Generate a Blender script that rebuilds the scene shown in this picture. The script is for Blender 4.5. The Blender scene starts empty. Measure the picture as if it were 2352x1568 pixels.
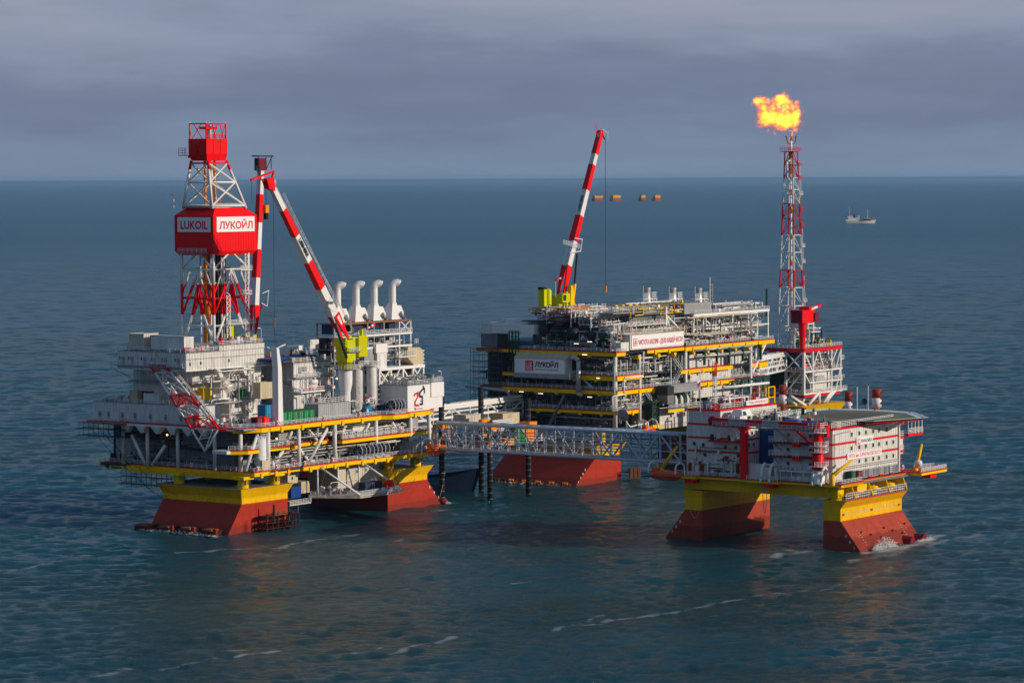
import bpy, math, random
import numpy as np
from mathutils import Vector, Matrix
R=math.radians
random.seed(7)
SC=bpy.context.scene
C=SC.collection
# ---------------------------------------------------------------- camera
F_PX=7000.0; CAM_H=100.0
th=math.atan(375.5/F_PX); rl=R(0.27)
fw=Vector((0,math.cos(th),-math.sin(th))); up0=Vector((0,math.sin(th),math.cos(th))); rt0=Vector((1,0,0))
rt=rt0*math.cos(rl)-up0*math.sin(rl); up=up0*math.cos(rl)+rt0*math.sin(rl)
cd=bpy.data.cameras.new('camera'); cam=bpy.data.objects.new('camera',cd); C.objects.link(cam)
cd.sensor_width=36; cd.lens=F_PX/2352*36; cd.clip_start=5; cd.clip_end=600000
cam.matrix_world=Matrix(((rt.x,up.x,-fw.x,0),(rt.y,up.y,-fw.y,0),(rt.z,up.z,-fw.z,CAM_H),(0,0,0,1)))
SC.camera=cam
# ---------------------------------------------------------------- light
SUN_AZ=102.0; SUN_EL=19.0
SKY_STRENGTH=0.08; SUN_STRENGTH=4.6
BACK_SKY_FILL=(0.20,0.28,0.42,1)
SC.view_settings.view_transform='Standard'; SC.view_settings.look='None'
SC.view_settings.gamma=1; SC.view_settings.exposure=-0.25
try: SC.view_settings.use_curve_mapping=False
except Exception: pass
sd=bpy.data.lights.new('sun','SUN'); sd.energy=SUN_STRENGTH; sd.angle=R(0.5); sd.color=(1.0,0.86,0.70)
so=bpy.data.objects.new('sun',sd); C.objects.link(so)
az=R(SUN_AZ); el=R(SUN_EL)
sdir=Vector((math.sin(az)*math.cos(el),math.cos(az)*math.cos(el),math.sin(el)))
so.rotation_euler=sdir.to_track_quat('Z','Y').to_euler()
W=bpy.data.worlds.new('World'); SC.world=W; W.use_nodes=True
nt=W.node_tree; nt.nodes.clear()
def N(nt,t,**k):
    n=nt.nodes.new(t)
    for a,b in k.items():
        if a.startswith('i_'): n.inputs[a[2:].replace('_',' ')].default_value=b
        else: setattr(n,a,b)
    return n
def ramp(nt,stops,interp='EASE'):
    n=nt.nodes.new('ShaderNodeValToRGB'); e=n.color_ramp.elements; n.color_ramp.interpolation=interp
    while len(e)<len(stops): e.new(0.5)
    for i,(p,c) in enumerate(stops):
        e[i].position=p; e[i].color=(*c,1) if len(c)==3 else c
    return n
def build_world():
    L=nt.links.new
    sky=N(nt,'ShaderNodeTexSky',sky_type='NISHITA',sun_disc=False,sun_elevation=el,sun_rotation=az,altitude=100,air_density=1.0,dust_density=1.2,ozone_density=1.6)
    tint=N(nt,'ShaderNodeVectorMath',operation='MULTIPLY'); tint.inputs[1].default_value=(SKY_STRENGTH*.72,SKY_STRENGTH*.95,SKY_STRENGTH*1.25)
    L(sky.outputs[0],tint.inputs[0])
    tc=N(nt,'ShaderNodeTexCoord'); sp=N(nt,'ShaderNodeSeparateXYZ'); L(tc.outputs['Generated'],sp.inputs[0])
    # layered stratus: noise on the sky direction, long in azimuth and thin in elevation
    mp=N(nt,'ShaderNodeMapping'); mp.inputs['Scale'].default_value=(9.0,9.0,40.0); mp.inputs['Location'].default_value=(1.7,0.4,0.3)
    L(tc.outputs['Generated'],mp.inputs[0])
    nz=N(nt,'ShaderNodeTexNoise'); nz.inputs['Scale'].default_value=1.0; nz.inputs['Detail'].default_value=6; nz.inputs['Roughness'].default_value=0.55
    L(mp.outputs[0],nz.inputs['Vector'])
    # elevation profile: haze at horizon, stratus bank around 1.2 degrees, clear paler sky above, bluer overhead
    ad=N(nt,'ShaderNodeMath',operation='MULTIPLY_ADD'); ad.inputs[1].default_value=0.052; ad.inputs[2].default_value=-0.026
    L(nz.outputs['Fac'],ad.inputs[0])
    ev=N(nt,'ShaderNodeMath',operation='ADD'); L(sp.outputs['Z'],ev.inputs[0]); L(ad.outputs[0],ev.inputs[1])
    mr=N(nt,'ShaderNodeMapRange'); mr.inputs['From Min'].default_value=0.0; mr.inputs['From Max'].default_value=0.10
    L(ev.outputs[0],mr.inputs['Value'])
    cl=ramp(nt,[(0.0,(0.235,0.315,0.445)),(0.10,(0.225,0.295,0.430)),(0.24,(0.195,0.240,0.365)),(0.34,(0.215,0.262,0.385)),(0.50,(0.31,0.365,0.49)),(0.60,(0.36,0.40,0.51)),(1.0,(0.060,0.185,0.35))])
    L(mr.outputs[0],cl.inputs[0])
    # high sky takes over from the cloud bank
    hm=N(nt,'ShaderNodeMapRange'); hm.inputs['From Min'].default_value=0.07; hm.inputs['From Max'].default_value=0.35
    hm.inputs['To Min'].default_value=0.97; hm.inputs['To Max'].default_value=0.75
    L(sp.outputs['Z'],hm.inputs['Value'])
    mx=N(nt,'ShaderNodeMix',data_type='RGBA'); L(hm.outputs[0],mx.inputs['Factor']); L(tint.outputs[0],mx.inputs[6]); L(cl.outputs[0],mx.inputs[7])
    # brighter sky added unseen behind the camera as fill for the shaded faces
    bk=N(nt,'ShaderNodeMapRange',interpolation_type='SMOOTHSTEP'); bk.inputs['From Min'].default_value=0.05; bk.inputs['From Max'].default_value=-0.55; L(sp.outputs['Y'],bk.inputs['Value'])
    mb=N(nt,'ShaderNodeMix',data_type='RGBA'); L(bk.outputs[0],mb.inputs['Factor']); L(mx.outputs[2],mb.inputs[6]); mb.inputs[7].default_value=BACK_SKY_FILL; mx=mb
    n2=N(nt,'ShaderNodeTexNoise'); n2.inputs['Scale'].default_value=1.0; n2.inputs['Detail'].default_value=5
    m2=N(nt,'ShaderNodeMapping'); m2.inputs['Scale'].default_value=(9,9,70); L(tc.outputs['Generated'],m2.inputs[0]); L(m2.outputs[0],n2.inputs['Vector'])
    v=N(nt,'ShaderNodeMapRange'); v.inputs['From Min'].default_value=0.3; v.inputs['From Max'].default_value=0.7; v.inputs['To Min'].default_value=0.93; v.inputs['To Max'].default_value=1.07
    L(n2.outputs['Fac'],v.inputs['Value'])
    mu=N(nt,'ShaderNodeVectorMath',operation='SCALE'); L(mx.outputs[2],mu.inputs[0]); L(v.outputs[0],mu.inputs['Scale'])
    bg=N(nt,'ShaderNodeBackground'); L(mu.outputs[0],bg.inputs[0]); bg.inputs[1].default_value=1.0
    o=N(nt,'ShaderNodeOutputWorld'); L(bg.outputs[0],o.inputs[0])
build_world()
# ---------------------------------------------------------------- materials
MATS={}
def mat(key,col,rough=0.55,metal=0.0,dirt=0.18,rib=0.0,rust=0.0,emit=None,strength=0,period=1.2,coat=0.0,wet=None,seam=False):
    m=bpy.data.materials.new(key); m.use_nodes=True; t=m.node_tree; L=t.links.new
    p=t.nodes['Principled BSDF']; p.inputs['Roughness'].default_value=rough; p.inputs['Metallic'].default_value=metal; p.inputs['Specular IOR Level'].default_value=0.5 if key=='glass' else 0.12
    tc=N(t,'ShaderNodeTexCoord')
    cn=None
    base=N(t,'ShaderNodeRGB'); base.outputs[0].default_value=(*col,1); cn=base.outputs[0]
    if dirt>0:
        nz=N(t,'ShaderNodeTexNoise'); nz.inputs['Scale'].default_value=0.7; nz.inputs['Detail'].default_value=6; nz.inputs['Roughness'].default_value=0.65
        mp=N(t,'ShaderNodeMapping'); mp.inputs['Scale'].default_value=(1,1,0.35); L(tc.outputs['Object'],mp.inputs[0]); L(mp.outputs[0],nz.inputs['Vector'])
        mr=N(t,'ShaderNodeMapRange'); mr.inputs['From Min'].default_value=0.35; mr.inputs['From Max'].default_value=0.72
        mr.inputs['To Min'].default_value=1.0; mr.inputs['To Max'].default_value=1-dirt; L(nz.outputs['Fac'],mr.inputs['Value'])
        sc=N(t,'ShaderNodeVectorMath',operation='SCALE'); L(cn,sc.inputs[0]); L(mr.outputs[0],sc.inputs['Scale']); cn=sc.outputs[0]
    if rust>0:
        nz=N(t,'ShaderNodeTexNoise'); nz.inputs['Scale'].default_value=1.0; nz.inputs['Detail'].default_value=8; nz.inputs['Roughness'].default_value=0.7
        mp=N(t,'ShaderNodeMapping'); mp.inputs['Scale'].default_value=(1.3,1.3,0.22); L(tc.outputs['Object'],mp.inputs[0]); L(mp.outputs[0],nz.inputs['Vector'])
        mr=N(t,'ShaderNodeMapRange'); mr.inputs['From Min'].default_value=0.56; mr.inputs['From Max'].default_value=0.70
        mr.inputs['To Max'].default_value=rust; L(nz.outputs['Fac'],mr.inputs['Value'])
        mx=N(t,'ShaderNodeMix',data_type='RGBA'); L(mr.outputs[0],mx.inputs['Factor']); L(cn,mx.inputs[6]); mx.inputs[7].default_value=(0.16,0.07,0.035,1); cn=mx.outputs[2]
    if wet is not None:      # fouled splash band that stops at a wavy line above the water
        sx=N(t,'ShaderNodeSeparateXYZ'); L(tc.outputs['Object'],sx.inputs[0])
        nz=N(t,'ShaderNodeTexNoise'); nz.inputs['Scale'].default_value=0.35; nz.inputs['Detail'].default_value=5; L(tc.outputs['Object'],nz.inputs['Vector'])
        ma=N(t,'ShaderNodeMath',operation='MULTIPLY_ADD'); ma.inputs[1].default_value=-2.2; L(nz.outputs['Fac'],ma.inputs[0]); L(sx.outputs['Z'],ma.inputs[2])
        mr=N(t,'ShaderNodeMapRange'); mr.inputs['From Min'].default_value=wet-0.25; mr.inputs['From Max'].default_value=wet; mr.inputs['To Min'].default_value=0.75; mr.inputs['To Max'].default_value=0.0
        L(ma.outputs[0],mr.inputs['Value'])
        mx=N(t,'ShaderNodeMix',data_type='RGBA'); L(mr.outputs[0],mx.inputs['Factor']); L(cn,mx.inputs[6]); mx.inputs[7].default_value=(0.20,0.028,0.016,1); cn=mx.outputs[2]
    if seam:                 # welded plate edges
        sx=N(t,'ShaderNodeSeparateXYZ'); L(tc.outputs['Object'],sx.inputs[0]); a=N(t,'ShaderNodeMath',operation='ADD'); L(sx.outputs['X'],a.inputs[0]); L(sx.outputs['Y'],a.inputs[1])
        cb=N(t,'ShaderNodeCombineXYZ'); L(a.outputs[0],cb.inputs[0]); L(sx.outputs['Z'],cb.inputs[1])
        bt=N(t,'ShaderNodeTexBrick'); bt.inputs['Scale'].default_value=1.0; bt.inputs['Brick Width'].default_value=6.0; bt.inputs['Row Height'].default_value=2.4; bt.inputs['Mortar Size'].default_value=0.06; bt.inputs['Color1'].default_value=(1,1,1,1); bt.inputs['Color2'].default_value=(.90,.90,.90,1); bt.inputs['Mortar'].default_value=(.72,.70,.70,1); L(cb.outputs[0],bt.inputs['Vector'])
        mm=N(t,'ShaderNodeVectorMath',operation='MULTIPLY'); L(cn,mm.inputs[0]); L(bt.outputs['Color'],mm.inputs[1]); cn=mm.outputs[0]
    L(cn,p.inputs['Base Color'])
    if coat: p.inputs['Coat Weight'].default_value=coat
    if rib>0:
        sx=N(t,'ShaderNodeSeparateXYZ'); L(tc.outputs['Object'],sx.inputs[0])
        a=N(t,'ShaderNodeMath',operation='ADD'); L(sx.outputs['X'],a.inputs[0]); L(sx.outputs['Y'],a.inputs[1])
        b=N(t,'ShaderNodeMath',operation='MULTIPLY'); b.inputs[1].default_value=2*math.pi/period; L(a.outputs[0],b.inputs[0])
        s=N(t,'ShaderNodeMath',operation='SINE'); L(b.outputs[0],s.inputs[0])
        bp=N(t,'ShaderNodeBump'); bp.inputs['Strength'].default_value=rib; bp.inputs['Distance'].default_value=0.12; L(s.outputs[0],bp.inputs['Height']); L(bp.outputs[0],p.inputs['Normal'])
    if emit: p.inputs['Emission Color'].default_value=(*emit,1); p.inputs['Emission Strength'].default_value=strength
    MATS[key]=m; return m
mat('white',(0.74,0.72,0.68),0.5,dirt=0.28,rust=0.35)
mat('wall',(0.72,0.70,0.66),0.55,dirt=0.28,rib=0.9,rust=0.45)
mat('clean',(0.78,0.77,0.75),0.4,dirt=0.08)
mat('tower',(0.74,0.73,0.71),0.45,dirt=0.12)
mat('grey',(0.33,0.34,0.35),0.6,dirt=0.3,rust=0.3)
mat('grey_rib',(0.42,0.43,0.43),0.55,dirt=0.2,rib=1.0,period=0.95)
mat('steel',(0.20,0.21,0.22),0.5,metal=0.2,dirt=0.4,rust=0.5)
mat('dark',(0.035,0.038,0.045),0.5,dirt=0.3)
mat('ship_hull',(0.008,0.018,0.045),0.5,dirt=0.2)
mat('navy',(0.03,0.045,0.09),0.5,dirt=0.3)
mat('yellow',(0.90,0.55,0.0),0.42,dirt=0.14,rust=0.06)
mat('hull_yellow',(0.86,0.48,0.0),0.45,dirt=0.16,rust=0.3,seam=True)
mat('hull_red',(0.42,0.036,0.018),0.45,dirt=0.2,rust=0.25,seam=True,wet=1.0)
mat('hull_red2',(0.44,0.068,0.035),0.5,dirt=0.3,rust=0.35,seam=True,wet=2.6)
mat('red',(0.86,0.006,0.008),0.4,dirt=0.10)
mat('rim',(0.60,0.03,0.015),0.5,dirt=0.15)
mat('stripe',(0.62,0.012,0.02),0.45,dirt=0.12)
mat('lime',(0.58,0.60,0.004),0.4,dirt=0.15)
mat('green',(0.01,0.22,0.06),0.5,dirt=0.3,rib=0.6)
mat('dgreen',(0.012,0.075,0.03),0.5,dirt=0.3)
mat('blue',(0.01,0.06,0.24),0.5,dirt=0.25)
mat('lblue',(0.02,0.20,0.42),0.4,dirt=0.25)
mat('tan',(0.60,0.50,0.33),0.6,dirt=0.25,rib=0.4,rust=0.15)
mat('beige',(0.58,0.52,0.42),0.6,dirt=0.2,rib=0.3,rust=0.2)
mat('orange',(0.95,0.13,0.008),0.4,dirt=0.15)
mat('jorange',(0.88,0.27,0.005),0.45,dirt=0.2)
mat('boat_red',(0.70,0.11,0.04),0.45,dirt=0.15)
mat('lb_brown',(0.36,0.05,0.03),0.45,dirt=0.2)
mat('landing',(0.075,0.016,0.014),0.6,dirt=0.4,rust=0.4)
mat('maroon',(0.20,0.012,0.03),0.55,dirt=0.3)
mat('rusty',(0.30,0.12,0.05),0.7,dirt=0.4)
mat('pipe_grey',(0.50,0.50,0.48),0.4,metal=0.3,dirt=0.25,rust=0.2)
mat('pipe_dark',(0.10,0.11,0.12),0.45,metal=0.4,dirt=0.4)
mat('rail',(0.66,0.68,0.70),0.5,dirt=0.05)
mat('black',(0.012,0.012,0.014),0.6,dirt=0.1)
mat('ink',(0.02,0.02,0.03),0.6,dirt=0)
mat('glass',(0.02,0.05,0.05),0.1,dirt=0)
mat('lava',(0.66,0.01,0.03),0.5,dirt=0)
mat('banner',(0.80,0.80,0.80),0.6,dirt=0.04)
mat('skin',(0.5,0.3,0.2),0.6,dirt=0)
mat('bridge_blue',(0.46,0.52,0.62),0.45,dirt=0.12)
mat('pile',(0.025,0.027,0.03),0.45,dirt=0.4,rust=0.25)
mat('lamp',(1,0.5,0.15),0.5,dirt=0,emit=(1,0.35,0.08),strength=14)
mat('lampw',(1,0.9,0.8),0.5,dirt=0,emit=(1,0.85,0.65),strength=2.5)
mat('rope',(0.35,0.33,0.30),0.8,dirt=0)
mat('rope_pink',(0.45,0.05,0.12),0.8,dirt=0)
# ---------------------------------------------------------------- mesh builder
COUNT={}; REST={}; ITEM_CAP=100
class M:
    def __init__(s,off=(0,0,0),m='white'):
        s.v=[];s.f=[];s.k=[];s.o=off;s.m=m;s.sm=[];s.items=[]
    def item(s,name):            # a piece that becomes a part of its own when the builder is built
        q=M(s.o,s.m); s.items.append((name,q)); return q
    def join(s,q):
        n=len(s.v); s.v+=q.v; s.f+=[tuple(i+n for i in f) for f in q.f]; s.k+=q.k; s.sm+=q.sm
    def add(s,vs,fs,m=None,smooth=False):
        n=len(s.v); ox,oy,oz=s.o
        s.v+=[(x-ox,y-oy,z-oz) for x,y,z in vs]
        s.f+=[tuple(i+n for i in f) for f in fs]; s.k+=[m or s.m]*len(fs); s.sm+=[smooth]*len(fs)
        return s
    def hexa(s,b,t,m=None):   # 4 bottom, 4 top points, ccw seen from above
        return s.add(list(b)+list(t),[(3,2,1,0),(4,5,6,7),(0,1,5,4),(1,2,6,5),(2,3,7,6),(3,0,4,7)],m)
    def box(s,x0,x1,y0,y1,z0,z1,m=None):
        return s.hexa([(x0,y0,z0),(x1,y0,z0),(x1,y1,z0),(x0,y1,z0)],[(x0,y0,z1),(x1,y0,z1),(x1,y1,z1),(x0,y1,z1)],m)
    def prism(s,poly,z0,z1,m=None,poly2=None):
        n=len(poly); q=poly2 or poly
        vs=[(x,y,z0) for x,y in poly]+[(x,y,z1) for x,y in q]
        return s.add(vs,[tuple(range(n-1,-1,-1)),tuple(range(n,2*n))]+[(i,(i+1)%n,(i+1)%n+n,i+n) for i in range(n)],m)
    def vprism(s,poly,y0,y1,m=None,axis='b'):  # polygon in (a,z) extruded along b, or (b,z) extruded along a
        n=len(poly)
        if axis=='b': vs=[(x,y0,z) for x,z in poly]+[(x,y1,z) for x,z in poly]; fl=1
        else: vs=[(y0,x,z) for x,z in poly]+[(y1,x,z) for x,z in poly]; fl=-1
        fs=[tuple(range(n)),tuple(range(2*n-1,n-1,-1))]+[((i+1)%n,i,i+n,(i+1)%n+n) for i in range(n)]
        if fl<0: fs=[tuple(reversed(f)) for f in fs]
        return s.add(vs,fs,m)
    def tube(s,p,q,r,m=None,n=6,r2=None,cap=True):
        p=Vector(p);q=Vector(q); d=q-p
        if d.length<1e-6: return s
        d.normalize(); u=d.cross(Vector((0,0,1)))
        if u.length<1e-3: u=Vector((1,0,0))
        u.normalize(); w=d.cross(u); r2=r if r2 is None else r2
        ph=math.pi/n if n==4 else 0
        vs=[]
        for c,rr in ((p,r),(q,r2)):
            for i in range(n):
                a=2*math.pi*i/n+ph; vs.append(tuple(c+(u*math.cos(a)+w*math.sin(a))*rr))
        fs=[((i+1)%n,i,i+n,(i+1)%n+n) for i in range(n)]
        s.add(vs,fs,m,n>=8)
        if cap: s.add([],[],m); k=len(s.v)-2*n; s.f+=[tuple(range(k,k+n)),tuple(range(k+2*n-1,k+n-1,-1))]; s.k+=[m or s.m]*2; s.sm+=[False]*2
        return s
    def bar(s,p,q,w,m=None): return s.tube(p,q,w*0.7071,m,4)
    def path(s,pts,r,m=None,n=6):
        for p,q in zip(pts,pts[1:]): s.tube(p,q,r,m,n)
        return s
    def lathe(s,c,prof,m=None,n=16,axis='z'):
        vs=[];k=len(prof)
        for i in range(n):
            a=2*math.pi*i/n
            for r,h in prof:
                if axis=='z': vs.append((c[0]+r*math.cos(a),c[1]+r*math.sin(a),c[2]+h))
                elif axis=='x': vs.append((c[0]+h,c[1]+r*math.cos(a),c[2]+r*math.sin(a)))
                else: vs.append((c[0]+r*math.sin(a),c[1]+h,c[2]+r*math.cos(a)))
        fs=[(i*k+j,((i+1)%n)*k+j,((i+1)%n)*k+j+1,i*k+j+1) for i in range(n) for j in range(k-1)]
        s.add(vs,fs,m,True)
        return s
    def cyl(s,c,r,h,m=None,n=16,axis='z'): return s.lathe(c,[(0.001,0),(r,0),(r,h),(0.001,h)],m,n,axis)
    def rail(s,pts,h=1.15,step=2.0,w=0.10,m='rail',closed=False,rails=3):
        P=[Vector(p) for p in pts]
        if closed: P.append(P[0])
        for p,q in zip(P,P[1:]):
            L=(q-p).length; k=max(1,int(round(L/step)))
            for i in range(k+1):
                c=p.lerp(q,i/k); s.bar(c,c+Vector((0,0,h)),w,m)
            for j in range(rails):
                z=Vector((0,0,h*(j+1)/rails)); s.bar(p+z,q+z,w,m)
        return s
    def stair(s,p,q,w=0.9,m='white',ax=(0,1,0)):
        p=Vector(p);q=Vector(q);a=Vector(ax)*w/2
        for g in (a,-a):
            s.bar(p+g,q+g,0.16,m); s.bar(p+g+Vector((0,0,1.1)),q+g+Vector((0,0,1.1)),0.07,'rail')
            for i in range(5):
                c=p.lerp(q,i/4)+g; s.bar(c,c+Vector((0,0,1.1)),0.06,'rail')
        k=max(2,int(abs(q.z-p.z)/0.45))
        for i in range(k+1):
            c=p.lerp(q,i/k); s.bar(c+a,c-a,0.14,m)
        return s
    def ladder(s,p,h,m='rail',ax=(1,0,0),cage=False):
        p=Vector(p); a=Vector(ax)*0.25; t=Vector((0,0,h))
        s.bar(p+a,p+a+t,0.08,m); s.bar(p-a,p-a+t,0.08,m)
        for i in range(int(h/0.6)):
            z=Vector((0,0,0.6*i+0.3)); s.bar(p+a+z,p-a+z,0.05,m)
        if cage:
            for i in range(int(h/1.5)):
                z=Vector((0,0,1.5*i+0.5)); s.box(p.x-0.45,p.x+0.45,p.y-0.75,p.y-0.69,p.z+z.z,p.z+z.z+0.1,m)
        return s
    def truss(s,p,q,h,n,r=0.14,m='white',rd=None,kind='warren'):  # p,q lower chord ends, h upward
        p=Vector(p);q=Vector(q);z=Vector((0,0,h)); rd=rd or r*0.75
        s.tube(p,q,r,m); s.tube(p+z,q+z,r,m)
        for i in range(n+1):
            c=p.lerp(q,i/n); s.tube(c,c+z,rd,m)
            if i<n:
                e=p.lerp(q,(i+1)/n)
                if kind=='x': s.tube(c,e+z,rd,m); s.tube(c+z,e,rd,m)
                elif i%2: s.tube(c+z,e,rd,m)
                else: s.tube(c,e+z,rd,m)
        return s
    def build(s,name,parent=None,label=None):
        for nm,q in s.items:
            key=(parent.name if parent else '',nm); COUNT[key]=COUNT.get(key,0)+1
            if COUNT[key]<=ITEM_CAP: q.build(nm,parent)
            else: REST.setdefault(key,(parent,M((0,0,0))))[1].join(q)
        s.items=[]
        if not s.v: return None
        me=bpy.data.meshes.new(name); me.from_pydata(s.v,[],s.f)
        ks=[]
        for k in s.k:
            if k not in ks: ks.append(k)
        for k in ks: me.materials.append(MATS[k])
        ix={k:i for i,k in enumerate(ks)}
        me.polygons.foreach_set('material_index',[ix[k] for k in s.k]); me.polygons.foreach_set('use_smooth',s.sm)
        me.update()
        o=bpy.data.objects.new(name,me); C.objects.link(o)
        if parent: o.parent=parent
        if label: o['label']=label
        return o
def flush_rest():
    for (pn,nm),(par,q) in REST.items():
        o=q.build(nm,par); o['kind']='stuff'
# ---------------------------------------------------------------- platform frames (a along the lit face, b along the shaded face)
ROT=R(54); U=Vector((math.cos(ROT),math.sin(ROT),0)); V=Vector((-math.sin(ROT),math.cos(ROT),0))
ORG={'A':Vector((-80.23,854.50,0)),'B':Vector((20.11,984.54,0)),'C':Vector((92.65,807.84,0))}
def wpt(P,p): return ORG[P]+U*p[0]+V*p[1]+Vector((0,0,p[2]))
def tag(o,label,cat,group=None,kind=None):
    if label: o['label']=label
    if cat: o['category']=cat
    if group: o['group']=group
    if kind: o['kind']=kind
    return o
def thing(name,P,p,label,cat,group=None):
    o=bpy.data.objects.new(name,None); C.objects.link(o); o.empty_display_size=0.5
    o.location=wpt(P,p); o.rotation_euler=(0,0,ROT); return tag(o,label,cat,group)
def dup(o,P=None,p=None,label=None,rot=None,parent=None):
    c=o.copy(); C.objects.link(c)
    if parent is not None: c.parent=parent
    if P: c.location=wpt(P,p)
    if rot is not None: c.rotation_euler=(0,0,ROT+rot)
    if label: c['label']=label
    for ch in [x for x in o.children]: dup(ch,parent=c)
    return c
def text(body,parent,org,plane,width,height,m='ink',name='lettering',off=(0,0,0),bold=0.012,depth=0.02,origin_left=True):
    cu=bpy.data.curves.new('txt','FONT'); cu.body=body; cu.offset=bold; cu.extrude=0.0; cu.resolution_u=3
    t=bpy.data.objects.new('txt',cu); C.objects.link(t)
    dg=bpy.context.evaluated_depsgraph_get(); me=bpy.data.meshes.new_from_object(t.evaluated_get(dg))
    bpy.data.objects.remove(t); bpy.data.curves.remove(cu)
    n=len(me.vertices); co=np.empty(n*3,dtype=np.float32); me.vertices.foreach_get('co',co); co=co.reshape(-1,3)
    mn=co.min(0); mx=co.max(0); x=(co[:,0]-mn[0])/(mx[0]-mn[0])*width; y=(co[:,1]-mn[1])/(mx[1]-mn[1])*height
    out=np.empty_like(co); ox,oy,oz=[org[i]-off[i] for i in range(3)]
    if plane=='b': out[:,0]=ox+x; out[:,1]=oy-depth; out[:,2]=oz+y
    else: out[:,0]=ox-depth; out[:,1]=oy-x; out[:,2]=oz+y
    me.vertices.foreach_set('co',out.ravel()); me.materials.clear(); me.materials.append(MATS[m]); me.update(); me.name=name
    o=bpy.data.objects.new(name,me); C.objects.link(o); o.parent=parent; return o
# ---------------------------------------------------------------- sea
FAR_ROUGH=0.23
def sea_material():
    m=bpy.data.materials.new('sea_water'); m.use_nodes=True; t=m.node_tree; L=t.links.new
    p=t.nodes['Principled BSDF']; out=t.nodes['Material Output']
    p.inputs['Base Color'].default_value=(0.004,0.022,0.026,1); p.inputs['Roughness'].default_value=0.10; p.inputs['IOR'].default_value=1.333
    ge=N(t,'ShaderNodeNewGeometry')
    def noise(scale,sc,detail=4,rough=0.55,dist=0.0):
        mp=N(t,'ShaderNodeMapping'); mp.inputs['Scale'].default_value=sc; mp.inputs['Rotation'].default_value=(0,0,R(-14)); L(ge.outputs['Position'],mp.inputs[0])
        n=N(t,'ShaderNodeTexNoise'); n.inputs['Scale'].default_value=scale; n.inputs['Detail'].default_value=detail; n.inputs['Roughness'].default_value=rough; n.inputs['Distortion'].default_value=dist
        L(mp.outputs[0],n.inputs['Vector']); return n.outputs['Fac']
    def ridge(fac):
        a=N(t,'ShaderNodeMath',operation='MULTIPLY_ADD'); a.inputs[1].default_value=2; a.inputs[2].default_value=-1; L(fac,a.inputs[0])
        b=N(t,'ShaderNodeMath',operation='ABSOLUTE'); L(a.outputs[0],b.inputs[0]); c=N(t,'ShaderNodeMath',operation='SUBTRACT'); c.inputs[0].default_value=1; L(b.outputs[0],c.inputs[1]); return c.outputs[0]
    gust=N(t,'ShaderNodeMapRange'); gust.inputs['From Min'].default_value=.35; gust.inputs['From Max'].default_value=.68; gust.inputs['To Min'].default_value=.45; gust.inputs['To Max'].default_value=1.0; L(noise(.012,(.6,1.6,1),3),gust.inputs['Value'])
    b1=N(t,'ShaderNodeBump'); b1.inputs['Distance'].default_value=0.85; L(gust.outputs[0],b1.inputs['Strength']); L(ridge(noise(0.34,(0.45,1.35,1),6,0.68,0.4)),b1.inputs['Height'])
    b2=N(t,'ShaderNodeBump'); b2.inputs['Distance'].default_value=0.55; L(gust.outputs[0],b2.inputs['Strength']); L(ridge(noise(1.1,(0.6,1.4,1),6,0.7,0.3)),b2.inputs['Height']); L(b1.outputs[0],b2.inputs['Normal'])
    L(b2.outputs[0],p.inputs['Normal'])
    # broad patches of silt and plankton in the shallow water
    mr=N(t,'ShaderNodeMapRange'); mr.inputs['From Min'].default_value=0.4; mr.inputs['From Max'].default_value=0.65; L(noise(0.004,(1,2,1),3),mr.inputs['Value'])
    mx=N(t,'ShaderNodeMix',data_type='RGBA'); L(mr.outputs[0],mx.inputs['Factor']); mx.inputs[6].default_value=(0.006,0.062,0.078,1); mx.inputs[7].default_value=(0.026,0.062,0.052,1)
    # foam : streak attribute times broken noise, plus rare whitecaps
    at=N(t,'ShaderNodeAttribute',attribute_name='foam')
    fn=noise(1.1,(0.55,1.3,1),9,0.85,.9)
    ad=N(t,'ShaderNodeMath',operation='ADD'); L(at.outputs['Fac'],ad.inputs[0]); L(fn,ad.inputs[1])
    fr=N(t,'ShaderNodeMapRange'); fr.inputs['From Min'].default_value=0.93; fr.inputs['From Max'].default_value=1.22; L(ad.outputs[0],fr.inputs['Value'])
    wn=noise(0.035,(0.55,1.8,1),6,0.62,0.5)
    wr=N(t,'ShaderNodeMapRange'); wr.inputs['From Min'].default_value=0.70; wr.inputs['From Max'].default_value=0.75; wr.inputs['To Max'].default_value=0.5; L(wn,wr.inputs['Value'])
    mxf=N(t,'ShaderNodeMath',operation='MAXIMUM'); L(fr.outputs[0],mxf.inputs[0]); L(wr.outputs[0],mxf.inputs[1])
    m2=N(t,'ShaderNodeMix',data_type='RGBA'); L(mxf.outputs[0],m2.inputs['Factor']); L(mx.outputs[2],m2.inputs[6]); m2.inputs[7].default_value=(0.42,0.44,0.44,1)
    L(m2.outputs[2],p.inputs['Base Color'])
    # waves too small to resolve far away widen the reflection
    ln=N(t,'ShaderNodeVectorMath',operation='LENGTH'); L(ge.outputs['Position'],ln.inputs[0])
    lr=N(t,'ShaderNodeMapRange'); lr.inputs['From Min'].default_value=900; lr.inputs['From Max'].default_value=5000; lr.inputs['To Min'].default_value=0.10; lr.inputs['To Max'].default_value=FAR_ROUGH; L(ln.outputs['Value'],lr.inputs['Value'])
    ra=N(t,'ShaderNodeMath',operation='MULTIPLY_ADD'); ra.inputs[1].default_value=0.6; L(mxf.outputs[0],ra.inputs[0]); L(lr.outputs[0],ra.inputs[2]); L(ra.outputs[0],p.inputs['Roughness'])
    return m
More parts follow.
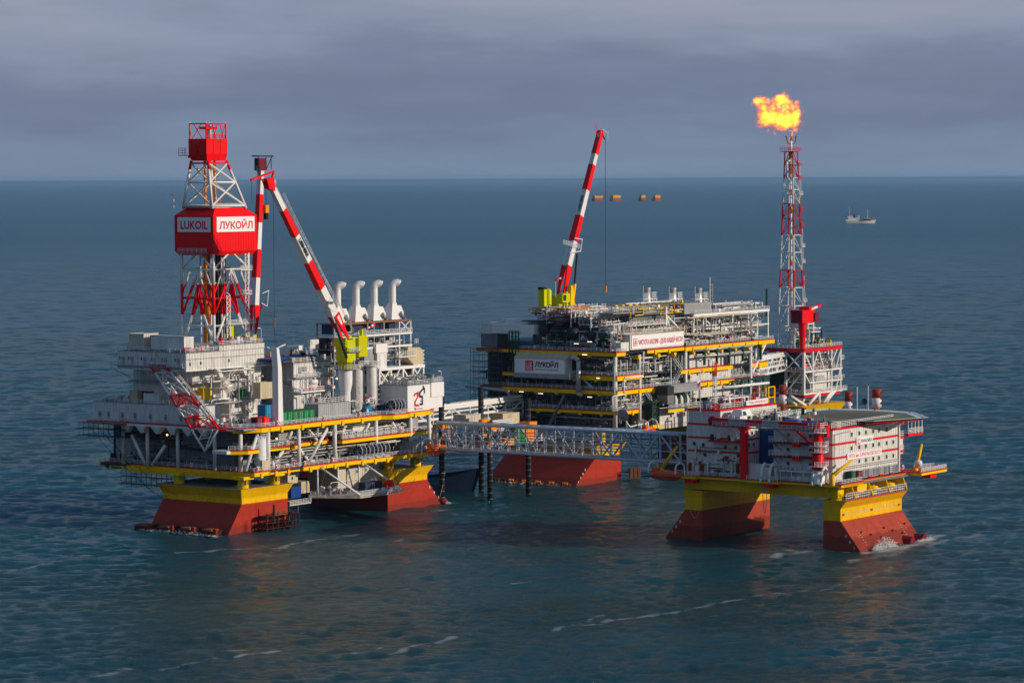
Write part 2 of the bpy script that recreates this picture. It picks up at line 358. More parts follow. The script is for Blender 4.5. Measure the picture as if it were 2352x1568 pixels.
FOAM=[   # wind-blown foam lines on the water: points, half width, strength
 ([(10.7,671.6),(21.7,684.5),(36.2,697.9),(53.9,719.1)],1.2,.58),([(53.9,719.1),(76.4,737.6),(98.6,778.4)],1.2,.50),([(10.8,674.9),(22.0,693.5)],1.1,.5),
 ([(-34.4,638.8),(-26.0,647.6)],.8,.5),([(-27.0,637.4),(-20.4,647.4),(-13.2,661.4)],1.0,.6),([(-57.5,634.8),(-49.8,642.3)],.8,.62),([(-48.0,642.2),(-40.7,643.8)],.5,.5),
 ([(-70.9,619.9),(-61.9,633.8)],.9,.55),([(-91.1,814.9),(-77.5,820.1),(-63.8,825.5),(-42.9,859.3)],1.2,.58),([(-81.5,801.4),(-67.4,812.1)],.9,.5),
 ([(-136.6,807.2),(-124.9,814.3),(-112.9,811.9)],1.3,.55),([(-130.6,771.2),(-120.9,795.5)],1.2,.55),([(-85.2,610.5),(-77.9,622.9)],1.3,.6),([(24.8,856.6),(40.7,879.9),(46.0,885.3)],.9,.5),
 ([(-35.8,835.3),(-26.6,850.3)],1.0,.5),([(0.1,748.3),(3.4,749.8)],.8,.62),([(-71.3,802.9),(-45.6,840.7)],1.0,.48),([(69.3,802.2),(79.7,814.1),(88.4,808.0)],1.6,.62),
 ([(88.4,787.7),(102.0,805.6),(115.2,834.3)],2.2,.55),([(97.4,825.1),(103.0,813.2)],1.2,.5),([(78.9,830.7),(84.2,823.6)],1.3,.55),
 ([(-10,957),(-2,965)],1.0,.5),([(-26,912),(-14,920)],1.4,.55),([(-18,905),(-8,900),(2,903)],2.4,.5)]
def sea():
    rng=np.random.RandomState(3)
    ys=[470.0]
    while ys[-1]<5200: ys.append(ys[-1]+max(0.8,ys[-1]*0.00115))
    ys=np.array(ys); nx=620; t=np.linspace(-1,1,nx)
    Y=np.repeat(ys[:,None],nx,1); X=t[None,:]*Y*0.26
    Z=np.zeros_like(X)
    wd=R(262)   # waves run towards the lower left
    for i in range(64):
        lam=2.8*(1.045**i)
        a=wd+rng.normal(0,0.5); k=2*math.pi/lam; A=0.014*lam**0.5*(0.6+0.8*rng.rand())
        if lam>8: A*=(8/lam)**0.75
        ph=rng.uniform(0,6.28)
        fade=np.clip((lam*260-Y)/(lam*130),0,1)
        q=k*(X*math.cos(a)+Y*math.sin(a))+ph
        Z+=A*fade*(np.sin(q)+0.18*np.sin(2*q+0.8))
    Z*=np.clip((5200-Y)/1500,0,1)
    F=np.zeros_like(X); WX=X+1.0*np.sin(Y/5.3+X/9)+.4*np.sin(Y/2.1+1.3); WY=Y+1.2*np.sin(X/6.1+2)+.5*np.sin(X/2.4+Y/4)
    def seg(P,w,s):
        nonlocal F
        for (x0,y0),(x1,y1) in zip(P,P[1:]):
            m=(X>min(x0,x1)-4*w)&(X<max(x0,x1)+4*w)&(Y>min(y0,y1)-6*w)&(Y<max(y0,y1)+6*w)
            dx,dy=x1-x0,y1-y0; u=np.clip(((WX[m]-x0)*dx+(WY[m]-y0)*dy)/(dx*dx+dy*dy),0,1)
            d=np.hypot(WX[m]-x0-u*dx,WY[m]-y0-u*dy); F[m]=np.maximum(F[m],s*(.86+.14*np.sin(WX[m]*.83+WY[m]*.21)*np.sin(WY[m]*.47-WX[m]*.35))*np.exp(-(d/(w*1.15))**2))
    for P,w,s in FOAM: seg(P,w*1.7,s*1.10)
    hull=[('A',[(-4.6,-0.5),(-4.4,31)],1.8,.62),('A',[(-1,-1),(24,-1)],0.9,.55),('A',[(102,-2),(101,22)],3.0,.75),('A',[(74,-1.5),(99,-1.5)],.9,.4),('A',[(-6,-2),(14,-7)],1.5,.45),
          ('C',[(0,-1.5),(20,-2),(36,-1)],3.0,.80),('C',[(6,-3),(20,-4)],3.4,.95),('C',[(22,-5),(40,-7),(52,-8)],3.4,.66),('C',[(36,-1),(46,0)],2.2,.8),('C',[(36,0),(46,3)],2.0,.6),('C',[(-2,12),(-3,2)],1.2,.45),('C',[(-6,24),(-8,14)],2.0,.6),('C',[(-16,30),(-10,20),(-12,14)],1.6,.5),('C',[(-2,50),(-3,60)],1.0,.45),('C',[(-1,62),(10,64)],1.4,.5),
          ('B',[(-1,-1),(-1,30)],1.1,.45),('B',[(-1,-1),(26,-1)],.8,.4)]
    for Pn,P,w,s in hull: seg([tuple(wpt(Pn,(a,b,0)))[:2] for a,b in P],w,s)
    ny=len(ys); co=np.stack([X,Y,Z],-1).reshape(-1,3).astype(np.float32)
    me=bpy.data.meshes.new('sea'); me.vertices.add(ny*nx); me.vertices.foreach_set('co',co.ravel())
    i=np.arange(ny*nx).reshape(ny,nx); q=np.stack([i[:-1,:-1],i[:-1,1:],i[1:,1:],i[1:,:-1]],-1).reshape(-1,4).astype(np.int32)
    me.loops.add(q.size); me.loops.foreach_set('vertex_index',q.ravel()); me.polygons.add(len(q)); me.polygons.foreach_set('loop_start',np.arange(0,q.size,4,dtype=np.int32))
    me.polygons.foreach_set('use_smooth',np.ones(len(q),dtype=bool)); me.update(calc_edges=True)
    at=me.attributes.new('foam','FLOAT','POINT'); at.data.foreach_set('value',F.ravel().astype(np.float32))
    m=sea_material(); me.materials.append(m)
    o=bpy.data.objects.new('sea',me); C.objects.link(o); tag(o,'dark teal sea with short wind waves and foam streaks around the platforms','sea',kind='structure')
    S=400000.0; b=M()
    b.add([(-S,-20000,-0.9),(S,-20000,-0.9),(S,S,-0.9),(-S,S,-0.9)],[(0,1,2,3)],'white'); o2=b.build('open_sea'); o2.data.materials.clear(); o2.data.materials.append(m)
    tag(o2,'open blue sea reaching to the horizon behind the platforms','sea',kind='structure')
sea()
# ---------------------------------------------------------------- shared pieces
def edge_beam(mb,pts,z,h=1.3,w=0.5,m='yellow',rim='rim',stubs=None):
    """deck edge girder along a polyline (outer side) with a red toe plate on top"""
    for (x0,y0),(x1,y1) in zip(pts,pts[1:]):
        d=Vector((x1-x0,y1-y0,0)); L=d.length; d.normalize(); n=Vector((d.y,-d.x,0))
        a=Vector((x0,y0,0)); b=Vector((x1,y1,0)); i=-n*w
        mb.hexa([(*(a)[:2],z-h),(*(b)[:2],z-h),(*(b+i)[:2],z-h),(*(a+i)[:2],z-h)],[(*(a)[:2],z-0.26),(*(b)[:2],z-0.26),(*(b+i)[:2],z-0.26),(*(a+i)[:2],z-0.26)],m)
        o=n*0.06; mb.hexa([(*(a+o)[:2],z-0.26),(*(b+o)[:2],z-0.26),(*(b+i)[:2],z-0.26),(*(a+i)[:2],z-0.26)],[(*(a+o)[:2],z+0.06),(*(b+o)[:2],z+0.06),(*(b+i)[:2],z+0.06),(*(a+i)[:2],z+0.06)],rim)
        if stubs:
            k=int(L/stubs)
            for j in range(k):
                c=a+d*(stubs*(j+.5)); e=c+d*0.9; o2=n*0.35
                mb.hexa([(*(c+o2)[:2],z-h-0.5),(*(e+o2)[:2],z-h-0.5),(*(e+i)[:2],z-h-0.5),(*(c+i)[:2],z-h-0.5)],[(*(c+o2)[:2],z-0.5),(*(e+o2)[:2],z-0.5),(*(e+i)[:2],z-0.5),(*(c+i)[:2],z-0.5)],m)
def pipes(mb,x0,x1,y0,y1,z0,z1,n,seed,mats=('pipe_grey','white','pipe_grey','steel','pipe_dark'),r=(0.07,0.24)):
    """random but orthogonal pipe runs with drops"""
    g=random.Random(seed)
    for i in range(n):
        m=g.choice(mats); rr=g.uniform(*r); z=g.uniform(z0,z1); B=mb; mb=B.item('pipe_run')
        if g.random()<0.62:
            y=g.uniform(y0,y1); a=g.uniform(x0,x1); b=g.uniform(x0,x1)
            if abs(a-b)<3: b=min(x1,a+5)
            P=[(a,y,z),(b,y,z)]
            if g.random()<0.6: P.append((b,y,g.uniform(z0,z1)))
            if g.random()<0.4: P.append((b,g.uniform(y0,y1),P[-1][2]))
        else:
            x=g.uniform(x0,x1); a=g.uniform(y0,y1); b=g.uniform(y0,y1); P=[(x,a,z),(x,b,z),(x,b,g.uniform(z0,z1))]
        mb.path(P,rr,m,6)
        if g.random()<0.5:
            c=Vector(P[0]).lerp(Vector(P[1]),g.random()); s=rr*2.0; mb.box(c.x-s,c.x+s,c.y-s,c.y+s,c.z-s,c.z+s,g.choice(mats))
        mb=B
def kit(mb,x0,x1,y0,y1,z,n,seed,mats=('grey','white','steel','pipe_grey','dgreen','blue','beige'),h=(0.6,2.4)):
    """deck machinery: skids, cabinets, pumps, small upright vessels, standing on z"""
    g=random.Random(seed)
    for i in range(n):
        x=g.uniform(x0,x1); y=g.uniform(y0,y1); m=g.choice(mats); H=g.uniform(*h); w=g.uniform(0.5,1.6); d=g.uniform(0.5,1.3); k=g.random()
        B=mb; mb=B.item('cabinet' if k<.4 else 'vessel' if k<.62 else 'pump' if k<.82 else 'pipe_stand')
        if k<0.4:
            mb.box(x,x+w,y,y+d,z,z+H,m); mb.box(x-0.06,x+w+0.06,y-0.06,y+d+0.06,z+H,z+H+0.1,g.choice(mats))
            if g.random()<0.5: mb.box(x+0.2,x+w-0.2,y-0.08,y,z+H*0.4,z+H*0.8,g.choice(('dark','clean','steel')))
        elif k<0.62: mb.lathe((x,y,z),[(0.001,0),(d/2,0.15),(d/2,H),(d*0.3,H+0.3),(0.001,H+0.4)],m,10); mb.tube((x,y,z+H),(x,y,z+H+0.9),0.08,'pipe_grey')
        elif k<0.82: mb.lathe((x,y,z+0.35+d*.4),[(0.001,-0.25),(d*.3,-.15),(d*.4,0),(d*.4,w*1.5),(d*.3,w*1.5+.15),(0.001,w*1.5+.25)],m,10,'x'); mb.box(x,x+w*1.4,y-d*.4,y+d*.4,z,z+0.35,'steel')
        else:
            mb.bar((x,y,z),(x,y,z+H),0.12,'rail'); mb.bar((x+w,y,z),(x+w,y,z+H),0.12,'rail'); mb.bar((x,y,z+H),(x+w,y,z+H),0.12,'rail'); mb.path([(x,y,z+H*.6),(x+w,y,z+H*.6),(x+w,y+d,z+H*.6)],0.09,'pipe_grey')
        mb=B
def lamp_post(mb,x,y,z,h=2.6,ax=(0,-1,0),m='rail'):
    mb=mb.item('floodlight')
    a=Vector(ax); p=Vector((x,y,z)); t=p+Vector((0,0,h))
    mb.bar(p,t,0.10,m); mb.bar(t,t+a*0.5+Vector((0,0,.25)),0.09,m); q=t+a*0.5+Vector((0,0,.25)); mb.bar(q,q+a*0.8,0.24,'clean')
def container(P,p,sx,sy,sz,m,label,group=None,name='container',cat='container',door='b',frame=None):
    t=thing(name,P,p,label,cat,group); b=M(); f=frame or m
    b.box(0.07,sx-.07,0.07,sy-.07,0.12,sz-.09,m)
    b.build('shell',t); b=M()
    for x in (0,sx-.16):
        for y in (0,sy-.16): b.box(x,x+.16,y,y+.16,0,sz,f)
    for z0,z1 in ((0,.16),(sz-.14,sz)):
        for y in (0,sy-.12): b.box(.16,sx-.16,y,y+.12,z0,z1,f)
        for x in (0,sx-.12): b.box(x,x+.12,.16,sy-.16,z0,z1,f)
    b.build('frame',t); b=M()
    if door=='b':
        x0=sx*0.5-min(1.1,sx*.42); b.box(x0,sx-x0,0.0,0.07,.2,sz-.2,m)
        for i in (0.3,0.7): b.bar((x0+(sx-2*x0)*i,-0.03,.25),(x0+(sx-2*x0)*i,-0.03,sz-.25),0.06,'rail')
    else:
        y0=sy*0.5-min(1.1,sy*.42); b.box(0.0,0.07,y0,sy-y0,.2,sz-.2,m)
        for i in (0.3,0.7): b.bar((-0.03,y0+(sy-2*y0)*i,.25),(-0.03,y0+(sy-2*y0)*i,sz-.25),0.06,'rail')
    b.build('door',t); return t
def pontoon_mesh(prof,b0,b1,axis):
    """prof: outline in (across,z) with material per segment; swept along the other axis"""
    mb=M(); n=len(prof); vs=[]
    for y in (b0,b1):
        for p in prof:
            x,z,e=p[0],p[1],p[3] if len(p)>3 else 0
            yy=y-e if y==b0 else y+e
            vs.append((x,yy,z) if axis=='b' else (yy,x,z))
    for i in range(n-1):
        f=(i+1,i,i+n,i+1+n)
        mb.add(vs,[f if axis=='b' else tuple(reversed(f))],prof[i][2])
    return mb,vs,n
def pontoon(parent,left,right,b0,b1,axis,name='pontoon'):
    """left/right: lists of (across,z,flare) from sea bed up, same z levels; faces coloured red below 8.1 m and yellow above"""
    mb=M(); k=len(left)
    for i in range(k-1):
        (xl0,z0,f0),(xl1,z1,f1)=left[i],left[i+1]; (xr0,_,_),(xr1,_,_)=right[i],right[i+1]
        m='hull_red' if z1<=8.9 else 'hull_yellow'
        A=[(xl0,b0-f0),(xr0,b0-f0),(xr0,b1+f0),(xl0,b1+f0)]; B=[(xl1,b0-f1),(xr1,b0-f1),(xr1,b1+f1),(xl1,b1+f1)]
        if axis=='a': A=[(y,x) for x,y in A][::-1]; B=[(y,x) for x,y in B][::-1]
        vs=[(x,y,z0) for x,y in A]+[(x,y,z1) for x,y in B]
        mb.add(vs,[(j,(j+1)%4,(j+1)%4+4,j+4) for j in range(4)],m)
        if i==k-2: mb.add(vs[4:],[(0,1,2,3)],'steel')
    return mb.build(name,parent)
def life_ring(P,p,label,first=[None]):
    if first[0] is None:
        t=thing('life_ring',P,p,label,'life ring','orange life rings hung on the deck railings')
        b=M(); n=14; k=6; vs=[]
        for i in range(n):
            a=2*math.pi*i/n
            for j in range(k):
                c=2*math.pi*j/k; r=0.42+0.12*math.cos(c); vs.append((r*math.cos(a),0.12*math.sin(c),r*math.sin(a)))
        for i in range(n): b.add(vs,[(i*k+j,i*k+(j+1)%k,((i+1)%n)*k+(j+1)%k,((i+1)%n)*k+j) for j in range(k)],'clean' if i%4==0 else 'orange',True)
        b.build('ring',t); c=M(); c.box(-0.55,0.55,0.12,0.18,-0.62,0.62,'clean'); c.build('back_board',t)
        first[0]=t; return t
    return dup(first[0],P,p,label)
def person(P,p,label,suit,rot=0.0,helmet='clean',walk=0.25,arm=0.25):
    me=bpy.data.meshes.new('person')
    V_=[(0,0,.95),(0,0,1.2),(0,0,1.42),(0,0,1.52),(0,-.02,1.66),(0,-.01,1.74),
        (.1,0,.9),(.11,-walk,.5),(.11,-walk*.7,.08),(.11,-walk*.7-.16,.05),(-.1,0,.9),(-.11,walk*.6,.5),(-.11,walk,.08),(-.11,walk-.16,.05),
        (.2,0,1.4),(.26,arm*.3,1.12),(.25,-arm*.6,.9),(.25,-arm*.6-.05,.8),(-.2,0,1.4),(-.26,-arm*.3,1.12),(-.25,-arm,.92),(-.25,-arm-.05,.83)]
    E_=[(0,1),(1,2),(2,3),(3,4),(4,5),(0,6),(6,7),(7,8),(8,9),(0,10),(10,11),(11,12),(12,13),(2,14),(14,15),(15,16),(16,17),(2,18),(18,19),(19,20),(20,21)]
    r=[.16,.17,.16,.06,.10,.09,.1,.075,.06,.05,.1,.075,.06,.05,.08,.06,.05,.045,.08,.06,.05,.045]
    me.from_pydata(V_,E_,[]); me.materials.append(MATS[suit])
    o=bpy.data.objects.new('person',me); C.objects.link(o)
    s=o.modifiers.new('skin','SKIN'); 
    for i,v in enumerate(me.skin_vertices[0].data): v.radius=(r[i],r[i]); v.use_root=(i==0)
    o.modifiers.new('sub','SUBSURF').levels=1; o.modifiers['sub'].render_levels=1
    o.location=wpt(P,p); o.rotation_euler=(0,0,ROT+rot); tag(o,label,'person')
    b=M(); b.lathe((0,-.01,1.70),[(.135,0),(.13,.06),(.09,.12),(0.001,.15)],helmet,10); b.box(-.09,.09,-.19,-.1,1.70,1.72,helmet); b.build('helmet',o)
    b=M(); b.lathe((0,-.05,1.58),[(0.001,0),(.06,.02),(.075,.07),(.07,.11),(0.001,.12)],'skin',8); b.build('face',o)
    return o
# ================================================================ PLATFORM A : drilling platform
def platform_a():
    T=thing('drilling_platform','A',(0,0,0),'left-hand drilling platform on two red and yellow pontoons, decks edged in yellow, white drilling modules','oil platform','offshore platforms')
    zs=[(-4,),(8.1,),(9.8,),(12.5,)]
    pontoon(T,[(-2.9,-4,0),(5.9,8.1,0),(5.9,9.8,0),(4.3,12.5,1.2)],[(26,-4,0),(26,8.1,0),(26,9.8,0),(27.4,12.5,1.2)],0,30,'b')
    p2=pontoon(T,[(72.5,-4,0),(72.5,8.1,0),(72.5,9.8,0),(71.0,12.5,1.2)],[(102,-4,0),(92,8.1,0),(92,9.8,0),(93.8,12.5,1.2)],0,30,'b')
    for i,zz in enumerate((6,4,2)): text('987'[i],p2,(94.6+(6-zz)*1.1-1.6,0,zz*0.9-0.2),'b',0.5,0.8,'clean','draft_mark')
    b=M(); b.lathe((100.5,1,1.0),[(0.001,-.9),(1.6,-.9),(1.8,.2),(1.2,.6),(0.001,.6)],'maroon',12); b.build('corner_fender',p2)
    for i in range(4):     # skid shoes at the waterline of the sloping face
        y=2.5+8.2*i; b=M(); b.hexa([(-4.6,y,-.6),(-.5,y,-.6),(-.5,y+4.6,-.6),(-4.6,y+4.6,-.6)],[(-3.9,y-.3,1.1),(0.4,y-.3,1.3),(0.4,y+4.9,1.3),(-3.9,y+4.9,1.1)],'landing')
        b.box(-3.6,-.4,y+.6,y+3.9,1.1,1.6,'rusty'); b.box(-4.2,-3.5,y-1.6,y-.4,.2,1.9,'hull_red'); b.build('mooring_shoe',T)
    # boat landing on the lit end
    b=M(m='landing')
    for x in (12,14.5,17,19.5,22,24.5,26): b.tube((x,-4,-1),(x,-4,5.2 if x<23 else 4),0.22); b.tube((x,-1.2,-1),(x,-1.2,4.2),0.2)
    for z in (.6,2.2,4.2): b.box(11.5,26.2,-4.2,-1,z,z+.18)
    b.box(15,21,-4.3,-1,4.3,4.5,'rusty'); b.rail([(15,-4.2,4.5),(21,-4.2,4.5)],m='rusty'); b.tube((15,-4.2,2),(15,-4.2,7.6),.3,'dark'); b.tube((21.5,-4.2,2),(21.5,-4.2,7.8),.3,'dark')
    BL=b.build('boat_landing',T)
    tyre=None
    for x,z in ((18.8,2.6),(20.6,3.3),(22.0,1.8),(19.6,1.3),(23.4,2.9),(21.9,4.4)):
        if tyre is None:
            c=M(); vs=[];n=12;k=6
            for i in range(n):
                a=6.283*i/n
                for j in range(k):
                    q=6.283*j/k; r=.42+.17*math.cos(q); vs.append((r*math.cos(a),.17*math.sin(q),r*math.sin(a)))
            for i in range(n): c.add(vs,[(i*k+j,i*k+(j+1)%k,((i+1)%n)*k+(j+1)%k,((i+1)%n)*k+j) for j in range(k)],'black',True)
            tyre=c.build('tyre_fender',BL); tyre.location=(x,-4.5,z)
        else: t2=tyre.copy(); C.objects.link(t2); t2.parent=BL; t2.location=(x,-4.5,z)
    # yellow legs between pontoons and cellar deck
    for x in (8.4,22.0,75.0,88.4):
        for y in (1.6,26):
            b=M(); b.lathe((x,y,12.5),[(1.6,0),(1.6,2.4),(2.1,2.7),(2.1,3.3)],'yellow',20); b.box(x-2.2,x+2.2,y-2.2,y+2.2,14.9,15.7,'yellow')
            for k in range(5): b.box(x-1.3+k*.65-.04,x-1.3+k*.65+.04,y-1.72,y-1.45,13.4,14.9,'steel')
            b.build('leg',T)
    # decks
    D=M(m='steel'); D.box(9.6,93,-1.0,58,16.2,16.8,'dark'); D.box(10.5,92,0,57,15.2,16.15,'dark')
    edge_beam(D,[(10.9,58),(9.3,42.5),(9.3,-1.7),(16.5,-1.7),(16.5,-.9),(31,-.9),(31,-1.7),(55,-1.7),(72,-2.6),(72,-1.7),(93.4,-1.7),(93.4,30)],17,1.35,.6,stubs=5.6)
    D.box(8.6,10.4,41.8,46.6,14.9,16.6,'yellow'); D.box(8.3,10.3,5,42,14.7,15.8,'hull_yellow')
    D.box(9.3,14,58,58.6,15.8,17,'yellow')
    D.box(12,92,12,14,14.9,15.4,'hull_yellow'); D.box(12,92,35,37,14.9,15.4,'hull_yellow')
    dk=D.build('cellar_deck',T); b=M(); b.rail([(10.7,57.6,17),(9.6,42.3,17),(9.6,-1.4,17),(54,-1.4,17),(72,-2.3,17),(93,-1.4,17),(93,28,17)],step=2.2); b.build('railing',dk)
    D=M(m='steel'); D.box(9,31,0.6,30,22.6,23.1,'dark'); D.box(49,94,.6,26,22.6,23.1,'dark'); D.box(31,49,5,26,22.6,23.1,'dark')
    edge_beam(D,[(4.5,3.2),(8.5,-.3),(17,-.3),(17,.6),(28.5,.6),(28.5,-.6),(31.2,-.6),(31.2,3.5),(49.2,3.5),(50,-1.0),(85,-1.0),(85,-.2),(94.2,-.2)],23.3,1.2,.5)
    D.box(3.2,7.5,3,8.5,22.3,23.2,'white')
    dk=D.build('mezzanine_deck',T); b=M(); b.rail([(5,4,23.3),(8.7,0,23.3),(17,0,23.3),(28.3,.9,23.3),(31,0,23.3)],step=1.8); b.rail([(50.2,-.7,23.3),(85,-.7,23.3),(94,0,23.3)],step=1.8); b.rail([(32,4,23.3),(49,4,23.3)],step=1.8); b.build('railing',dk)
    D=M(m='steel'); D.box(6.2,94.6,-.8,59,28.9,29.35,'grey'); 
    edge_beam(D,[(6.0,3.0),(13,-1.6),(17,-1.6),(17,-1.3),(68,-1.3),(71,-3.6),(79,-3.6),(79,-1.6),(92,-1.6),(92,-.5),(95,-.5),(95,6)],29.5,1.45,.6,stubs=9.2)
    edge_beam(D,[(6.0,60),(6.0,3.0)],29.5,.9,.5,'white')
    for i in range(6): D.hexa([(6.3,14+i*6,26.6),(7.3,14+i*6,26.6),(7.3,15+i*6,26.6),(6.3,15+i*6,26.6)],[(5.7,12.6+i*6,28.6),(8,12.6+i*6,28.6),(8,16.4+i*6,28.6),(5.7,16.4+i*6,28.6)],'white')
    dk=D.build('main_deck',T); b=M(); b.rail([(6.2,59,29.5),(6.2,3.2,29.5),(13,-1.3,29.5),(68,-1.1,29.5),(71,-3.3,29.5),(79,-3.3,29.5)],step=2.0)
    b.rail([(4.6,60,29.5),(4.6,46,29.5)],step=2); b.build('railing',dk)
    # columns and braces on the outside
    for x,y in ((8.6,2.6),(17,-.5),(30.6,-.5),(47,-.5),(66.4,-.5),(83.2,-.5),(92.6,-.4)): M().tube((x,y,17),(x,y,28.2),.62,'tower',12).build('column',T)
    for p,q in (((1.9+6,-.3+.5,17.4),(13.5,.3,28)),((13.2,1,19),(17.2,1,28)),((37.2,1.4,17.6),(47,1.4,28)),((27.8,1.2,25),(30.4,1.2,28)),((63,1.2,24.5),(66.2,1.2,28)),((32,1.6,23),(37.5,1.6,17.6)),((37,2,28),(41.8,2,23.6)),
                ((8,44,25.6),(8,38.7,17.3)),((8,36,17.3),(8,31,23)),((22,2,17.4),(27,2,22.5)),((56,2,28),(52,2,23.4)),((76,2,28),(80,2,23.4))):
        M().tube(p,q,.52,'tower',10).build('brace',T)
    for y in (37.8,47.4,11.8,26): M().tube((8,y,17),(8,y,28.6),.55,'white',12).build('column',T)
    # enclosed machinery rooms behind the columns
    b=M(); b.box(15,90,7.5,26,17.1,22.3,'grey'); b.box(14,20,28,56,17.1,24,'wall'); b.box(12,14,8,34,17.1,22,'steel'); b.box(12.5,92,9,28,23.3,28.2,'steel'); b.box(56,93,5,9,23.3,27.6,'wall'); b.box(20,48,6.5,9,17.1,22,'wall')
    b.box(58,66,1.6,4,23.3,26.6,'white')
    b.build('machinery_wall',T)
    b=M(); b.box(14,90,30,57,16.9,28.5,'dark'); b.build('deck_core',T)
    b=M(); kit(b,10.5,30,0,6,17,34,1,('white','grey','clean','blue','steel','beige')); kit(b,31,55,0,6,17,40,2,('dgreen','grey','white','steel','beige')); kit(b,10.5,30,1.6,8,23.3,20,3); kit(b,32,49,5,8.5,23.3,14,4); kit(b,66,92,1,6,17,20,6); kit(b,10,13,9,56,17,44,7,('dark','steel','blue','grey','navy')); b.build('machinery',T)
    for i in range(9):     # air-conditioning outdoor units along the mezzanine
        x=51.2+i*3.35; b=M(); b.box(x,x+2.3,-.2,.8,23.4,25.2,'clean')
        for k in (0.6,1.7): b.box(x+k-.42,x+k+.42,-.24,-.2,23.6,24.3,'beige'); b.box(x+k-.42,x+k+.42,-.24,-.2,24.4,25.05,'steel')
        b.build('air_conditioner',T)
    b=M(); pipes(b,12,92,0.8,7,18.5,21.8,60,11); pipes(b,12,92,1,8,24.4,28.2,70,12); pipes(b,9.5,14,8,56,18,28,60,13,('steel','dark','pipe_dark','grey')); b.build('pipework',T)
    b=M(); b.lathe((9.2+5.6,.6,17.2),[(1.5,0),(1.7,2),(1.7,9.4),(0.001,9.8)],'tower',16); b.rail([(12.8,-.6,20.6),(16.8,-.6,20.6)],h=1.2); b.box(12.8,17,-.9,1,20.4,20.6,'rail'); b.rail([(13.2,-1.2,26.2),(16.2,-1.2,26.2)],h=1.8,step=.8); b.build('crane_pedestal_base',T)
    b=M(); b.box(13.6,17,-1.2,1,17.1,20.0,'tan'); b.build('cabinet',T)
    # lower recreation block and hanging laydown platform
    b=M(); b.box(52,72,2.5,14,5.6,15.0,'beige')
    for x in (63.7,68.4): b.box(x,x+.1,2.44,2.5,5.6,15,'grey')
    b.box(52,72,2.42,2.5,10.2,10.35,'grey'); H=b.build('under_deck_block',T)
    for x,z in ((64.6,13.1),(68.2,13.3),(71,13.4),(56.5,12.8),(60.4,12.9),(66,9),(69.5,9)):
        w=M(); w.box(x,x+.9,2.34,2.41,z-.7,z+.7,'clean'); w.box(x+.12,x+.78,2.30,2.34,z-.5,z+.5,'glass'); w.build('window',H)
    b=M(); b.prism([(46.8,-10),(66.6,-10),(72,2.4),(38.5,2.4)],7.0,7.45,'beige'); edge_beam(b,[(38.5,2.6),(46.8,-10),(66.6,-10),(67.5,-6)],7.7,.9,.3,'beige','beige')
    for x,y in ((46.9,-9.9),(66.4,-9.9)): b.tube((x,y,7.8),(x-8.6,-1.2,16.6),.28,'clean',8)
    for x,y in ((38.4,-1),(57.6,-1),(48,-.8)): b.tube((x,y,7.6),(x,y,15.8),.25,'clean',8)
    L=b.build('laydown_platform',T); b=M(); b.rail([(39,2.2,7.7),(47,-9.7,7.7),(66.3,-9.7,7.7),(67.2,-6,7.7)],step=1.5,rails=4); b.build('railing',L)
    b=M(); b.box(28,38.4,1.5,8,5.5,5.9,'beige'); b.rail([(28,1.5,5.9),(38.4,1.5,5.9)],step=1.2); b.tube((33,2,3),(33,2,5.5),.15,'steel'); b.build('stair_landing',T)
    b=M(); q=b.item('cabin'); q.box(28.5,33,2,6,11.9,15,'beige'); q.box(30.2,30.9,1.94,2,13,13.8,'dark'); b.item('cabin').box(34.6,38.3,2,6,8.6,12.0,'tan'); b.item('cabin').box(30,34.5,2,6,7.6,10.9,'blue'); b.build('small_cabins',T)
    # scaffold hanging at the shaded outer corner
    b=M(m='steel')
    for y in range(30,50,2): b.bar((7.6,y,10.6),(7.6,y,15.4),.1); b.bar((9.6,y,10.6),(9.6,y,15.4),.1)
    for z in (11.2,13.4): b.box(7.4,9.8,29,49,z,z+.12,'rusty'); b.bar((7.5,29,z+1),(7.5,49,z+1),.09)
    for y in range(46,62,2): b.bar((2.6,y,24.6),(2.6,y,29.4),.09); b.bar((4.6,y,24.6),(4.6,y,29.4),.09)
    for z in (25.2,27.3): b.box(2.4,6,44,61,z,z+.12,'dark')
    b.box(2.6,6,44,60.5,28.9,29.1,'rusty'); b.build('scaffolding',T)
    # ---- modules on the main deck
    def module(name,x0,x1,y0,y1,z0,z1,m='wall',**k):
        b=M(); b.box(x0,x1,y0,y1,z0,z1,m); b.box(x0-.12,x1+.12,y0-.12,y1+.12,z1,z1+.14,k.get('cap','grey')); return b.build(name,T)
    b=M(); kit(b,44,80,6.6,10,29.6,34,71,('white','steel','grey','maroon','clean','blue')); kit(b,8,20,3,15,29.6,26,72,('white','clean','steel','red','grey')); kit(b,60,82,1,3,29.6,14,73,('white','grey','clean','steel')); kit(b,88,97,9,12,37.8,14,74); pipes(b,60,82,8,11,30,36,24,75,('clean','pipe_grey','white')); b.build('machinery',T)
    a=module('living_quarters',6.9,16,16.5,58,29.6,35.0)
    b=M(); 
    for y in (56,52.5,47,42,36,30,24,19): q=b.item('door'); q.box(6.78,6.88,y-1.0,y,29.9,32.3,'grey'); q.box(6.72,6.78,y-.7,y-.3,31,31.5,'dark')
    b.build('door_leaf',a); b=M()
    for y in (55,50,45,39,33,27,21): b.path([(6.7,y,33.8),(6.3,y-.6,33.6),(6.2,y-2.6,31.6)],.08,'rail',4)
    b.rail([(7.1,57.6,35.1),(7.1,44,35.1)],step=2); b.rail([(7.1,42,35.1),(7.1,17,35.1)],step=2.2); kit(b,7.6,15,44,57,35.1,30,21,('steel','grey','white','rail'),(0.5,1.5)); b.build('roof_equipment',a)
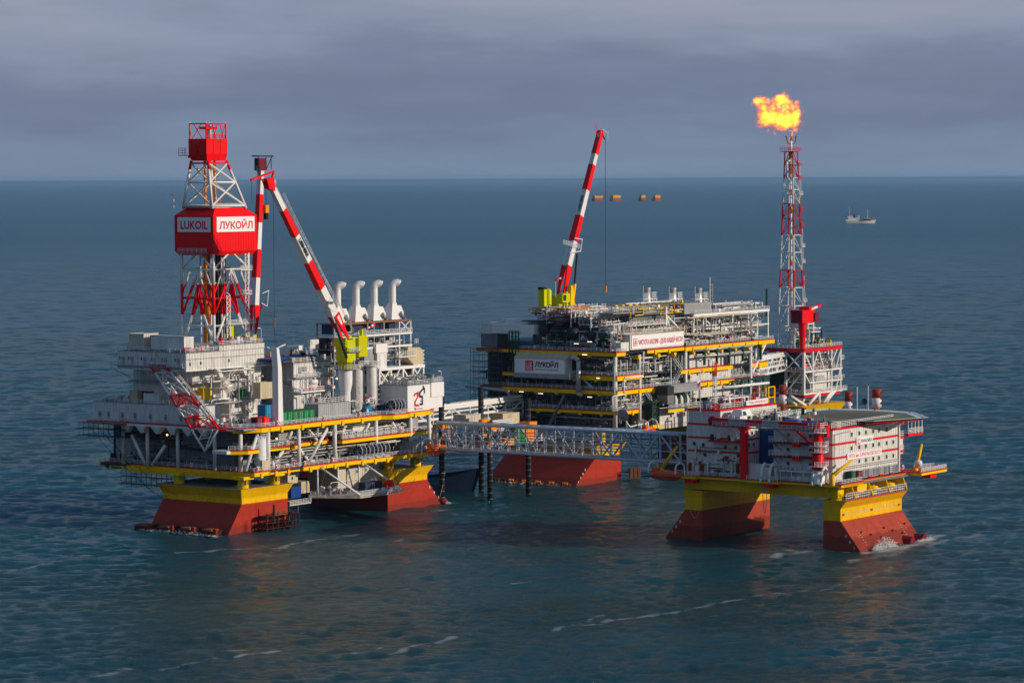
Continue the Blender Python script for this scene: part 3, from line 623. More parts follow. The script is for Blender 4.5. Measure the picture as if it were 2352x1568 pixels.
    # substructure walls below the cantilevered drilling module
    b=M(); b.box(11,33,24,46,29.5,46,'wall'); b.box(33,38.8,20.5,46,29.5,46,'white'); b.box(10,37,19.8,44,36.0,36.5,'white'); b.box(9,30,21,46,41.2,41.6,'grey')
    b.box(20,24,19.9,24,36.5,42.3,'white'); b.box(24,29.4,20.2,24,29.5,41,'wall'); b.box(34.4,35.2,20,20.5,36.5,43,'clean')
    b.box(12,16,41.0,43.6,35.1,45.3,'clean'); b.box(14,17,26,41,35.1,45.3,'steel')
    S=b.build('substructure',T); b=M(); b.rail([(9.6,44,36.6),(9.6,20.1,36.6),(37,20.1,36.6)],step=1.6); b.rail([(9.2,44,41.7),(9.2,21.2,41.7),(20,21.2,41.7)],step=1.8)
    b.stair((26.5,19.2,45.2),(20.5,19.2,41.4),ax=(0,1,0)); b.stair((20.5,19,41.2),(25,19,36.6)); b.stair((27,19.2,36.2),(32,19.2,32)); b.build('railing',S)
    b=M(); kit(b,10,20,18,23,29.6,30,31,('white','grey','clean','steel')); kit(b,12,36,19,21,36.6,20,32,('white','grey','dark','red','clean'),(0.5,1.5)); pipes(b,10,38,17.6,20,30,45,30,33,('white','clean','grey')); b.build('machinery',T)
    D_=M(); D_.box(3.8,38,18.7,45.3,45.4,50.4,'wall'); D_.box(3.5,38.3,18.4,45.6,45.2,45.5,'clean'); D_.box(18,38.05,18.6,40,50.4,51.9,'wall'); D_.box(3.7,18,18.6,45.4,50.4,50.55,'grey')
    D_.box(2.6,3.8,19,47,46.2,46.4,'grey')
    for x0,y in ((17,19),(28,19)): D_.hexa([(x0+2.5,19.5,42.6),(x0+4,19.5,42.6),(x0+4,20.3,42.6),(x0+2.5,20.3,42.6)],[(x0,18.9,45.4),(x0+1.4,18.9,45.4),(x0+1.4,20.3,45.4),(x0,20.3,45.4)],'clean')
    for y in (30,42): D_.bar((2.8,y+6,46.0),(7.5,y,41.8),.25,'beige')
    dm=D_.build('drilling_module',T)
    b=M()
    for y in (43.5,40,35,31,27,22): b.box(3.70,3.80,y-1,y,46.6,48.9,'grey'); b.box(3.66,3.7,y+.6,y+1,48,48.8,'dark')
    for x,z in ((5.2,46.8),(9.8,46.9),(22,47)): b.box(x,x+.6,18.62,18.7,z,z+.9,'dark')
    for z in (48.6,50.4): b.bar((4,18.6,z),(38,18.6,z),.12,'steel')
    b.build('wall_fittings',dm)
    b=M(); b.rail([(2.8,46.8,46.4),(2.8,19.2,46.4)],step=2); b.rail([(4,45.2,50.6),(4,19,50.6),(18,19,50.6)],step=2); b.rail([(18.4,19,52),(37.8,19,52),(37.8,30,52)],step=1.8); b.rail([(38,19.2,45.6),(44,19.2,45.6)],step=1.2); b.box(30,44,18,19.6,45.1,45.4,'clean'); b.rail([(30,18.1,45.4),(44,18.1,45.4)],step=1.2); b.build('railing',dm)
    b=M(); kit(b,19,37,19.6,24,52,46,41,('white','beige','red','steel','clean','maroon','grey'),(0.6,2.2)); kit(b,5,17,19.5,23,50.6,26,42,('red','maroon','grey','white'),(.5,1.4))
    for i,(x,y) in enumerate(((6,41),(6.2,36.6),(6.4,30),(6,25.5))): b.item('equipment_housing').box(x,x+3,y,y+2.6,50.6,52.6,('beige','white','tan','clean')[i])
    for y in (40,33,26): lamp_post(b,6.5,y,50.6,3.6,(0.4,-1,0))
    lamp_post(b,37.6,19.4,52,4,(-1,.2,0)); b.build('drill_floor_equipment',dm)
    # pipe-deck module in the middle
    b=M(); b.box(42.6,60,11.5,34,30.5,45.6,'grey'); b.box(42.5,60.2,11.3,11.5,30.5,45.6,'wall'); b.box(42.4,60.4,11.2,34,45.6,45.9,'grey'); b.box(42.0,60.5,10.0,11.4,41.3,41.6,'grey'); b.box(43,58,9.4,11.4,37.0,37.4,'clean'); b.box(49,60,9.8,11.4,33.6,33.9,'grey')
    pm=b.build('pipe_deck_module',T)
    b=M(); b.rail([(42.6,11.4,45.9),(60,11.4,45.9)],step=1.6,h=1.3); b.rail([(43,10.1,41.6),(60.4,10.1,41.6)],step=1.4); b.rail([(43,9.5,37.4),(58,9.5,37.4)],step=1.4); b.path([(41.9,13,41),(41.9,11.2,41),(41.9,11.2,38.5),(43.4,9.2,38.2),(43.4,9.2,36.4),(44.8,9.2,36.2),(44.8,9.2,31.2),(49,9.2,31.2)],.22,'rail',8); b.path([(42.1,18,44.6),(42.1,18,33)],.12,'maroon'); b.path([(42.2,18,41.2),(42.2,12,39.2)],.1,'maroon')
    for i,x in enumerate((44.8,46.8)): b.box(x,x+1.7,11.1,11.3,42.6,44.6,'grey')
    b.lathe((50,10.9,39.9),[(0.001,-.2),(.7,0),(.7,2.6),(0.001,2.8)],'clean',12,'x'); kit(b,44,57,9.9,11,33.9,14,51,('maroon','green','grey','steel'),(.6,1.4)); kit(b,46,59,9.9,11,37.4,8,52,('red','grey','white'),(.5,1.2)); pipes(b,43,60,10.4,11.2,31,45,26,53,('white','clean','rail','steel')); b.stair((57,9.6,37),(53,9.6,33.4)); b.build('wall_pipework',pm)
    b=M(); g=random.Random(5)
    for i in range(16): y=13+i*.62; b.tube((35,y,46.9+(.3 if i%2 else 0)),(56,y,46.9+(.3 if i%2 else 0)),.26,'blue' if i<9 else 'maroon',6)
    for i in range(22): y=12.3+g.random()*.2+i*.34; b.tube((39,y,46.35),(58,y,46.35),.16,'maroon' if i%3 else 'steel',6)
    b.build('drill_pipe_stack',pm)
    b=M()
    for x,y,s in ((43,12.2,1.5),(46.4,12.2,1.2),(49.4,12,1.6),(43.5,21,2.0),(47,22,1.3)): b.item('wooden_case').box(x,x+s,y,y+s*.8,46,46+s*.9+(1 if y>20 else 0),'jorange' if s<1.4 else 'tan')
    kit(b,50,62,14,24,46,36,54,('steel','white','dark','grey','rail'),(.8,3)); b.box(54,60,22,24,46,50,'clean'); b.box(56,60,16,17,49,52,'white'); b.rail([(49,11.8,48),(52,11.8,48)],step=.6,h=2); b.build('deck_cargo',pm)
    # HVAC tower, intake hood, cement module on the truss
    b=M(); b.box(82.5,88.1,12,19,46.8,49.6,'clean'); b.box(83.2,88,12.2,18,42.2,46.8,'white'); b.box(84.5,86.4,12.1,12.2,42.3,46.3,'clean'); b.box(78,82.5,13,19,44,48.8,'grey'); b.build('ventilation_house',T)
    b=M(); b.vprism([(98.2,47.6),(104.3,47.6),(105.9,46.4),(106.2,44),(105.9,41.8),(101.9,41.8),(98.2,44.6)],12,18,'tan')
    for z in (42.6,43.8,45,46.2): b.box(105.5,106.7,12.1,18,z,z+.5,'beige')
    b.build('air_intake_hood',T)
    b=M(); b.box(83.5,106.3,11.6,18,41.3,42.2,'clean'); b.box(83.5,97,11.8,18,36.6,37.1,'clean'); TR=b
    for x in (83.8,89.5,95.5,100.5,105.8): TR.bar((x,12,36.8),(x,12,41.5),.6,'clean')
    for p,q in (((84,36.9),(89,41.3)),((84,41.3),(89,36.9)),((89.8,37),(94,41.3)),((95.8,41.3),(99,37.6)),((100.8,37.6),(104.6,41.3)),((101,41.3),(104,38)),((89.5,36.9),(92.4,31.6))): TR.bar((p[0],12,p[1]),(q[0],12,q[1]),.42,'clean')
    for x in (83.8,95.5,105.8): TR.bar((x,16,30),(x,16,41.5),.6,'clean')
    TR.build('support_truss',T)
    b=M(); b.box(84.5,95,13,19,37.2,40,'beige'); b.box(84,100,14,20,29.6,36.4,'steel'); b.vprism([(85.5,29.6),(90,29.6),(90.6,34),(90.4,36.4),(85.8,36.4)],12,14,'tan'); b.box(86,106,15,20,37.2,41.2,'dark'); b.build('filter_house',T)
    b=M(); b.box(80.6,92,-1.5,9,29.5,37.4,'clean'); b.box(92,98.4,-1.8,8,33.3,37.7,'clean'); b.box(92,98,-1.5,8,30.0,33.3,'clean'); b.box(80.4,92.1,-1.7,9,37.4,37.6,'grey')
    EB=b.build('emblem_block',T)
    b=M(m='lava'); y=-1.62
    def bl(pts,m): b.vprism(pts,-1.62,-1.5,m)
    bl([(83.5,34.3),(84.0,34.0),(84.4,34.5),(85.6,34.7),(85.9,35.4),(83.9,34.9)],'lava'); bl([(85.2,34.9),(86.0,35.2),(86.0,34.0),(84.5,32.4),(83.8,32.3),(85.2,33.8)],'lava'); bl([(83.9,32.5),(84.5,32.5),(84.5,31.6),(86.1,31.5),(86.1,30.9),(83.9,31.0)],'lava')
    bl([(86.3,35.3),(88.4,36.5),(88.6,36.0),(86.9,35.0),(86.9,34.1),(88.1,34.1),(88.1,31.2),(86.5,31.2),(86.5,31.8),(87.5,31.8),(87.5,33.5),(86.3,33.5)],'ink'); bl([(87.9,37.0),(88.5,37.0),(89.1,36.2),(89.1,34.9),(88.6,34.4),(88.6,35.9)],'ink')
    b.build('emblem',EB); text('ЛУКОЙЛ',EB,(85.0,-1.5,29.95),'b',3.1,.55,'ink'); text('лет',EB,(86.7,-1.5,32.1),'b',.7,.5,'ink')
    q=M(); q.box(84.0,84.7,-1.6,-1.5,29.9,30.6,'lava'); q.build('logo',EB)
    b=M(); b.rail([(80.8,8,37.6),(80.8,-1.4,37.6),(92,-1.4,37.6),(92,-1.6,37.8),(98.2,-1.6,37.8),(98.2,6,37.8)],step=1.4,h=1.3); kit(b,81,97,-.8,6,37.7,40,61,('steel','grey','pipe_grey','white'),(.6,2)); pipes(b,81,97,-.5,6,38.2,40.2,24,62); lamp_post(b,97.8,-1.2,37.8,3,(-1,0,0)); b.build('roof_equipment',EB)
    b=M(m='rail')
    return T
platform_a()
def a_derrick():
    T=thing('derrick','A',(31,32,51.5),'tall white and red lattice drilling derrick with a big red wind wall','derrick'); o=(31,32,51.5)
    x0,x1,y0,y1=24.2,39.6,26,38.4
    b=M(o)
    def col(p,q,r=.42,cuts=None):
        p=Vector(p);q=Vector(q); zz=[(51.5,'white'),(59.8,'white'),(66.6,'red'),(75.2,'white'),(200,'white')]
        zs=[51.5,60.4,69.2,79]; 
        segs=[(51.5,60.4,'tower'),(60.4,69.2,'red'),(69.2,92,'tower')]
        for z0,z1,m in segs:
            lo=max(min(p.z,q.z),z0); hi=min(max(p.z,q.z),z1)
            if hi>lo:
                f=lambda z:p.lerp(q,(z-p.z)/(q.z-p.z)) if abs(q.z-p.z)>1e-3 else p
                b.tube(f(lo),f(hi),r,m,8)
            elif abs(q.z-p.z)<1e-3 and z0<=p.z<z1: b.tube(p,q,r,m,8)
    cs=[(x0,y0),(x1,y0),(x1,y1),(x0,y1)]
    for i in range(4):
        (xa,ya),(xb,yb)=cs[i],cs[(i+1)%4]; mx,my=(xa+xb)/2,(ya+yb)/2
        col((xa,ya,51.5),(xa,ya,79),.45)
        for z in (57.2,65.2,73.6): col((xa,ya,z),(xb,yb,z),.28)
        col((xa,ya,51.5),(mx,my,65.2),.38); col((xb,yb,51.5),(mx,my,65.2),.38)
        col((xa,ya,60),(mx,my,73.4),.3); col((xb,yb,60),(mx,my,73.4),.3)
        col((xa,ya,73.6),(mx,my,79),.3); col((xb,yb,73.6),(mx,my,79),.3)
    for i in range(4):
        (xa,ya),(xb,yb)=cs[i],cs[(i+1)%4]; mx,my=(xa+xb)/2,(ya+yb)/2
        for t in (.25,.75): xx,yy=xa+(xb-xa)*t,ya+(yb-ya)*t; col((xx,yy,57.4),(mx,my,69.6),.24); col((xx,yy,73.4),(xa if t<.5 else xb,ya if t<.5 else yb,66),.22)
        col((mx,my,65.2),(mx,my,73.6),.22)
    for x,y in ((26.4,29),(30.4,28.4),(34.4,31),(28.6,35),(37,36)): col((x,y,51.5),(x,y,79),.26)
    for z in (61.2,69.4): col((24.4,32,z),(39.4,32,z),.22); col((32,26.2,z),(32,38.2,z),.22)
    b.build('lower_frame',T)
    b=M(o,'red'); X0,X1,Y0,Y1=23.2,42.6,25,40.2
    b.hexa([(X0,Y0,79.0),(X1,Y0,79.0),(X1,Y1,79.0),(X0,Y1,79.0)],[(X0,Y0,89.4),(X1,Y0,89.4),(X1,Y1,89.4),(X0,Y1,89.4)])
    b.hexa([(X0+.9,Y0+.9,77.8),(X1-.9,Y0+.9,77.8),(X1-.9,Y1-.9,77.8),(X0+.9,Y1-.9,77.8)],[(X0,Y0,79),(X1,Y0,79),(X1,Y1,79),(X0,Y1,79)])
    b.hexa([(X0,Y0,89.4),(X1,Y0,89.4),(X1,Y1,89.4),(X0,Y1,89.4)],[(X0+3,Y0+2,91.6),(X1-3.5,Y0+2,91.6),(X1-3.5,Y1-2,91.6),(X0+3,Y1-2,91.6)])
    for i in range(17): x=X0+.6+i*1.15; b.box(x,x+.09,Y0-.05,Y0+.02,79.1,89.3)
    for i in range(13): y=Y0+.6+i*1.15; b.box(X0-.05,X0+.02,y,y+.09,79.1,89.3)
    w=b.build('wind_wall',T)
    b=M(o); b.box(24.6,41.4,Y0-.12,Y0-.06,84.6,89.0,'banner'); s=b.build('sign_board',T); text('ЛУКОЙЛ',s,(25.7,Y0-.12,85.4),'b',14.8,2.9,'lava',off=o,bold=.028)
    b=M(o); b.box(X0-.12,X0-.06,26.0,38.9,84.6,88.9,'banner'); s=b.build('sign_board',T); text('LUKOIL',s,(X0-.12,37.7,85.4),'a',10.6,2.5,'lava',off=o,bold=.028)
    b=M(o); b.rail([(X0-1,38,78.6),(X0-1,27,78.6)],h=1.2,m='rail'); b.box(X0-1.2,X0,27,38,78.3,78.5,'grey'); b.bar((X0-1,39.5,91.6),(X0-1,39.5,95.5),.2,'rail'); b.bar((X0-1,39.5,95.5),(X0-1,41,95.8),.2,'rail')
    b.box(25,33,27,38,91.6,92.2,'beige'); b.rail([(24.6,38,91.7),(24.6,26.4,91.7),(39,26.4,91.7)],m='clean'); b.build('catwalk',T)
    # upper mast : vertical front-left leg, raking right leg
    bt=[(24.6,26.6,91.4),(39.6,26.6,91.4),(39.6,38,91.4),(24.6,38,91.4)]; tp=[(24.6,28,105.4),(32.6,28,105.4),(32.6,34.6,105.4),(24.6,34.6,105.4)]
    b=M(o,'tower'); L=lambda i,t:Vector(bt[i]).lerp(Vector(tp[i]),t)
    for i in range(4):
        j=(i+1)%4; b.tube(L(i,0),L(i,.82),.42,'tower',8); b.tube(L(i,.82),L(i,1),.42,'red',8)
        for t in (.06,.55): b.tube(L(i,t),L(j,t),.32,'tower',8)
        b.tube(L(i,.06),L(j,.55),.26); b.tube(L(j,.06),L(i,.55),.26); b.tube(L(i,.55),L(j,.95),.26); b.tube(L(i,.95),L(j,.55),.24)
    b.tube(L(0,.95),L(1,.95),.3,'red'); b.tube(L(3,.95),L(0,.95),.3,'red')
    b.build('upper_frame',T)
    b=M(o,'red'); b.box(23.7,32.9,27.8,34.8,107.4,111.8); b.hexa([(24.6,28.4,105.4),(32.6,28.4,105.4),(32.6,34.4,105.4),(24.6,34.4,105.4)],[(23.7,27.8,107.4),(32.9,27.8,107.4),(32.9,34.8,107.4),(23.7,34.8,107.4)])
    for x in (26.6,29.7): b.box(x,x+.08,27.74,27.8,107.5,111.7,'maroon')
    b.lathe((23.5,31.3,109.4),[(0.001,-1.8),(.5,-1.6),(.6,0),(1.0,.4),(1.0,1.5),(0.001,1.7)],'red',10)
    b.build('crown_housing',T)
    b=M(o,'red')
    for x,y in ((24,28.1),(32.6,28.1),(32.6,34.5),(24,34.5)): b.bar((x,y,111.8),(x,y,116.3),.3); b.bar((x,y,116.3),(x,y,116.9),.12,'clean')
    for z in (116.2,):
        for p,q in (((24,28.1),(32.6,28.1)),((32.6,28.1),(32.6,34.5)),((32.6,34.5),(24,34.5)),((24,34.5),(24,28.1))): b.bar((*p,z),(*q,z),.3)
    for x in (26.5,30): b.bar((x,28.1,116.2),(x+1.6,28.1,111.8),.2); b.bar((x+2.4,28.1,116.2),(x+.6,28.1,111.8),.16)
    b.bar((24,33,116.2),(24,29.6,111.8),.2); b.bar((24,30,116.2),(24,33.6,111.8),.16); b.tube((28.6,31,111.8),(28.6,31,116.0),.7,'pipe_grey'); b.box(26,31,30,32.5,114.6,115.3); b.rail([(24.2,28.3,111.9),(32.4,28.3,111.9),(32.4,34.3,111.9)],m='red')
    b.build('crown_frame',T)
    b=M(o); b.box(22.7,25.6,34.8,38,106.9,107.1,'grey'); b.rail([(25.6,38,107.1),(22.8,38,107.1),(22.8,35,107.1)],h=2,m='steel'); b.box(23.4,25,33.9,34.8,106.2,106.9,'red'); b.build('crown_balcony',T)
    b=M(o); b.tube((27,31.4,52),(27,31.4,107),.4,'jorange',8); b.tube((29.6,30,92),(29.6,30,107),.35,'jorange',8); b.tube((28.2,33,52),(28.2,33,78),.35,'rusty'); b.box(30,32.4,33,35,52,78,'dark'); b.box(35.5,37.6,33,36,52,78,'dark')
    for x in (28.8,31.5,33,34.4): b.bar((x,32,52),(x,32,107),.07,'pipe_grey')
    b.tube((27.5,31,57),(27.5,31,63),.8,'jorange',8); b.bar((30.3,32,96),(30.3,32,105),.3,'yellow'); b.build('travelling_block',T)
    b=M(o); 
    for x,y in ((29.8,25.3),(38.0,25.2)):
        b.bar((x-.7,y,52),(x-.7,y,66 if x<35 else 78),.22,'clean'); b.bar((x+.7,y,52),(x+.7,y,66 if x<35 else 78),.22,'clean')
        for i in range(9 if x<35 else 16): z=52.5+i*1.6; b.bar((x-.7,y,z),(x+.7,y,z+.8),.12,'clean'); b.bar((x+.7,y,z+.8),(x-.7,y,z+1.6),.12,'clean')
    for z,x0_,x1_ in ((57.4,28.8,41),(66,34.6,39.4),(73.2,34.6,39.6)): b.box(x0_,x1_,24.4,26,z,z+.2,'clean'); b.rail([(x0_,24.5,z+.2),(x1_,24.5,z+.2)],step=1.2,m='clean')
    b.build('access_tower',T)
    return T
a_derrick()
def boom_box(mb,p,q,side,w0,w1,h0,h1,cuts,mats):
    """box boom from p to q; side = unit vector across; tapering"""
    p=Vector(p);q=Vector(q);s=Vector(side).normalized(); d=(q-p).normalized(); n=d.cross(s).normalized(); s=n.cross(d).normalized()
    for i in range(len(cuts)-1):
        t0,t1=cuts[i],cuts[i+1]; rr=[]
        for t in (t0,t1):
            c=p.lerp(q,t); w=w0+(w1-w0)*t; h=h0+(h1-h0)*t
            rr.append([tuple(c+s*(w/2*a)+n*(h/2*b)) for a,b in ((-1,-1),(1,-1),(1,1),(-1,1))])
        mb.hexa(rr[0],rr[1],mats[i%len(mats)])
def a_cranes():
    # crane beside the silos, boom raised towards the derrick
    o=(58.9,5,29.5); T=thing('pedestal_crane','A',o,'yellow-green pedestal crane with red and white boom leaning left, beside the white silos','crane','pedestal cranes')
    b=M(o); b.lathe((58.9,5,29.5),[(1.5,0),(1.5,7.0),(2.1,9.6),(2.1,14.0)],'clean',24); b.build('pedestal',T)
    b=M(o); b.lathe((58.9,5,43.5),[(2.2,0),(2.2,2.3),(2.5,2.35),(2.5,2.7),(2.0,2.75)],'lime',24)
    for i in range(9): b.box(57.4+i*.35,57.45+i*.35,2.74,2.8,43.6,45.6,'steel')
    b.build('slew_ring',T)
    b=M(o); b.box(56.8,61,3.2,6.8,46.2,52.6,'lime'); b.hexa([(57.2,2.8,46.2),(61.2,2.8,46.2),(61.2,3.2,46.2),(57.2,3.2,46.2)],[(56.7,2.4,51.8),(60.6,2.4,51.8),(60.6,3.2,51.8),(56.7,3.2,51.8)],'lime'); b.box(56.2,57.2,2.6,7.2,50.2,52.9,'lime'); b.lathe((60.2,4.6,53),[(0.001,-1),(.9,-.9),(.9,.4),(0.001,.6)],'lime',12); b.box(61,64.5,3.4,6.4,46.6,52.9,'lime'); b.box(62.2,66.2,2.4,5.2,47.0,53.3,'lime')
    for i in range(5): b.box(62.4+i*.75,62.5+i*.75,2.34,2.4,47.2,53.1,'yellow')
    b.box(64.2,65,2.8,3.6,53.3,55.2,'lime'); b.box(65.1,66,2.6,3.6,53.3,55.4,'grey'); b.hexa([(56.4,2.2,45.6),(59.0,2.2,45.6),(59,3.4,45.6),(56.4,3.4,45.6)],[(56.2,2.0,47.4),(58.2,2.0,47.4),(58.2,3.4,47.4),(56.2,3.4,47.4)],'lime'); b.build('machinery_house',T)
    b=M(o); b.box(56.6,63,1.6,2.4,48.6,48.8,'grey'); b.rail([(56.8,1.7,48.8),(61.6,1.7,48.8)],step=1); b.lathe((58.9,5,43.4),[(2.2,0),(3.2,0),(3.2,.2),(2.2,.2)],'grey',20)
    for i in range(20):
        a=6.283*i/20; b.bar((58.9+3.1*math.cos(a),5+3.1*math.sin(a),43.6),(58.9+3.1*math.cos(a),5+3.1*math.sin(a),44.8),.07,'rail'); a2=6.283*(i+1)/20
        for h in (44.2,44.8): b.bar((58.9+3.1*math.cos(a),5+3.1*math.sin(a),h),(58.9+3.1*math.cos(a2),5+3.1*math.sin(a2),h),.06,'rail')
    b.box(57,61,1.8,2.6,52.7,52.85,'clean'); b.build('walkway',T)
    foot=Vector((58.2,4.4,52.6)); tip=Vector((24.6,4.4,98.8)); cuts=[.16,.30,.46,.62,.78,.965]
    b=M(o); s=(0,1,0)
    # tapered foot : two cheeks closing on the pivot
    c=foot.lerp(tip,.16); d=(tip-foot).normalized(); n=d.cross(Vector((0,1,0)))
    for sgn in (-1,1):
        y=4.4+sgn*1.25; e=1.35
        P0=foot; b.hexa([tuple(P0+Vector((0,sgn*1.25-.18,0))-n*.35),tuple(P0+Vector((0,sgn*1.25+.18,0))-n*.35),tuple(P0+Vector((0,sgn*1.25+.18,0))+n*.35),tuple(P0+Vector((0,sgn*1.25-.18,0))+n*.35)],
                       [tuple(c+Vector((0,sgn*1.25-.18,0))-n*e),tuple(c+Vector((0,sgn*1.25+.18,0))-n*e),tuple(c+Vector((0,sgn*1.25+.18,0))+n*e),tuple(c+Vector((0,sgn*1.25-.18,0))+n*e)],'red')
    pp=foot.lerp(tip,.095); qq=foot.lerp(tip,.15); boom_box(b,pp,qq,(0,1,0),2.98,2.98,.7,1.1,[0,1],['tower'])
    b2=b; b=M(o); boom_box(b,foot,tip,s,2.3,1.4,2.8,1.6,[.16,.335],['tower']); boom_box(b,foot,tip,s,2.3,1.4,2.8,1.6,[.335,.505,.67,.835,.965],['red','tower','red','tower'])
    for k in b2.f: pass
    n0=len(b.v); b.v+=b2.v; b.f+=[tuple(i+n0 for i in f) for f in b2.f]; b.k+=b2.k; b.sm+=b2.sm
    bm=b.build('boom',T)
    # boom lettering runs along the boom
    t=text('LIEBHERR',bm,(0,0,0),'b',6.4,1.3,'ink',bold=.05); dn=-d; nr=Vector((-dn.z,0,dn.x)); c=foot.lerp(tip,.648)
    for v in t.data.vertices: q=c+dn*v.co.x+nr*(v.co.z-.65)+Vector((0,-1.04,0)); v.co=(q.x-o[0],q.y-o[1],q.z-o[2])
    b=M(o); h=tip
    b.hexa([tuple(h+Vector((-1.4,-1,-1.6))),tuple(h+Vector((1.2,-1,-2.2))),tuple(h+Vector((1.2,1,-2.2))),tuple(h+Vector((-1.4,1,-1.6)))],[tuple(h+Vector((-2.6,-1,1.2))),tuple(h+Vector((.6,-1,1.6))),tuple(h+Vector((.6,1,1.6))),tuple(h+Vector((-2.6,1,1.2)))],'red')
    b.bar(h+Vector((1.8,0,3.4)),h+Vector((-8.4,0,.9)),.55,'red'); b.bar(h+Vector((.4,0,0)),h+Vector((1.6,0,3.2)),.5,'red'); b.bar(h+Vector((-1,0,0)),h+Vector((-5,0,1.6)),.3,'red'); b.lathe(tuple(h+Vector((1.6,-.5,0.2))),[(0.001,0),(.8,0),(.8,1),(0.001,1)],'grey',12,'y'); b.build('boom_head',T)
    b=M(o)
    for k in (0,1): b.bar(h+Vector((1.2+k*.3,0,.6)),foot+Vector((3.6+k*.6,0,2.2)),.09,'pipe_grey')
    w=n*(1 if n.z<0 else -1)
    for i in range(16):
        c=foot.lerp(tip,.2+i*.047); u=-n*2.0 if (-n).x>0 else n*2.0; b.bar(c+u*.8+Vector((0,-.9,0)),c+u*1.35+Vector((0,-.9,0)),.07,'rail')
    for kk in (1.05,1.35): b.bar(foot.lerp(tip,.2)+u*kk+Vector((0,-.9,0)),foot.lerp(tip,.9)+u*kk*.9+Vector((0,-.9,0)),.07,'rail')
    b.build('stay_rope',T)
    b=M(o); b.tube((56.2,2.2,47),(52.0,3.2,57.4),.42,'dark',8); b.tube((52.0,3.2,57.4),(50.0,3.4,61.8),.22,'clean',8); b.path([(49.4,1.8,61.0),(47.3,1.8,62.6),(48.3,1.8,65),(50,1.8,64.4)],.12,'rail'); b.box(47.4,52,1.4,3,63.8,64,'grey'); b.build('luffing_cylinder',T)
    b=M(o); f=h+Vector((-8,0,.8)); g=h+Vector((1.4,0,0)); b.bar(g,(g.x,4.4,57),.07,'black'); b.bar((g.x,4.4,60),(g.x,4.4,57),.3,'rusty'); b.bar(f,(f.x,4.4,93),.07,'black'); b.bar((g.x,4.4,57),(g.x-.5,4.4,48),.06,'black'); b.bar((g.x,4.4,57),(g.x+1.4,4.4,48),.06,'black'); b.build('hoist_rope',T)
    # crane behind the derrick
    o=(64.5,45,29.5); T=thing('pedestal_crane','A',o,'pedestal crane behind the derrick with steep red and white boom and black boom head','crane','pedestal cranes')
    b=M(o); b.lathe((61,45,29.5),[(1.8,0),(1.8,16),(2.2,20)],'clean',20); b.build('pedestal',T)
    b=M(o); b.box(58,63.5,43,47,49.5,52.6,'lime'); b.box(52,54,44,47,48.5,55.5,'lime'); b.box(53,59,44,46,50,52,'lime'); b.build('machinery_house',T)
    foot=Vector((63.7,45,53.6)); tip=Vector((68.0,45,104.5)); b=M(o)
    for sy in (-1,1): boom_box(b,foot+Vector((0,sy*1.1,0)),foot.lerp(tip,.155)+Vector((0,sy*1.1,0)),(0,1,0),.4,.4,.8,2.6,[0,1],['red'])
    boom_box(b,foot,tip,(0,1,0),2.1,1.5,2.0,1.5,[.155,.32,.49,.65,.82,.965],['tower','red','tower','red','tower']); b.build('boom',T)
    b=M(o); t=tip; b.box(t.x-2,t.x+1,44,46,102.6,106.4,'maroon')
    for dx in (-2.4,1.2,3.6): b.bar((t.x+dx,44,103),(t.x+dx,44,107),.18,'dark')
    b.box(t.x-3,t.x+4.6,43.8,46.2,106.8,107.2,'dark'); b.rail([(t.x-3.6,43.9,101.8),(t.x-2,43.9,101.8)],m='dark',h=2); b.bar((t.x+4.2,44,107.2),(t.x+1,44,102.6),.2,'dark'); b.bar((t.x-3.4,44,104),(t.x-1,44,99.6),.25,'dark'); b.build('boom_head',T)
    b=M(o); b.bar((69.6,44.5,99),(69.6,44.5,92),.1,'black'); b.box(68.8,70.4,44,45.2,89.6,92,'jorange'); b.box(69.1,70.1,44.1,45.1,87.6,89.6,'black'); b.build('hook_block',T)
    b=M(o); b.path([(66,43.6,62),(68.6,43.6,61),(69.4,43.6,65.8),(66.4,43.6,65)],.15,'rail'); b.bar((66.6,44,62),(62.5,44,50),.3,'dark'); b.bar((62.8,44,54),(66,44,100),.08,'black'); b.build('luffing_cylinder',T)
a_cranes()
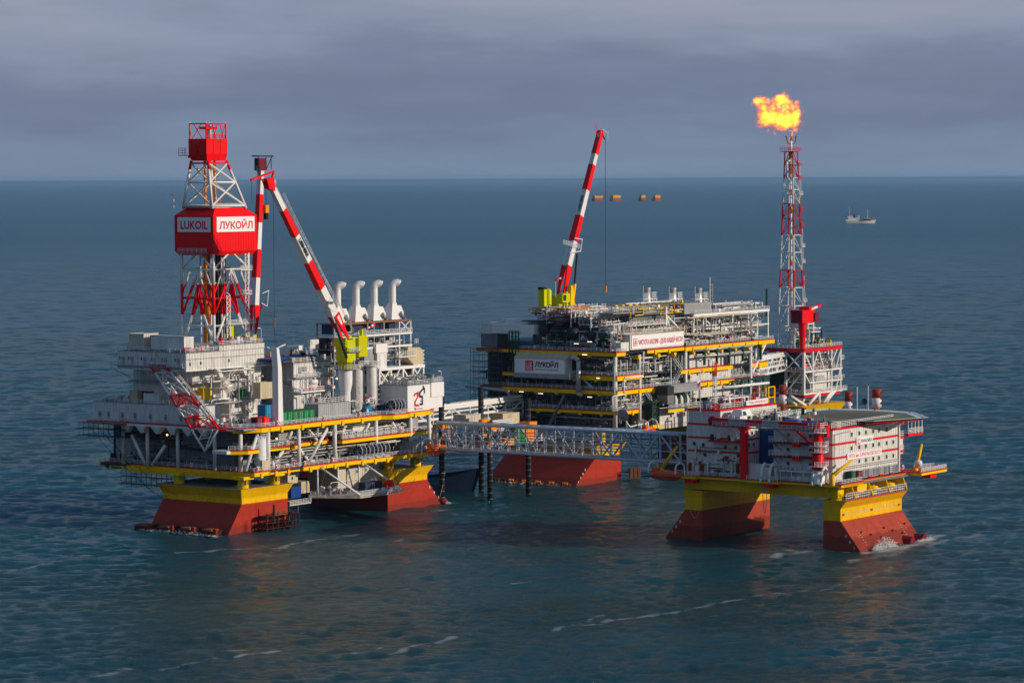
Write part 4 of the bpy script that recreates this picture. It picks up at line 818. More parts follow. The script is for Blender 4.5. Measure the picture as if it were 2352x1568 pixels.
def a_things():
    # burner boom folded up against the shaded side
    o=(4,9,29); T=thing('burner_boom','A',o,'red and white lattice burner boom folded up against the shaded side of the left platform','burner boom')
    b=M(o); base=[Vector((4,17.0,28.8)),Vector((4,6.8,29.2)),Vector((6.2,8.4,29.6)),Vector((6.2,15.4,29.6))]; top=[Vector((2.6,31.4,46.8)),Vector((2.6,26,47.1)),Vector((5.2,26,47.1)),Vector((5.2,31.4,46.8))]
    top=[Vector((3.2,32,46.7)),Vector((3.2,26.6,47.1)),Vector((5.4,26.6,47.1)),Vector((5.4,32,46.7))]
    N_=6; mm=['red','tower','red','tower','tower','red']; mm=['red','tower','tower','red','tower','red'][::1]
    seq=['red','tower','tower','red','tower','red']
    f=lambda i,t:base[i].lerp(top[i],t)
    ts=[0,.17,.34,.52,.70,.88,1.0]; seq=['red','tower','red','red','tower','tower','red']; seq=['red','tower','red','tower','tower','red']
    for s in range(6):
        m=seq[s]
        for i in range(4):
            j=(i+1)%4; r=.30 if i<2 else .22
            b.tube(f(i,ts[s]),f(i,ts[s+1]),r,m,8); b.tube(f(i,ts[s+1]),f(j,ts[s+1]),.18,m,6)
            b.tube(f(i,ts[s]),f(j,ts[s+1]),.15,m,6)
            if i==0: mid=(f(0,ts[s+1])+f(1,ts[s+1]))/2; b.tube(f(0,ts[s]),mid,.16,m,6); b.tube(f(1,ts[s]),mid,.16,m,6)
    ap=Vector((4,11.9,22.6)); 
    for i in range(2): b.tube(base[i],ap,.3,'tower',8)
    b.tube(Vector((4,9,29)),ap+Vector((0,0,.4)),.2,'tower'); b.tube(Vector((4,12.3,28.6)),Vector((4,14.4,25.6)),.2,'tower'); b.tube(Vector((4,8.4,27)),Vector((4,14.8,26)),.16,'tower')
    b.tube(base[1],Vector((5,4.6,29)),.3,'red'); b.build('lattice',T)
    b=M(o); b.box(2.4,6,26.2,32.6,47.2,47.4,'clean'); b.rail([(6,32.4,47.4),(2.5,32.4,47.4),(2.5,26.4,47.4),(6,26.4,47.4)],step=1.3,h=1.9,rails=4); b.tube((3.4,30,47.4),(3.4,30,51),.2,'tan'); b.tube((4,25.4,46.6),(4,7,30.8),.14,'steel'); b.tube((4.6,25.0,46.6),(4.6,6.6,30.8),.12,'pipe_grey')
    b.rail([(3.6,25.6,47.2),(3.6,6.9,30.6)],step=2,rails=2,m='rail'); b.build('walkway',T)
    # white boom rest
    o=(22,0,29.5); T=thing('boom_rest','A',o,'tall slim white tapered post standing at the deck edge in front of the green containers','post')
    b=M(o); b.hexa([(21.2,-.9,29.5),(23.4,-.9,29.5),(23.4,1.4,29.5),(21.2,1.4,29.5)],[(21.3,-.8,46),(23.0,-.8,46),(23.0,1.3,46),(21.3,1.3,46)],'clean'); b.hexa([(21.3,-.8,46),(23.0,-.8,46),(23,1.3,46),(21.3,1.3,46)],[(20.9,-.7,51.8),(21.9,-.7,51.8),(21.9,1.6,51.8),(20.9,1.6,51.8)],'clean'); b.build('post_shaft',T); b=M(o); b.bar((21.6,-.8,51.9),(24.6,-.8,52.6),.28,'clean'); b.bar((20.8,1.6,51.5),(19.8,2,52),.2,'clean'); b.build('floodlight',T)
    # green mini containers
    shades=['dgreen','green','dgreen','green','green','green']
    base=None
    lab=['dark green mini container closest to the tall white post','bright green mini container, second to the right of the white post','green mini container, third in the row right of the white post','green mini container, fourth in the row right of the white post','light green mini container, fifth in the row right of the white post','green mini container next to the big grey corrugated shelter']
    for i in range(6):
        p=(24.6+i*2.45,.6,29.5)
        if base is None: base=container('A',p,2.3,3.4,3.5,'green',lab[0],'green mini containers in a row on the main deck','mini_container')
        else: dup(base,'A',p,lab[i])
    for i in range(2):
        container('A',(14.2+i*3,1.2,29.5),2.7,2.4,2.6,'maroon' if i==0 else 'red',['dark red skip left of the white post','bright red skip just left of the white post'][i],'red skips','skip','skip')
    T=container('A',(41.4,1,29.5),14.8,5.2,4.7,'grey_rib','long light grey corrugated shelter on the main deck right of the green containers',None,'corrugated_shelter','shelter')
    b=M(); b.rail([(0.2,0.2,4.7),(14.4,.2,4.7)],step=1.5,h=1.6,m='clean'); b.rail([(0.2,.2,4.7),(.2,5,4.7)],h=1.6,m='clean'); b.build('railing',T)
    container('A',(29.5,13,36.0),5.6,2.6,4.8,'tan','cream tarpaulin-covered crate beside the white post above the red skips',None,'crate','crate')
    container('A',(12,19.4,36.6),3.6,2.4,3.4,'yellow','bright yellow basket crate under the drilling module',None,'basket_crate','crate')
    container('A',(24.4,18,36.6),1.7,1.6,2.0,'dgreen','dark green bin standing on the walkway under the drilling module','green bins on the walkway','bin','bin'); container('A',(27,17.8,36.6),1.9,1.6,2.1,'green','bright green bin beside the cream crate','green bins on the walkway','bin','bin')
    container('A',(30.5,12,30.2),3.0,3,4.0,'lblue','blue and white cabinet container right of the white post behind the green containers',None,'cabinet_container','container',frame='lblue')
    container('A',(7.8,33,35.1),4.8,6,3.0,'white','white roof container behind the burner boom on the quarters roof','roof containers','roof_container','container'); container('A',(8,41.6,35.1),4.4,3,3.5,'tan','cream roof container left of the red one on the quarters roof','roof containers','roof_container','container'); container('A',(8.8,38,35.1),3.6,2.6,3.4,'maroon','dark red roof container between cream and white ones','roof containers','roof_container','container')
    container('A',(6,21.5,50.9),4.6,13,4.2,'white','long white cabin with blue base on top of the drilling module','cabins on the drilling module','roof_cabin','cabin',frame='blue'); container('A',(5,36,50.9),6.2,6,4.6,'beige','cream cabin with dark red doors on top of the drilling module','cabins on the drilling module','roof_cabin','cabin',frame='white')
    container('A',(82.0,-2.2,17.1),4.0,7,3.6,'grey_rib','grey corrugated container on the cellar deck beside the orange lifeboat',None,'corrugated_container','container')
    container('A',(55,-5.4,7.7),8.0,2.6,2.7,'navy','dark blue container on the hanging laydown platform',None,'shipping_container','container')
    container('A',(24.2,1.6,23.4),5.2,2.6,3.4,'grey','grey cabin on the mezzanine deck under the white post',None,'deck_cabin','cabin')
    container('A',(84.6,1,23.4),4.4,3,3.9,'grey_rib','grey corrugated box on the mezzanine beside the bridge end',None,'corrugated_box','container')
    container('A',(74.6,.4,29.5),1.6,2.4,3.0,'blue','upright blue locker on the main deck left of the hose reels','blue lockers','locker','locker'); container('A',(71.4,.6,29.5),3.0,2.4,2.6,'navy','dark blue locker left of the upright blue one','blue lockers','locker','locker')
    # silos
    o=(72.6,6,29.5); T=thing('silo','A',o,'slim cream bulk silo on the right of the pair beside the crane','silo','white bulk silos'); b=M(o); b.lathe((72.6,6,29.5),[(0.9,0),(.9,1.5),(1.55,3.4),(1.55,14),(1.3,14.4),(0.001,14.5)],'white',24); b.build('tank',T); b=M(o); b.lathe((72.6,6,43.6),[(1.6,0),(2.1,0),(2.1,.2),(1.6,.2)],'rail',16); b.rail([(70.6,4.2,43.8),(74.6,4.2,43.8),(74.6,7.8,43.8)],step=1,h=1.4,m='clean'); b.ladder((74.4,5.4,30),14,cage=True); b.build('platform_and_ladder',T)
    o=(70.5,9.5,29.5); T=thing('silo','A',o,'broad cream bulk silo on the left of the pair, directly behind the crane pedestal','silo','white bulk silos'); b=M(o); b.lathe((70.5,9.5,29.5),[(1.2,0),(2.0,3),(2.0,14.2),(1.6,14.7),(0.001,14.8)],'white',24); b.build('tank',T); b=M(o); b.rail([(68.2,7.3,43.8),(73,7.3,43.8)],step=1,h=1.4,m='clean'); b.box(68,73,7.2,8.2,43.5,43.7,'rail'); b.ladder((67.6,7.6,30),14,m='clean',cage=True); b.build('platform_and_ladder',T)
    o=(66,2,29.5); T=thing('pump_skid','A',o,'light blue pump skid at the foot of the silos','pump'); b=M(o); b.lathe((64.4,2.4,31),[(0.001,-.2),(1.0,0),(1.2,1),(1.2,2.6),(0.001,3.2)],'lblue',12,'x'); b.box(64,68.6,1.4,3.6,29.5,30.1,'steel'); b.lathe((67,2.4,30.1),[(.7,0),(.9,1.6),(0.001,2.4)],'lblue',12); b.build('pump',T); b=M(o); pipes(b,64,69,1.6,3.6,31.5,35,16,71,('pipe_grey','rail','white','maroon')); b.build('valves',T)
    # hose reels
    def reel(P,x,y,z,r,w,label,group,first):
        if first[0] is None:
            T=thing('hose_reel',P,(x,y,z),label,'hose reel',group); o=(x,y,z); b=M(o)
            for k in (0,w): b.lathe((x+k,y,z+r+.3),[(r-.16,-.06),(r,-.06),(r,.06),(r-.16,.06)],'rail',20,'x'); 
            for i in range(8):
                a=6.283*i/8
                for k in (0,w): b.bar((x+k,y,z+r+.3),(x+k,y+r*math.cos(a),z+r+.3+r*math.sin(a)),.09,'rail')
            b.build('flange',T); b=M(o); b.lathe((x,y,z+r+.3),[(r*.35,.05),(r*.8,.1),(r*.8,w-.1),(r*.35,w-.05)],'dark',20,'x'); b.build('hose',T)
            b=M(o); b.bar((x-.2,y-r*.8,z),(x-.2,y,z+r+.3),.14,'rail'); b.bar((x-.2,y+r*.8,z),(x-.2,y,z+r+.3),.14,'rail'); b.bar((x+w+.2,y-r*.8,z),(x+w+.2,y,z+r+.3),.14,'rail'); b.bar((x+w+.2,y+r*.8,z),(x+w+.2,y,z+r+.3),.14,'rail'); b.box(x-.3,x+w+.3,y-r*.9,y+r*.9,z,z+.15,'rail'); b.build('stand',T); first[0]=T; return T
        return dup(first[0],P,(x,y,z),label)
    f=[None]
    for i in range(4): reel('A',57.2+i*3.7,-.8,17.05,2.0,2.0,['leftmost hose reel on the cellar deck, with reddish hose','second hose reel from the left on the cellar deck','third hose reel from the left on the cellar deck','rightmost hose reel on the cellar deck, next to the grey container'][i],'hose reels on the cellar deck',f)
    f=[None]
    for i in range(2): reel('A',72.8+i*2.9,-1.2,29.55,2.05,1.6,['black hose reel at the main deck edge, left of the pair','black hose reel at the main deck edge touching the emblem block'][i],'hose reels on the main deck',f)
    # exhaust stacks
    base=None
    for i,x in enumerate((66.0,75.0,83.8,92.8)):
        p=(x+1.6,15,56.6)
        L=['leftmost white exhaust stack with elbow top, partly behind the crane boom','second white exhaust stack from the left, sooty','third white exhaust stack from the left','rightmost white exhaust stack, fully sunlit'][i]
        if base is None:
            T=thing('exhaust_stack','A',p,L,'exhaust stack','four white exhaust stacks'); o=p; cx,cy=p[0],15
            b=M(o); b.lathe((cx,cy,61.4),[(1.12,0),(1.12,5.2)],'clean',20)
            c=Vector((cx+1.3,cy+.6,66.4)); R_=1.35; pts=[]; du=Vector((.80,-.60,0))
            for k in range(9):
                a=math.pi*k/8*.72; pts.append(Vector((cx,cy,66.6))+du*(R_*(1-math.cos(a)))+Vector((0,0,R_*math.sin(a))))
            for q0,q1 in zip(pts,pts[1:]): b.tube(q0,q1+(q1-q0)*.12,1.12,'clean',16)
            b.build('pipe',T)
            b=M(o); b.hexa([(cx-1.9,cy-1.2,56.6),(cx+1.5,cy-1.2,56.6),(cx+1.5,cy+2.0,56.6),(cx-1.9,cy+2.0,56.6)],[(cx-1.5,cy-1.1,60.0),(cx+1.4,cy-1.1,60.0),(cx+1.4,cy+1.8,60.0),(cx-1.5,cy+1.8,60.0)],'clean'); b.hexa([(cx-1.5,cy-1.1,60.0),(cx+1.4,cy-1.1,60.0),(cx+1.4,cy+1.8,60.0),(cx-1.5,cy+1.8,60.0)],[(cx-1,cy-.9,61.7),(cx+1,cy-.9,61.7),(cx+1,cy+1,61.7),(cx-1,cy+1,61.7)],'clean')
            b.vprism([(cx+1.5,56.6),(cx+5.2,56.6),(cx+5.2,58.6),(cx+3.8,60.8),(cx+1.5,60.8)],cy-.4,cy+3,'clean'); b.build('silencer_box',T)
            b=M(o); b.tube((cx+3,cy-.8,58.6),(cx+4.2,cy-.8,57.2),.55,'grey',8); b.tube((cx+4.4,cy-.9,57.0),(cx+5.0,cy-.9,56.2),.6,'steel',8); b.build('duct',T); base=T
        else: dup(base,'A',p,L)
    T=thing('exhaust_support_frame','A',(82,18,45),'white steel frame with walkways carrying the four exhaust stacks','steel frame'); o=(82,18,45); b=M(o)
    for x in (64,72,80,88,95.6,101.3):
        for y in (13.4,20): b.bar((x,y,42),(x,y,56.5),.45,'tower' if x>90 else 'grey')
    for z,m in ((56.4,'steel'),(52.4,'clean'),(48.6,'grey')): b.box(63.5,101.5,13,20.4,z-.15,z+.1,m); b.box(63.5,101.6,12.9,13.1,z-.45,z+.12,'clean' if z<56 else 'rusty')
    for x in (95.6,): b.bar((x,13.2,52.6),(x+5.6,13.2,56.3),.25,'clean'); b.bar((x,13.2,56.3),(x+5.6,13.2,52.6),.25,'clean'); b.bar((x,13.2,45),(x+5.6,13.2,48.4),.25,'clean')
    b.box(93,101.8,11.4,16,44.9,45.2,'clean'); b.build('frame',T); b=M(o); b.rail([(63.6,12.8,52.5),(101.6,12.8,52.5),(101.6,20,52.5)],step=1.9,h=1.3,m='clean'); b.rail([(93,11.5,45.2),(101.7,11.5,45.2)],step=1.1,h=1.6,m='clean'); b.rail([(101.7,12,48.7),(103.4,12,48.7)],step=.8,h=1.6,m='clean'); b.build('railing',T)
    b=M(o); 
    for x in (66,75,83.8): b.box(x-1,x+5,14.5,19,53.2,56.1,'navy')
    b.box(92,95,14.5,19,53,56,'navy'); b.box(64,95,17,20,42,52,'dark'); kit(b,66,100,13.6,16,45,30,81,('steel','white','pipe_grey','navy'),(1,3)); kit(b,64,99,13.6,16,48.7,36,82,('steel','white','pipe_grey','dark','red'),(1,3)); pipes(b,64,100,13.2,16,43,52,70,83,('white','clean','pipe_grey','steel')); b.build('engine_equipment',T)
    # windsock and mast
    T=thing('windsock','A',(76.5,8,53),'red and white striped windsock beside the crane cab','windsock'); o=(76.5,8,53); b=M(o); b.bar((76.5,8,49),(76.5,8,56.6),.14,'rail'); b.build('pole',T); b=M(o)
    for i in range(4): b.tube((76.4-i*.8,7.8,56.0-i*.28),(75.6-i*.8,7.8,55.7-i*.28),.5-i*.07,'red' if i%2==0 else 'clean',10,r2=.43-i*.07)
    b.build('sock',T)
    # lifeboat at the bridge end
    lifeboat('A',(85.0,-5.6,16.2),9.6,3.0,'orange','bright orange lifeboat hanging at the right corner of the left platform',0)
    # barrels, tanks on laydown platform
    for i,(x,y) in enumerate(((44,-2),(45.6,-3),(47.2,-4),(43.2,0),(45,.4))):
        pass
    T=thing('gas_bottle_rack','A',(47,-1,7.7),'rack of white and dark red gas bottles on the hanging laydown platform','gas bottle rack'); o=(47,-1,7.7); b=M(o); g=random.Random(9)
    for i in range(22): x=42.5+g.random()*8; y=-2.6+g.random()*4+ (0 if x>45 else 1.5); b.lathe((x,y,7.8+(i%3)*.9),[(0.001,-.5),(.38,-.3),(.38,.9),(0.001,1.1)],'white' if i%3 else 'maroon',8,'y')
    b.build('bottles',T); b=M(o)
    for x in (42,46.5,51): b.bar((x,-3,7.7),(x,-3,11.4),.12,'rail')
    b.bar((42,-3,11.4),(51,-3,11.4),.12,'rail'); b.build('rack',T)
    T=thing('red_hose_reel','A',(63.6,-8,7.7),'small red reel by the front railing of the laydown platform','hose reel'); o=(63.6,-8,7.7); b=M(o); b.lathe((63,-8,9.3),[(.3,-.7),(1.5,-.7),(1.5,-.55),(.9,-.5),(.9,.5),(1.5,.55),(1.5,.7),(.3,.7)],'red',16,'x'); b.build('drum',T); b=M(o); b.bar((62.3,-8,7.7),(62.3,-8,9.3),.2,'rail'); b.bar((63.7,-8,7.7),(63.7,-8,9.3),.2,'rail'); b.build('stand',T)
    # mooring ropes hanging from the shaded side
    def rope(P,p,q,sag,label,m='rope',name='mooring_rope',group=None,r=.07):
        p=Vector(p);q=Vector(q); T=thing(name,P,tuple(p),label,'rope',group); b=M(tuple(p)); pts=[p.lerp(q,i/14)-Vector((0,0,sag*4*(i/14)*(1-i/14))) for i in range(15)]; b.path([tuple(x) for x in pts],r,m,5); b.build('strand',T)
    rope('A',(3.5,56.5,28),(3.5,25,7.5),2.2,'leftmost dark mooring line slanting from the outer corner down to the pontoon','pile','mooring_rope','mooring ropes of the left platform'); rope('A',(3.5,53.5,28),(3,22,9.6),1.6,'middle dark mooring line slanting to the left pontoon','pile','mooring_rope','mooring ropes of the left platform'); rope('A',(3.5,50,28),(3.4,31,9.5),2.0,'short dark line from the outer corner to the yellow pontoon edge','pile','mooring_rope','mooring ropes of the left platform')
    rope('A',(5.6,29,9),(5.4,12,9),4.2,'thin line sagging in a curve on the shaded yellow pontoon face','pile')
    rope('A',(93.4,-1.2,11),(120,18,14),3,'thick pink mooring hawser between the left platform and the barge','rope_pink','mooring_hawser'); rope('A',(101,2,2),(118,12,13),1.5,'pale mooring hawser running up to the barge','rope','mooring_hawser')
    rope('A',(71,-1.8,16.6),(84,-1.4,9),6,'dark line looping below the lit side near the right pontoon','pile'); rope('A',(44.4,-3,27),(36,-3,8),1,'thin rope hanging from the main deck edge to below','rusty')
    for i,(a_,y,z,L) in enumerate(((19.4,-2.0,17.9,'life ring left of the cellar deck stairs'),(31.8,-2.0,17.9,'life ring right of the second white column'),(44.6,-2.0,17.9,'life ring left of the middle white column'),(11.0,-2.0,17.9,'life ring by the tan cabinet corner'),(20,-1.9,30.4,'life ring left of the white boom rest'),(41,-1.8,30.4,'life ring below the grey shelter corner'),(57.6,-1.8,30.4,'life ring right of the grey shelter'),(78,-1.4,24.2,'life ring above the hose reels'),(84.4,-1.4,24.2,'life ring on the mezzanine above the grey container'),(26.2,-.2,24.2,'life ring on the short mezzanine'))): life_ring('A',(a_,y,z),L)
    for i,(x,y,z,L) in enumerate(((5.8,44,30.4,'life ring on the shaded main deck rail, far left'),(5.8,31,30.4,'life ring on the shaded main deck rail, left of the burner boom'),(9.2,22,17.9,'life ring on the shaded cellar deck rail, middle'),(9.2,13,17.9,'life ring on the shaded cellar deck rail, near the corner'))):
        r=life_ring('A',(x,y,z),L); r.rotation_euler=(0,0,ROT-math.pi/2)
    person('A',(39.4,18.8,45.4),'worker in red coveralls standing left on the white walkway below the drilling module','red',0.3); person('A',(40.8,18.7,45.4),'worker in dark red coveralls standing right on the white walkway below the drilling module','maroon',-.2)
    person('A',(27.6,-.6,17.05),'worker in dark clothes and white helmet on the cellar deck, left of his colleague','navy',.4); person('A',(29.2,-.6,17.05),'worker in red jacket and white helmet on the cellar deck','red',-.4)
    for p,L in (((60.3,9.4,40.4),'small lit orange lamp on the white pipe deck module wall'),((22.4,18.4,40.2),'lit lamp on the stairs under the drilling module'),((9,31,26.2),'lit orange lamp glowing in the shaded side of the left platform'),((14.4,-.7,25.4),'lit orange lamp left of the pedestal base'),((22,0.5,25.6),'lit orange lamp by the second white column')):
        T=thing('deck_lamp','A',p,L,'lamp','lit deck lamps'); b=M(p); b.lathe((p[0],p[1],p[2]),[(0.001,-.22),(.25,-.1),(.25,.1),(0.001,.22)],'lamp',10); b.build('bulb',T); b=M(p); b.bar((p[0],p[1]+.1,p[2]+.2),(p[0],p[1]+1.0,p[2]+.5),.1,'steel'); b.build('bracket',T)
def lifeboat(P,p,L,w,m,label,rot=0,group='enclosed lifeboats',axis='a'):
    T=thing('lifeboat',P,p,label,'lifeboat',group); b=M(); n=14; rings=[]
    for i in range(n+1):
        t=i/n; x=L*t; e=max(.3,math.sin(math.pi*min(1,max(0,t)))**.26); 
        if i in (0,n): e=.34
        h=1.5*e; ww=w/2*e; kz=1.35-1.2*e
        rings.append([(x,0,kz-.1),(x,-ww*.75,kz+.25),(x,-ww,1.35),(x,-ww*.82,1.4+h*.65),(x,-ww*.4,1.45+h*.95),(x,ww*.4,1.45+h*.95),(x,ww*.82,1.4+h*.65),(x,ww,1.35),(x,ww*.75,kz+.25)])
    vs=[v for r in rings for v in r]; k=9
    fs=[(i*k+j,(i+1)*k+j,(i+1)*k+(j+1)%k,i*k+(j+1)%k) for i in range(n) for j in range(k)]
    b.add(vs,fs,m,True); b.add(rings[0],[tuple(range(k))],m); b.add(rings[-1],[tuple(range(k-1,-1,-1))],m)
    for v in (): pass
    b.build('hull',T); b=M(); b.box(L*.08,L*.30,-w*.26,w*.26,2.4,3.5,m); b.box(L*.5,L*.58,-w*.3,w*.3,2.62,2.9,'tan'); b.build('canopy_hatch',T)
    b=M(); b.box(.4,L-.4,-w/2-.07,-w/2+.1,1.2,1.36,'maroon')
    for i in range(7): b.box(L*.2+i*L*.1,L*.2+i*L*.1+.35,-w/2*.96,-w/2*.86,1.75,2.0,'glass')
    b.build('fender_and_windows',T)
    b=M()
    for x in (.5,L-.5): b.path([(x,w*.9,0),(x,w*.8,4.2),(x,w*.2,5.2),(x,-w*.45,4.6),(x,-w*.62,3.4),(x,-w*.62,2.2)],.24,'clean',6)
    b.build('davit',T)
    if rot: T.rotation_euler=(0,0,ROT+rot)
    return T
a_things()
# ================================================================ PLATFORM B : process platform
def platform_b():
    T=thing('process_platform','B',(0,0,0),'middle processing platform packed with pipework on a red pontoon, four yellow-edged decks','oil platform','offshore platforms')
    pontoon(T,[(-5.6,-4,0),(12.4,8.6,0),(12.4,9.8,0),(10.9,12.4,1.2)],[(27,-4,0),(27,8.6,0),(27,9.8,0),(28.4,12.4,1.2)],0,36,'b')
    pontoon(T,[(104,-4,0),(104,8.1,0),(104,9.8,0),(102.6,12.4,1.2)],[(130,-4,0),(120,8.1,0),(120,9.8,0),(121.6,12.4,1.2)],2,36,'b')
    b=M()
    for i in range(6):
        y=2+i*5.4; q=b.item('mooring_shoe')
        for k in range(4): q.box(-1.3,-1.0,y+k*.62,y+k*.62+.22,.3,1.3,'jorange')
        q.box(-1.0,0.4,y-.4,y+3,-.4,.8,'landing')
    b.build('mooring_shoe',T)
    pt=[c for c in T.children if c.name.startswith('pontoon')][0]
    for i in range(4): text('9876'[i],pt,(4.4-i*1.3+1.4,0,4.6-i*1.2),'b',.5,.7,'clean','draft_mark')
    b=M(m='pipe_dark')
    for i in range(9): b.item('fender_pile').tube((26.6+i*.75,-3.6,-2),(26.6+i*.75,-3.6,4.0),.22,'rusty' if i%3 else 'dark',6)
    b.item('fender_beam').box(26.4,33.4,-3.4,-2.9,2.4,2.9,'maroon'); b.build('fender',T)
    for x,y in ((24.05,.2),(38.1,0),(66.4,0),(108.8,0)): 
        M().tube((x,y,15.5),(x,y,41),.62,'tower',12).build('column',T)
    for x in (24,108,118):
        for y in (6,30): M().lathe((x,y,12.4),[(1.5,0),(1.5,4.5)],'hull_yellow',16).build('leg',T)
    # decks
    def deck(name,z,runs,slab,lr=None,rails=()):
        D=M(); D.box(*slab,z-.7,z-.2,'dark')
        for r,hh in runs: edge_beam(D,r,z,hh,.5,stubs=8.6)
        d=D.build(name,T); b=M()
        for r in rails: b.rail([(x,y,z) for x,y in r],step=2)
        b.build('railing',d)
    deck('cellar_deck',22.9,[([(23.5,36),(23.5,-.8),(27.5,-.8)],1.2),([(28.2,-.6),(37,-.6),(37,.6),(40.6,.6)],1.3)],(24,118,0,56),rails=[[(23.7,35),(23.7,-.5),(37,-.5)]])
    deck('lower_deck',29.7,[([(23.4,54),(23.4,-.8),(52,-.8)],1.5),([(66.4,-.6),(97,-.6)],1.5),([(97,.6),(120,.6)],1.2)],(24,120,0,56),rails=[[(23.6,54),(23.6,-.5),(62,-.5)],[(67,-.4),(119,-.4)]])
    deck('middle_deck',34.6,[([(23.4,21),(23.4,-.8),(38.6,-.8)],1.7),([(23.4,46),(23.4,41)],1.3),([(63,-.6),(96,-.6)],1.5),([(109,-.6),(119.5,-.6)],1.8)],(24,120,0,56),rails=[[(23.6,21),(23.6,-.5),(38.2,-.5)],[(110,-.4),(119,-.4)]])
    deck('main_deck',42.4,[([(23.4,15),(23.4,-.6),(29,-.6)],1.4),([(23.4,57),(23.4,41)],1.2),([(23.2,41),(23.2,15)],1.6),([(42,-.6),(65,-.6)],1.3),([(65,-1),(123.6,-1)],1.6)],(24,123,0,57),rails=[[(23.6,39),(23.6,-.3),(30,-.3)],[(66,-.8),(78,-.8)],[(110,-.8),(123,-.8)]])
    b=M(m='yellow')
    for x in (36,48,58,70,79,88,97,106,115): b.item('bracket').vprism([(x,40.7),(x+1.6,40.7),(x+1.2,39.4),(x+.4,39.4)],-.9,1,'yellow')
    b.build('bracket',T)
    # dark cores that carry the equipment
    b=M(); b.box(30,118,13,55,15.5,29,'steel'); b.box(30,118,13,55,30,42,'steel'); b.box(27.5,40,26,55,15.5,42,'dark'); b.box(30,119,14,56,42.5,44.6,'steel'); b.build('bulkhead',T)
    # white buildings on the lit side
    def w(name,*a,m='wall'): b=M(); b.box(*a,m); b.box(a[0]-.1,a[1]+.1,a[2]-.1,a[3]+.1,a[5],a[5]+.15,'clean'); return b.build(name,T)
    w('switch_room',70.5,92.4,1,6,34.7,39.0); w('switch_room',97,106,1,6,34.6,38.8); w('switch_room',71,85,1,6,29.8,33.0); w('switch_room',88,97.4,1,6,29.8,33.4); w('switch_room',72,98,1.5,6,24,28.2); w('switch_room',100,118,3,6,30,33.5,m='grey')
    L=w('control_room',45.3,66,-3,8,16.9,22.6); b=M(); b.box(45.3,66,-3.0,8,15.6,16.8,'beige'); b.box(45,66.4,-3.2,8,22.6,22.75,'clean'); b.build('floor_beam',T)
    for x in (52,56.2,60.4): q=M(); q.box(x,x+1.1,-3.1,-3.0,18.9,20.5,'tan'); q.box(x+.12,x+.98,-3.14,-3.1,19.05,20.35,'glass'); q.build('window',L)
    b=M(m='dgreen')
    for x in (40.9,45):
        for y in (-3.2,-.4): b.bar((x,y,17.4),(x,y,24.9),.34)
    for z in (17.6,19.6,21.4,23.2,24.8): b.bar((40.9,-3.2,z),(45,-3.2,z),.26); b.bar((40.9,-3.2,z),(40.9,-.4,z),.26)
    b.bar((41,-3.2,19.6),(45,-3.2,21.4),.2); b.box(41.4,44.6,-2.6,-.4,17.6,24,'dark'); b.box(40.4,45.6,-3.6,-.2,24.8,25.1); b.build('green_frame',T); q=M(); q.box(40.4,46,-3.8,0,16.2,17.3,'yellow'); q.build('landing_beam',T)
    # grey ventilation shed over the lower deck
    b=M(); b.vprism([(-6,27.6),(-6,29.2),(-4.6,30.2),(-1.6,30.2),(-1.6,27.6)],50,66.4,'grey',axis='a'); b.box(46,50,-6,-1.6,27,30,'dark'); b.box(46,50,-6,-1.7,24,27,'steel')
    for x in (50.3,54,58,62,66): b.bar((x,-5.8,22.6),(x,-5.8,27.6),.28,'dgreen')
    q=b.build('ventilation_shed',T); b=M(); b.rail([(46,-6.4,22.6),(67,-6.4,22.6)],step=1.6); b.box(45.6,67,-6.4,0,22.2,22.5,'steel'); edge_beam(b,[(46,-6.3),(56,-6.3)],22.2,1.0,.4,rim='yellow'); edge_beam(b,[(58,-6.3),(67,-6.3)],22.5,.7,.4,rim='yellow'); b.build('gallery',T)
    b=M()
    for x in (51.4,54.9,58.6): b.item('duct').lathe((x+.8,-5,22.6),[(.9,0),(.9,2.8),(.3,4)],'white',10)
    kit(b,60,66,-5.6,-3,22.6,8,105,('white','clean','dgreen','maroon')); b.build('duct',T)
    # upper right module frame
    b=M()
    def fr(p,q,s=.5,m='clean'): b.bar(p,q,s,m)
    for x in (78.6,84,95,104,114.5,120.5,128): fr((x,4.6,42.5),(x,4.6,52.4),.55)
    fr((78.6,4.6,52.3),(128.6,4.6,52.3),.9); fr((78.6,4.6,47.4),(128.6,4.6,47.4),.45); fr((84.2,4.6,51.4),(95,4.6,46.2),.4); fr((95,4.6,46),(85.6,4.6,42.8),.3); fr((114.5,4.6,47.4),(120.5,4.6,51.8),.4); fr((114.5,4.6,47),(121,4.6,43),.35); fr((104,4.6,46),(95.4,4.6,42.8),.3)
    fr((61.2,4.6,56),(61.2,4.6,48),.8,'tower'); fr((62,4.6,52.8),(72,4.6,46.6),.5,'tower'); fr((61.6,4.6,52.8),(64.4,4.6,47.2),.4,'tower'); fr((118,-.4,41),(109,-.4,31),.9,'tower')
    b.box(78,128,5,18,52.4,52.7,'steel'); b.box(78,124,5,18,47,47.3,'dark'); b.build('module_frame',T)
    b=M(); b.rail([(78.6,4.3,52.7),(128.6,4.3,52.7)],step=1.6); b.rail([(78.6,4.3,47.6),(123,4.3,47.6)],step=1.6); b.rail([(78.6,-.4,42.5),(108,-.4,42.5)],step=1.6); b.build('upper_railing',T)
    b=M(); b.box(73.6,91,5,11,52.9,56.2,'grey'); b.box(73.4,91.2,4.9,11.1,56.2,56.35,'beige'); b.build('compressor_enclosure',T)
    # sign block ("clean Caspian" slogan) on the lit side
    b=M(); b.box(32,64.6,-.4,6,42.7,47.6,'white'); b.box(31.4,64.9,-.6,6.4,47.6,47.8,'beige'); sb=b.build('slogan_block',T)
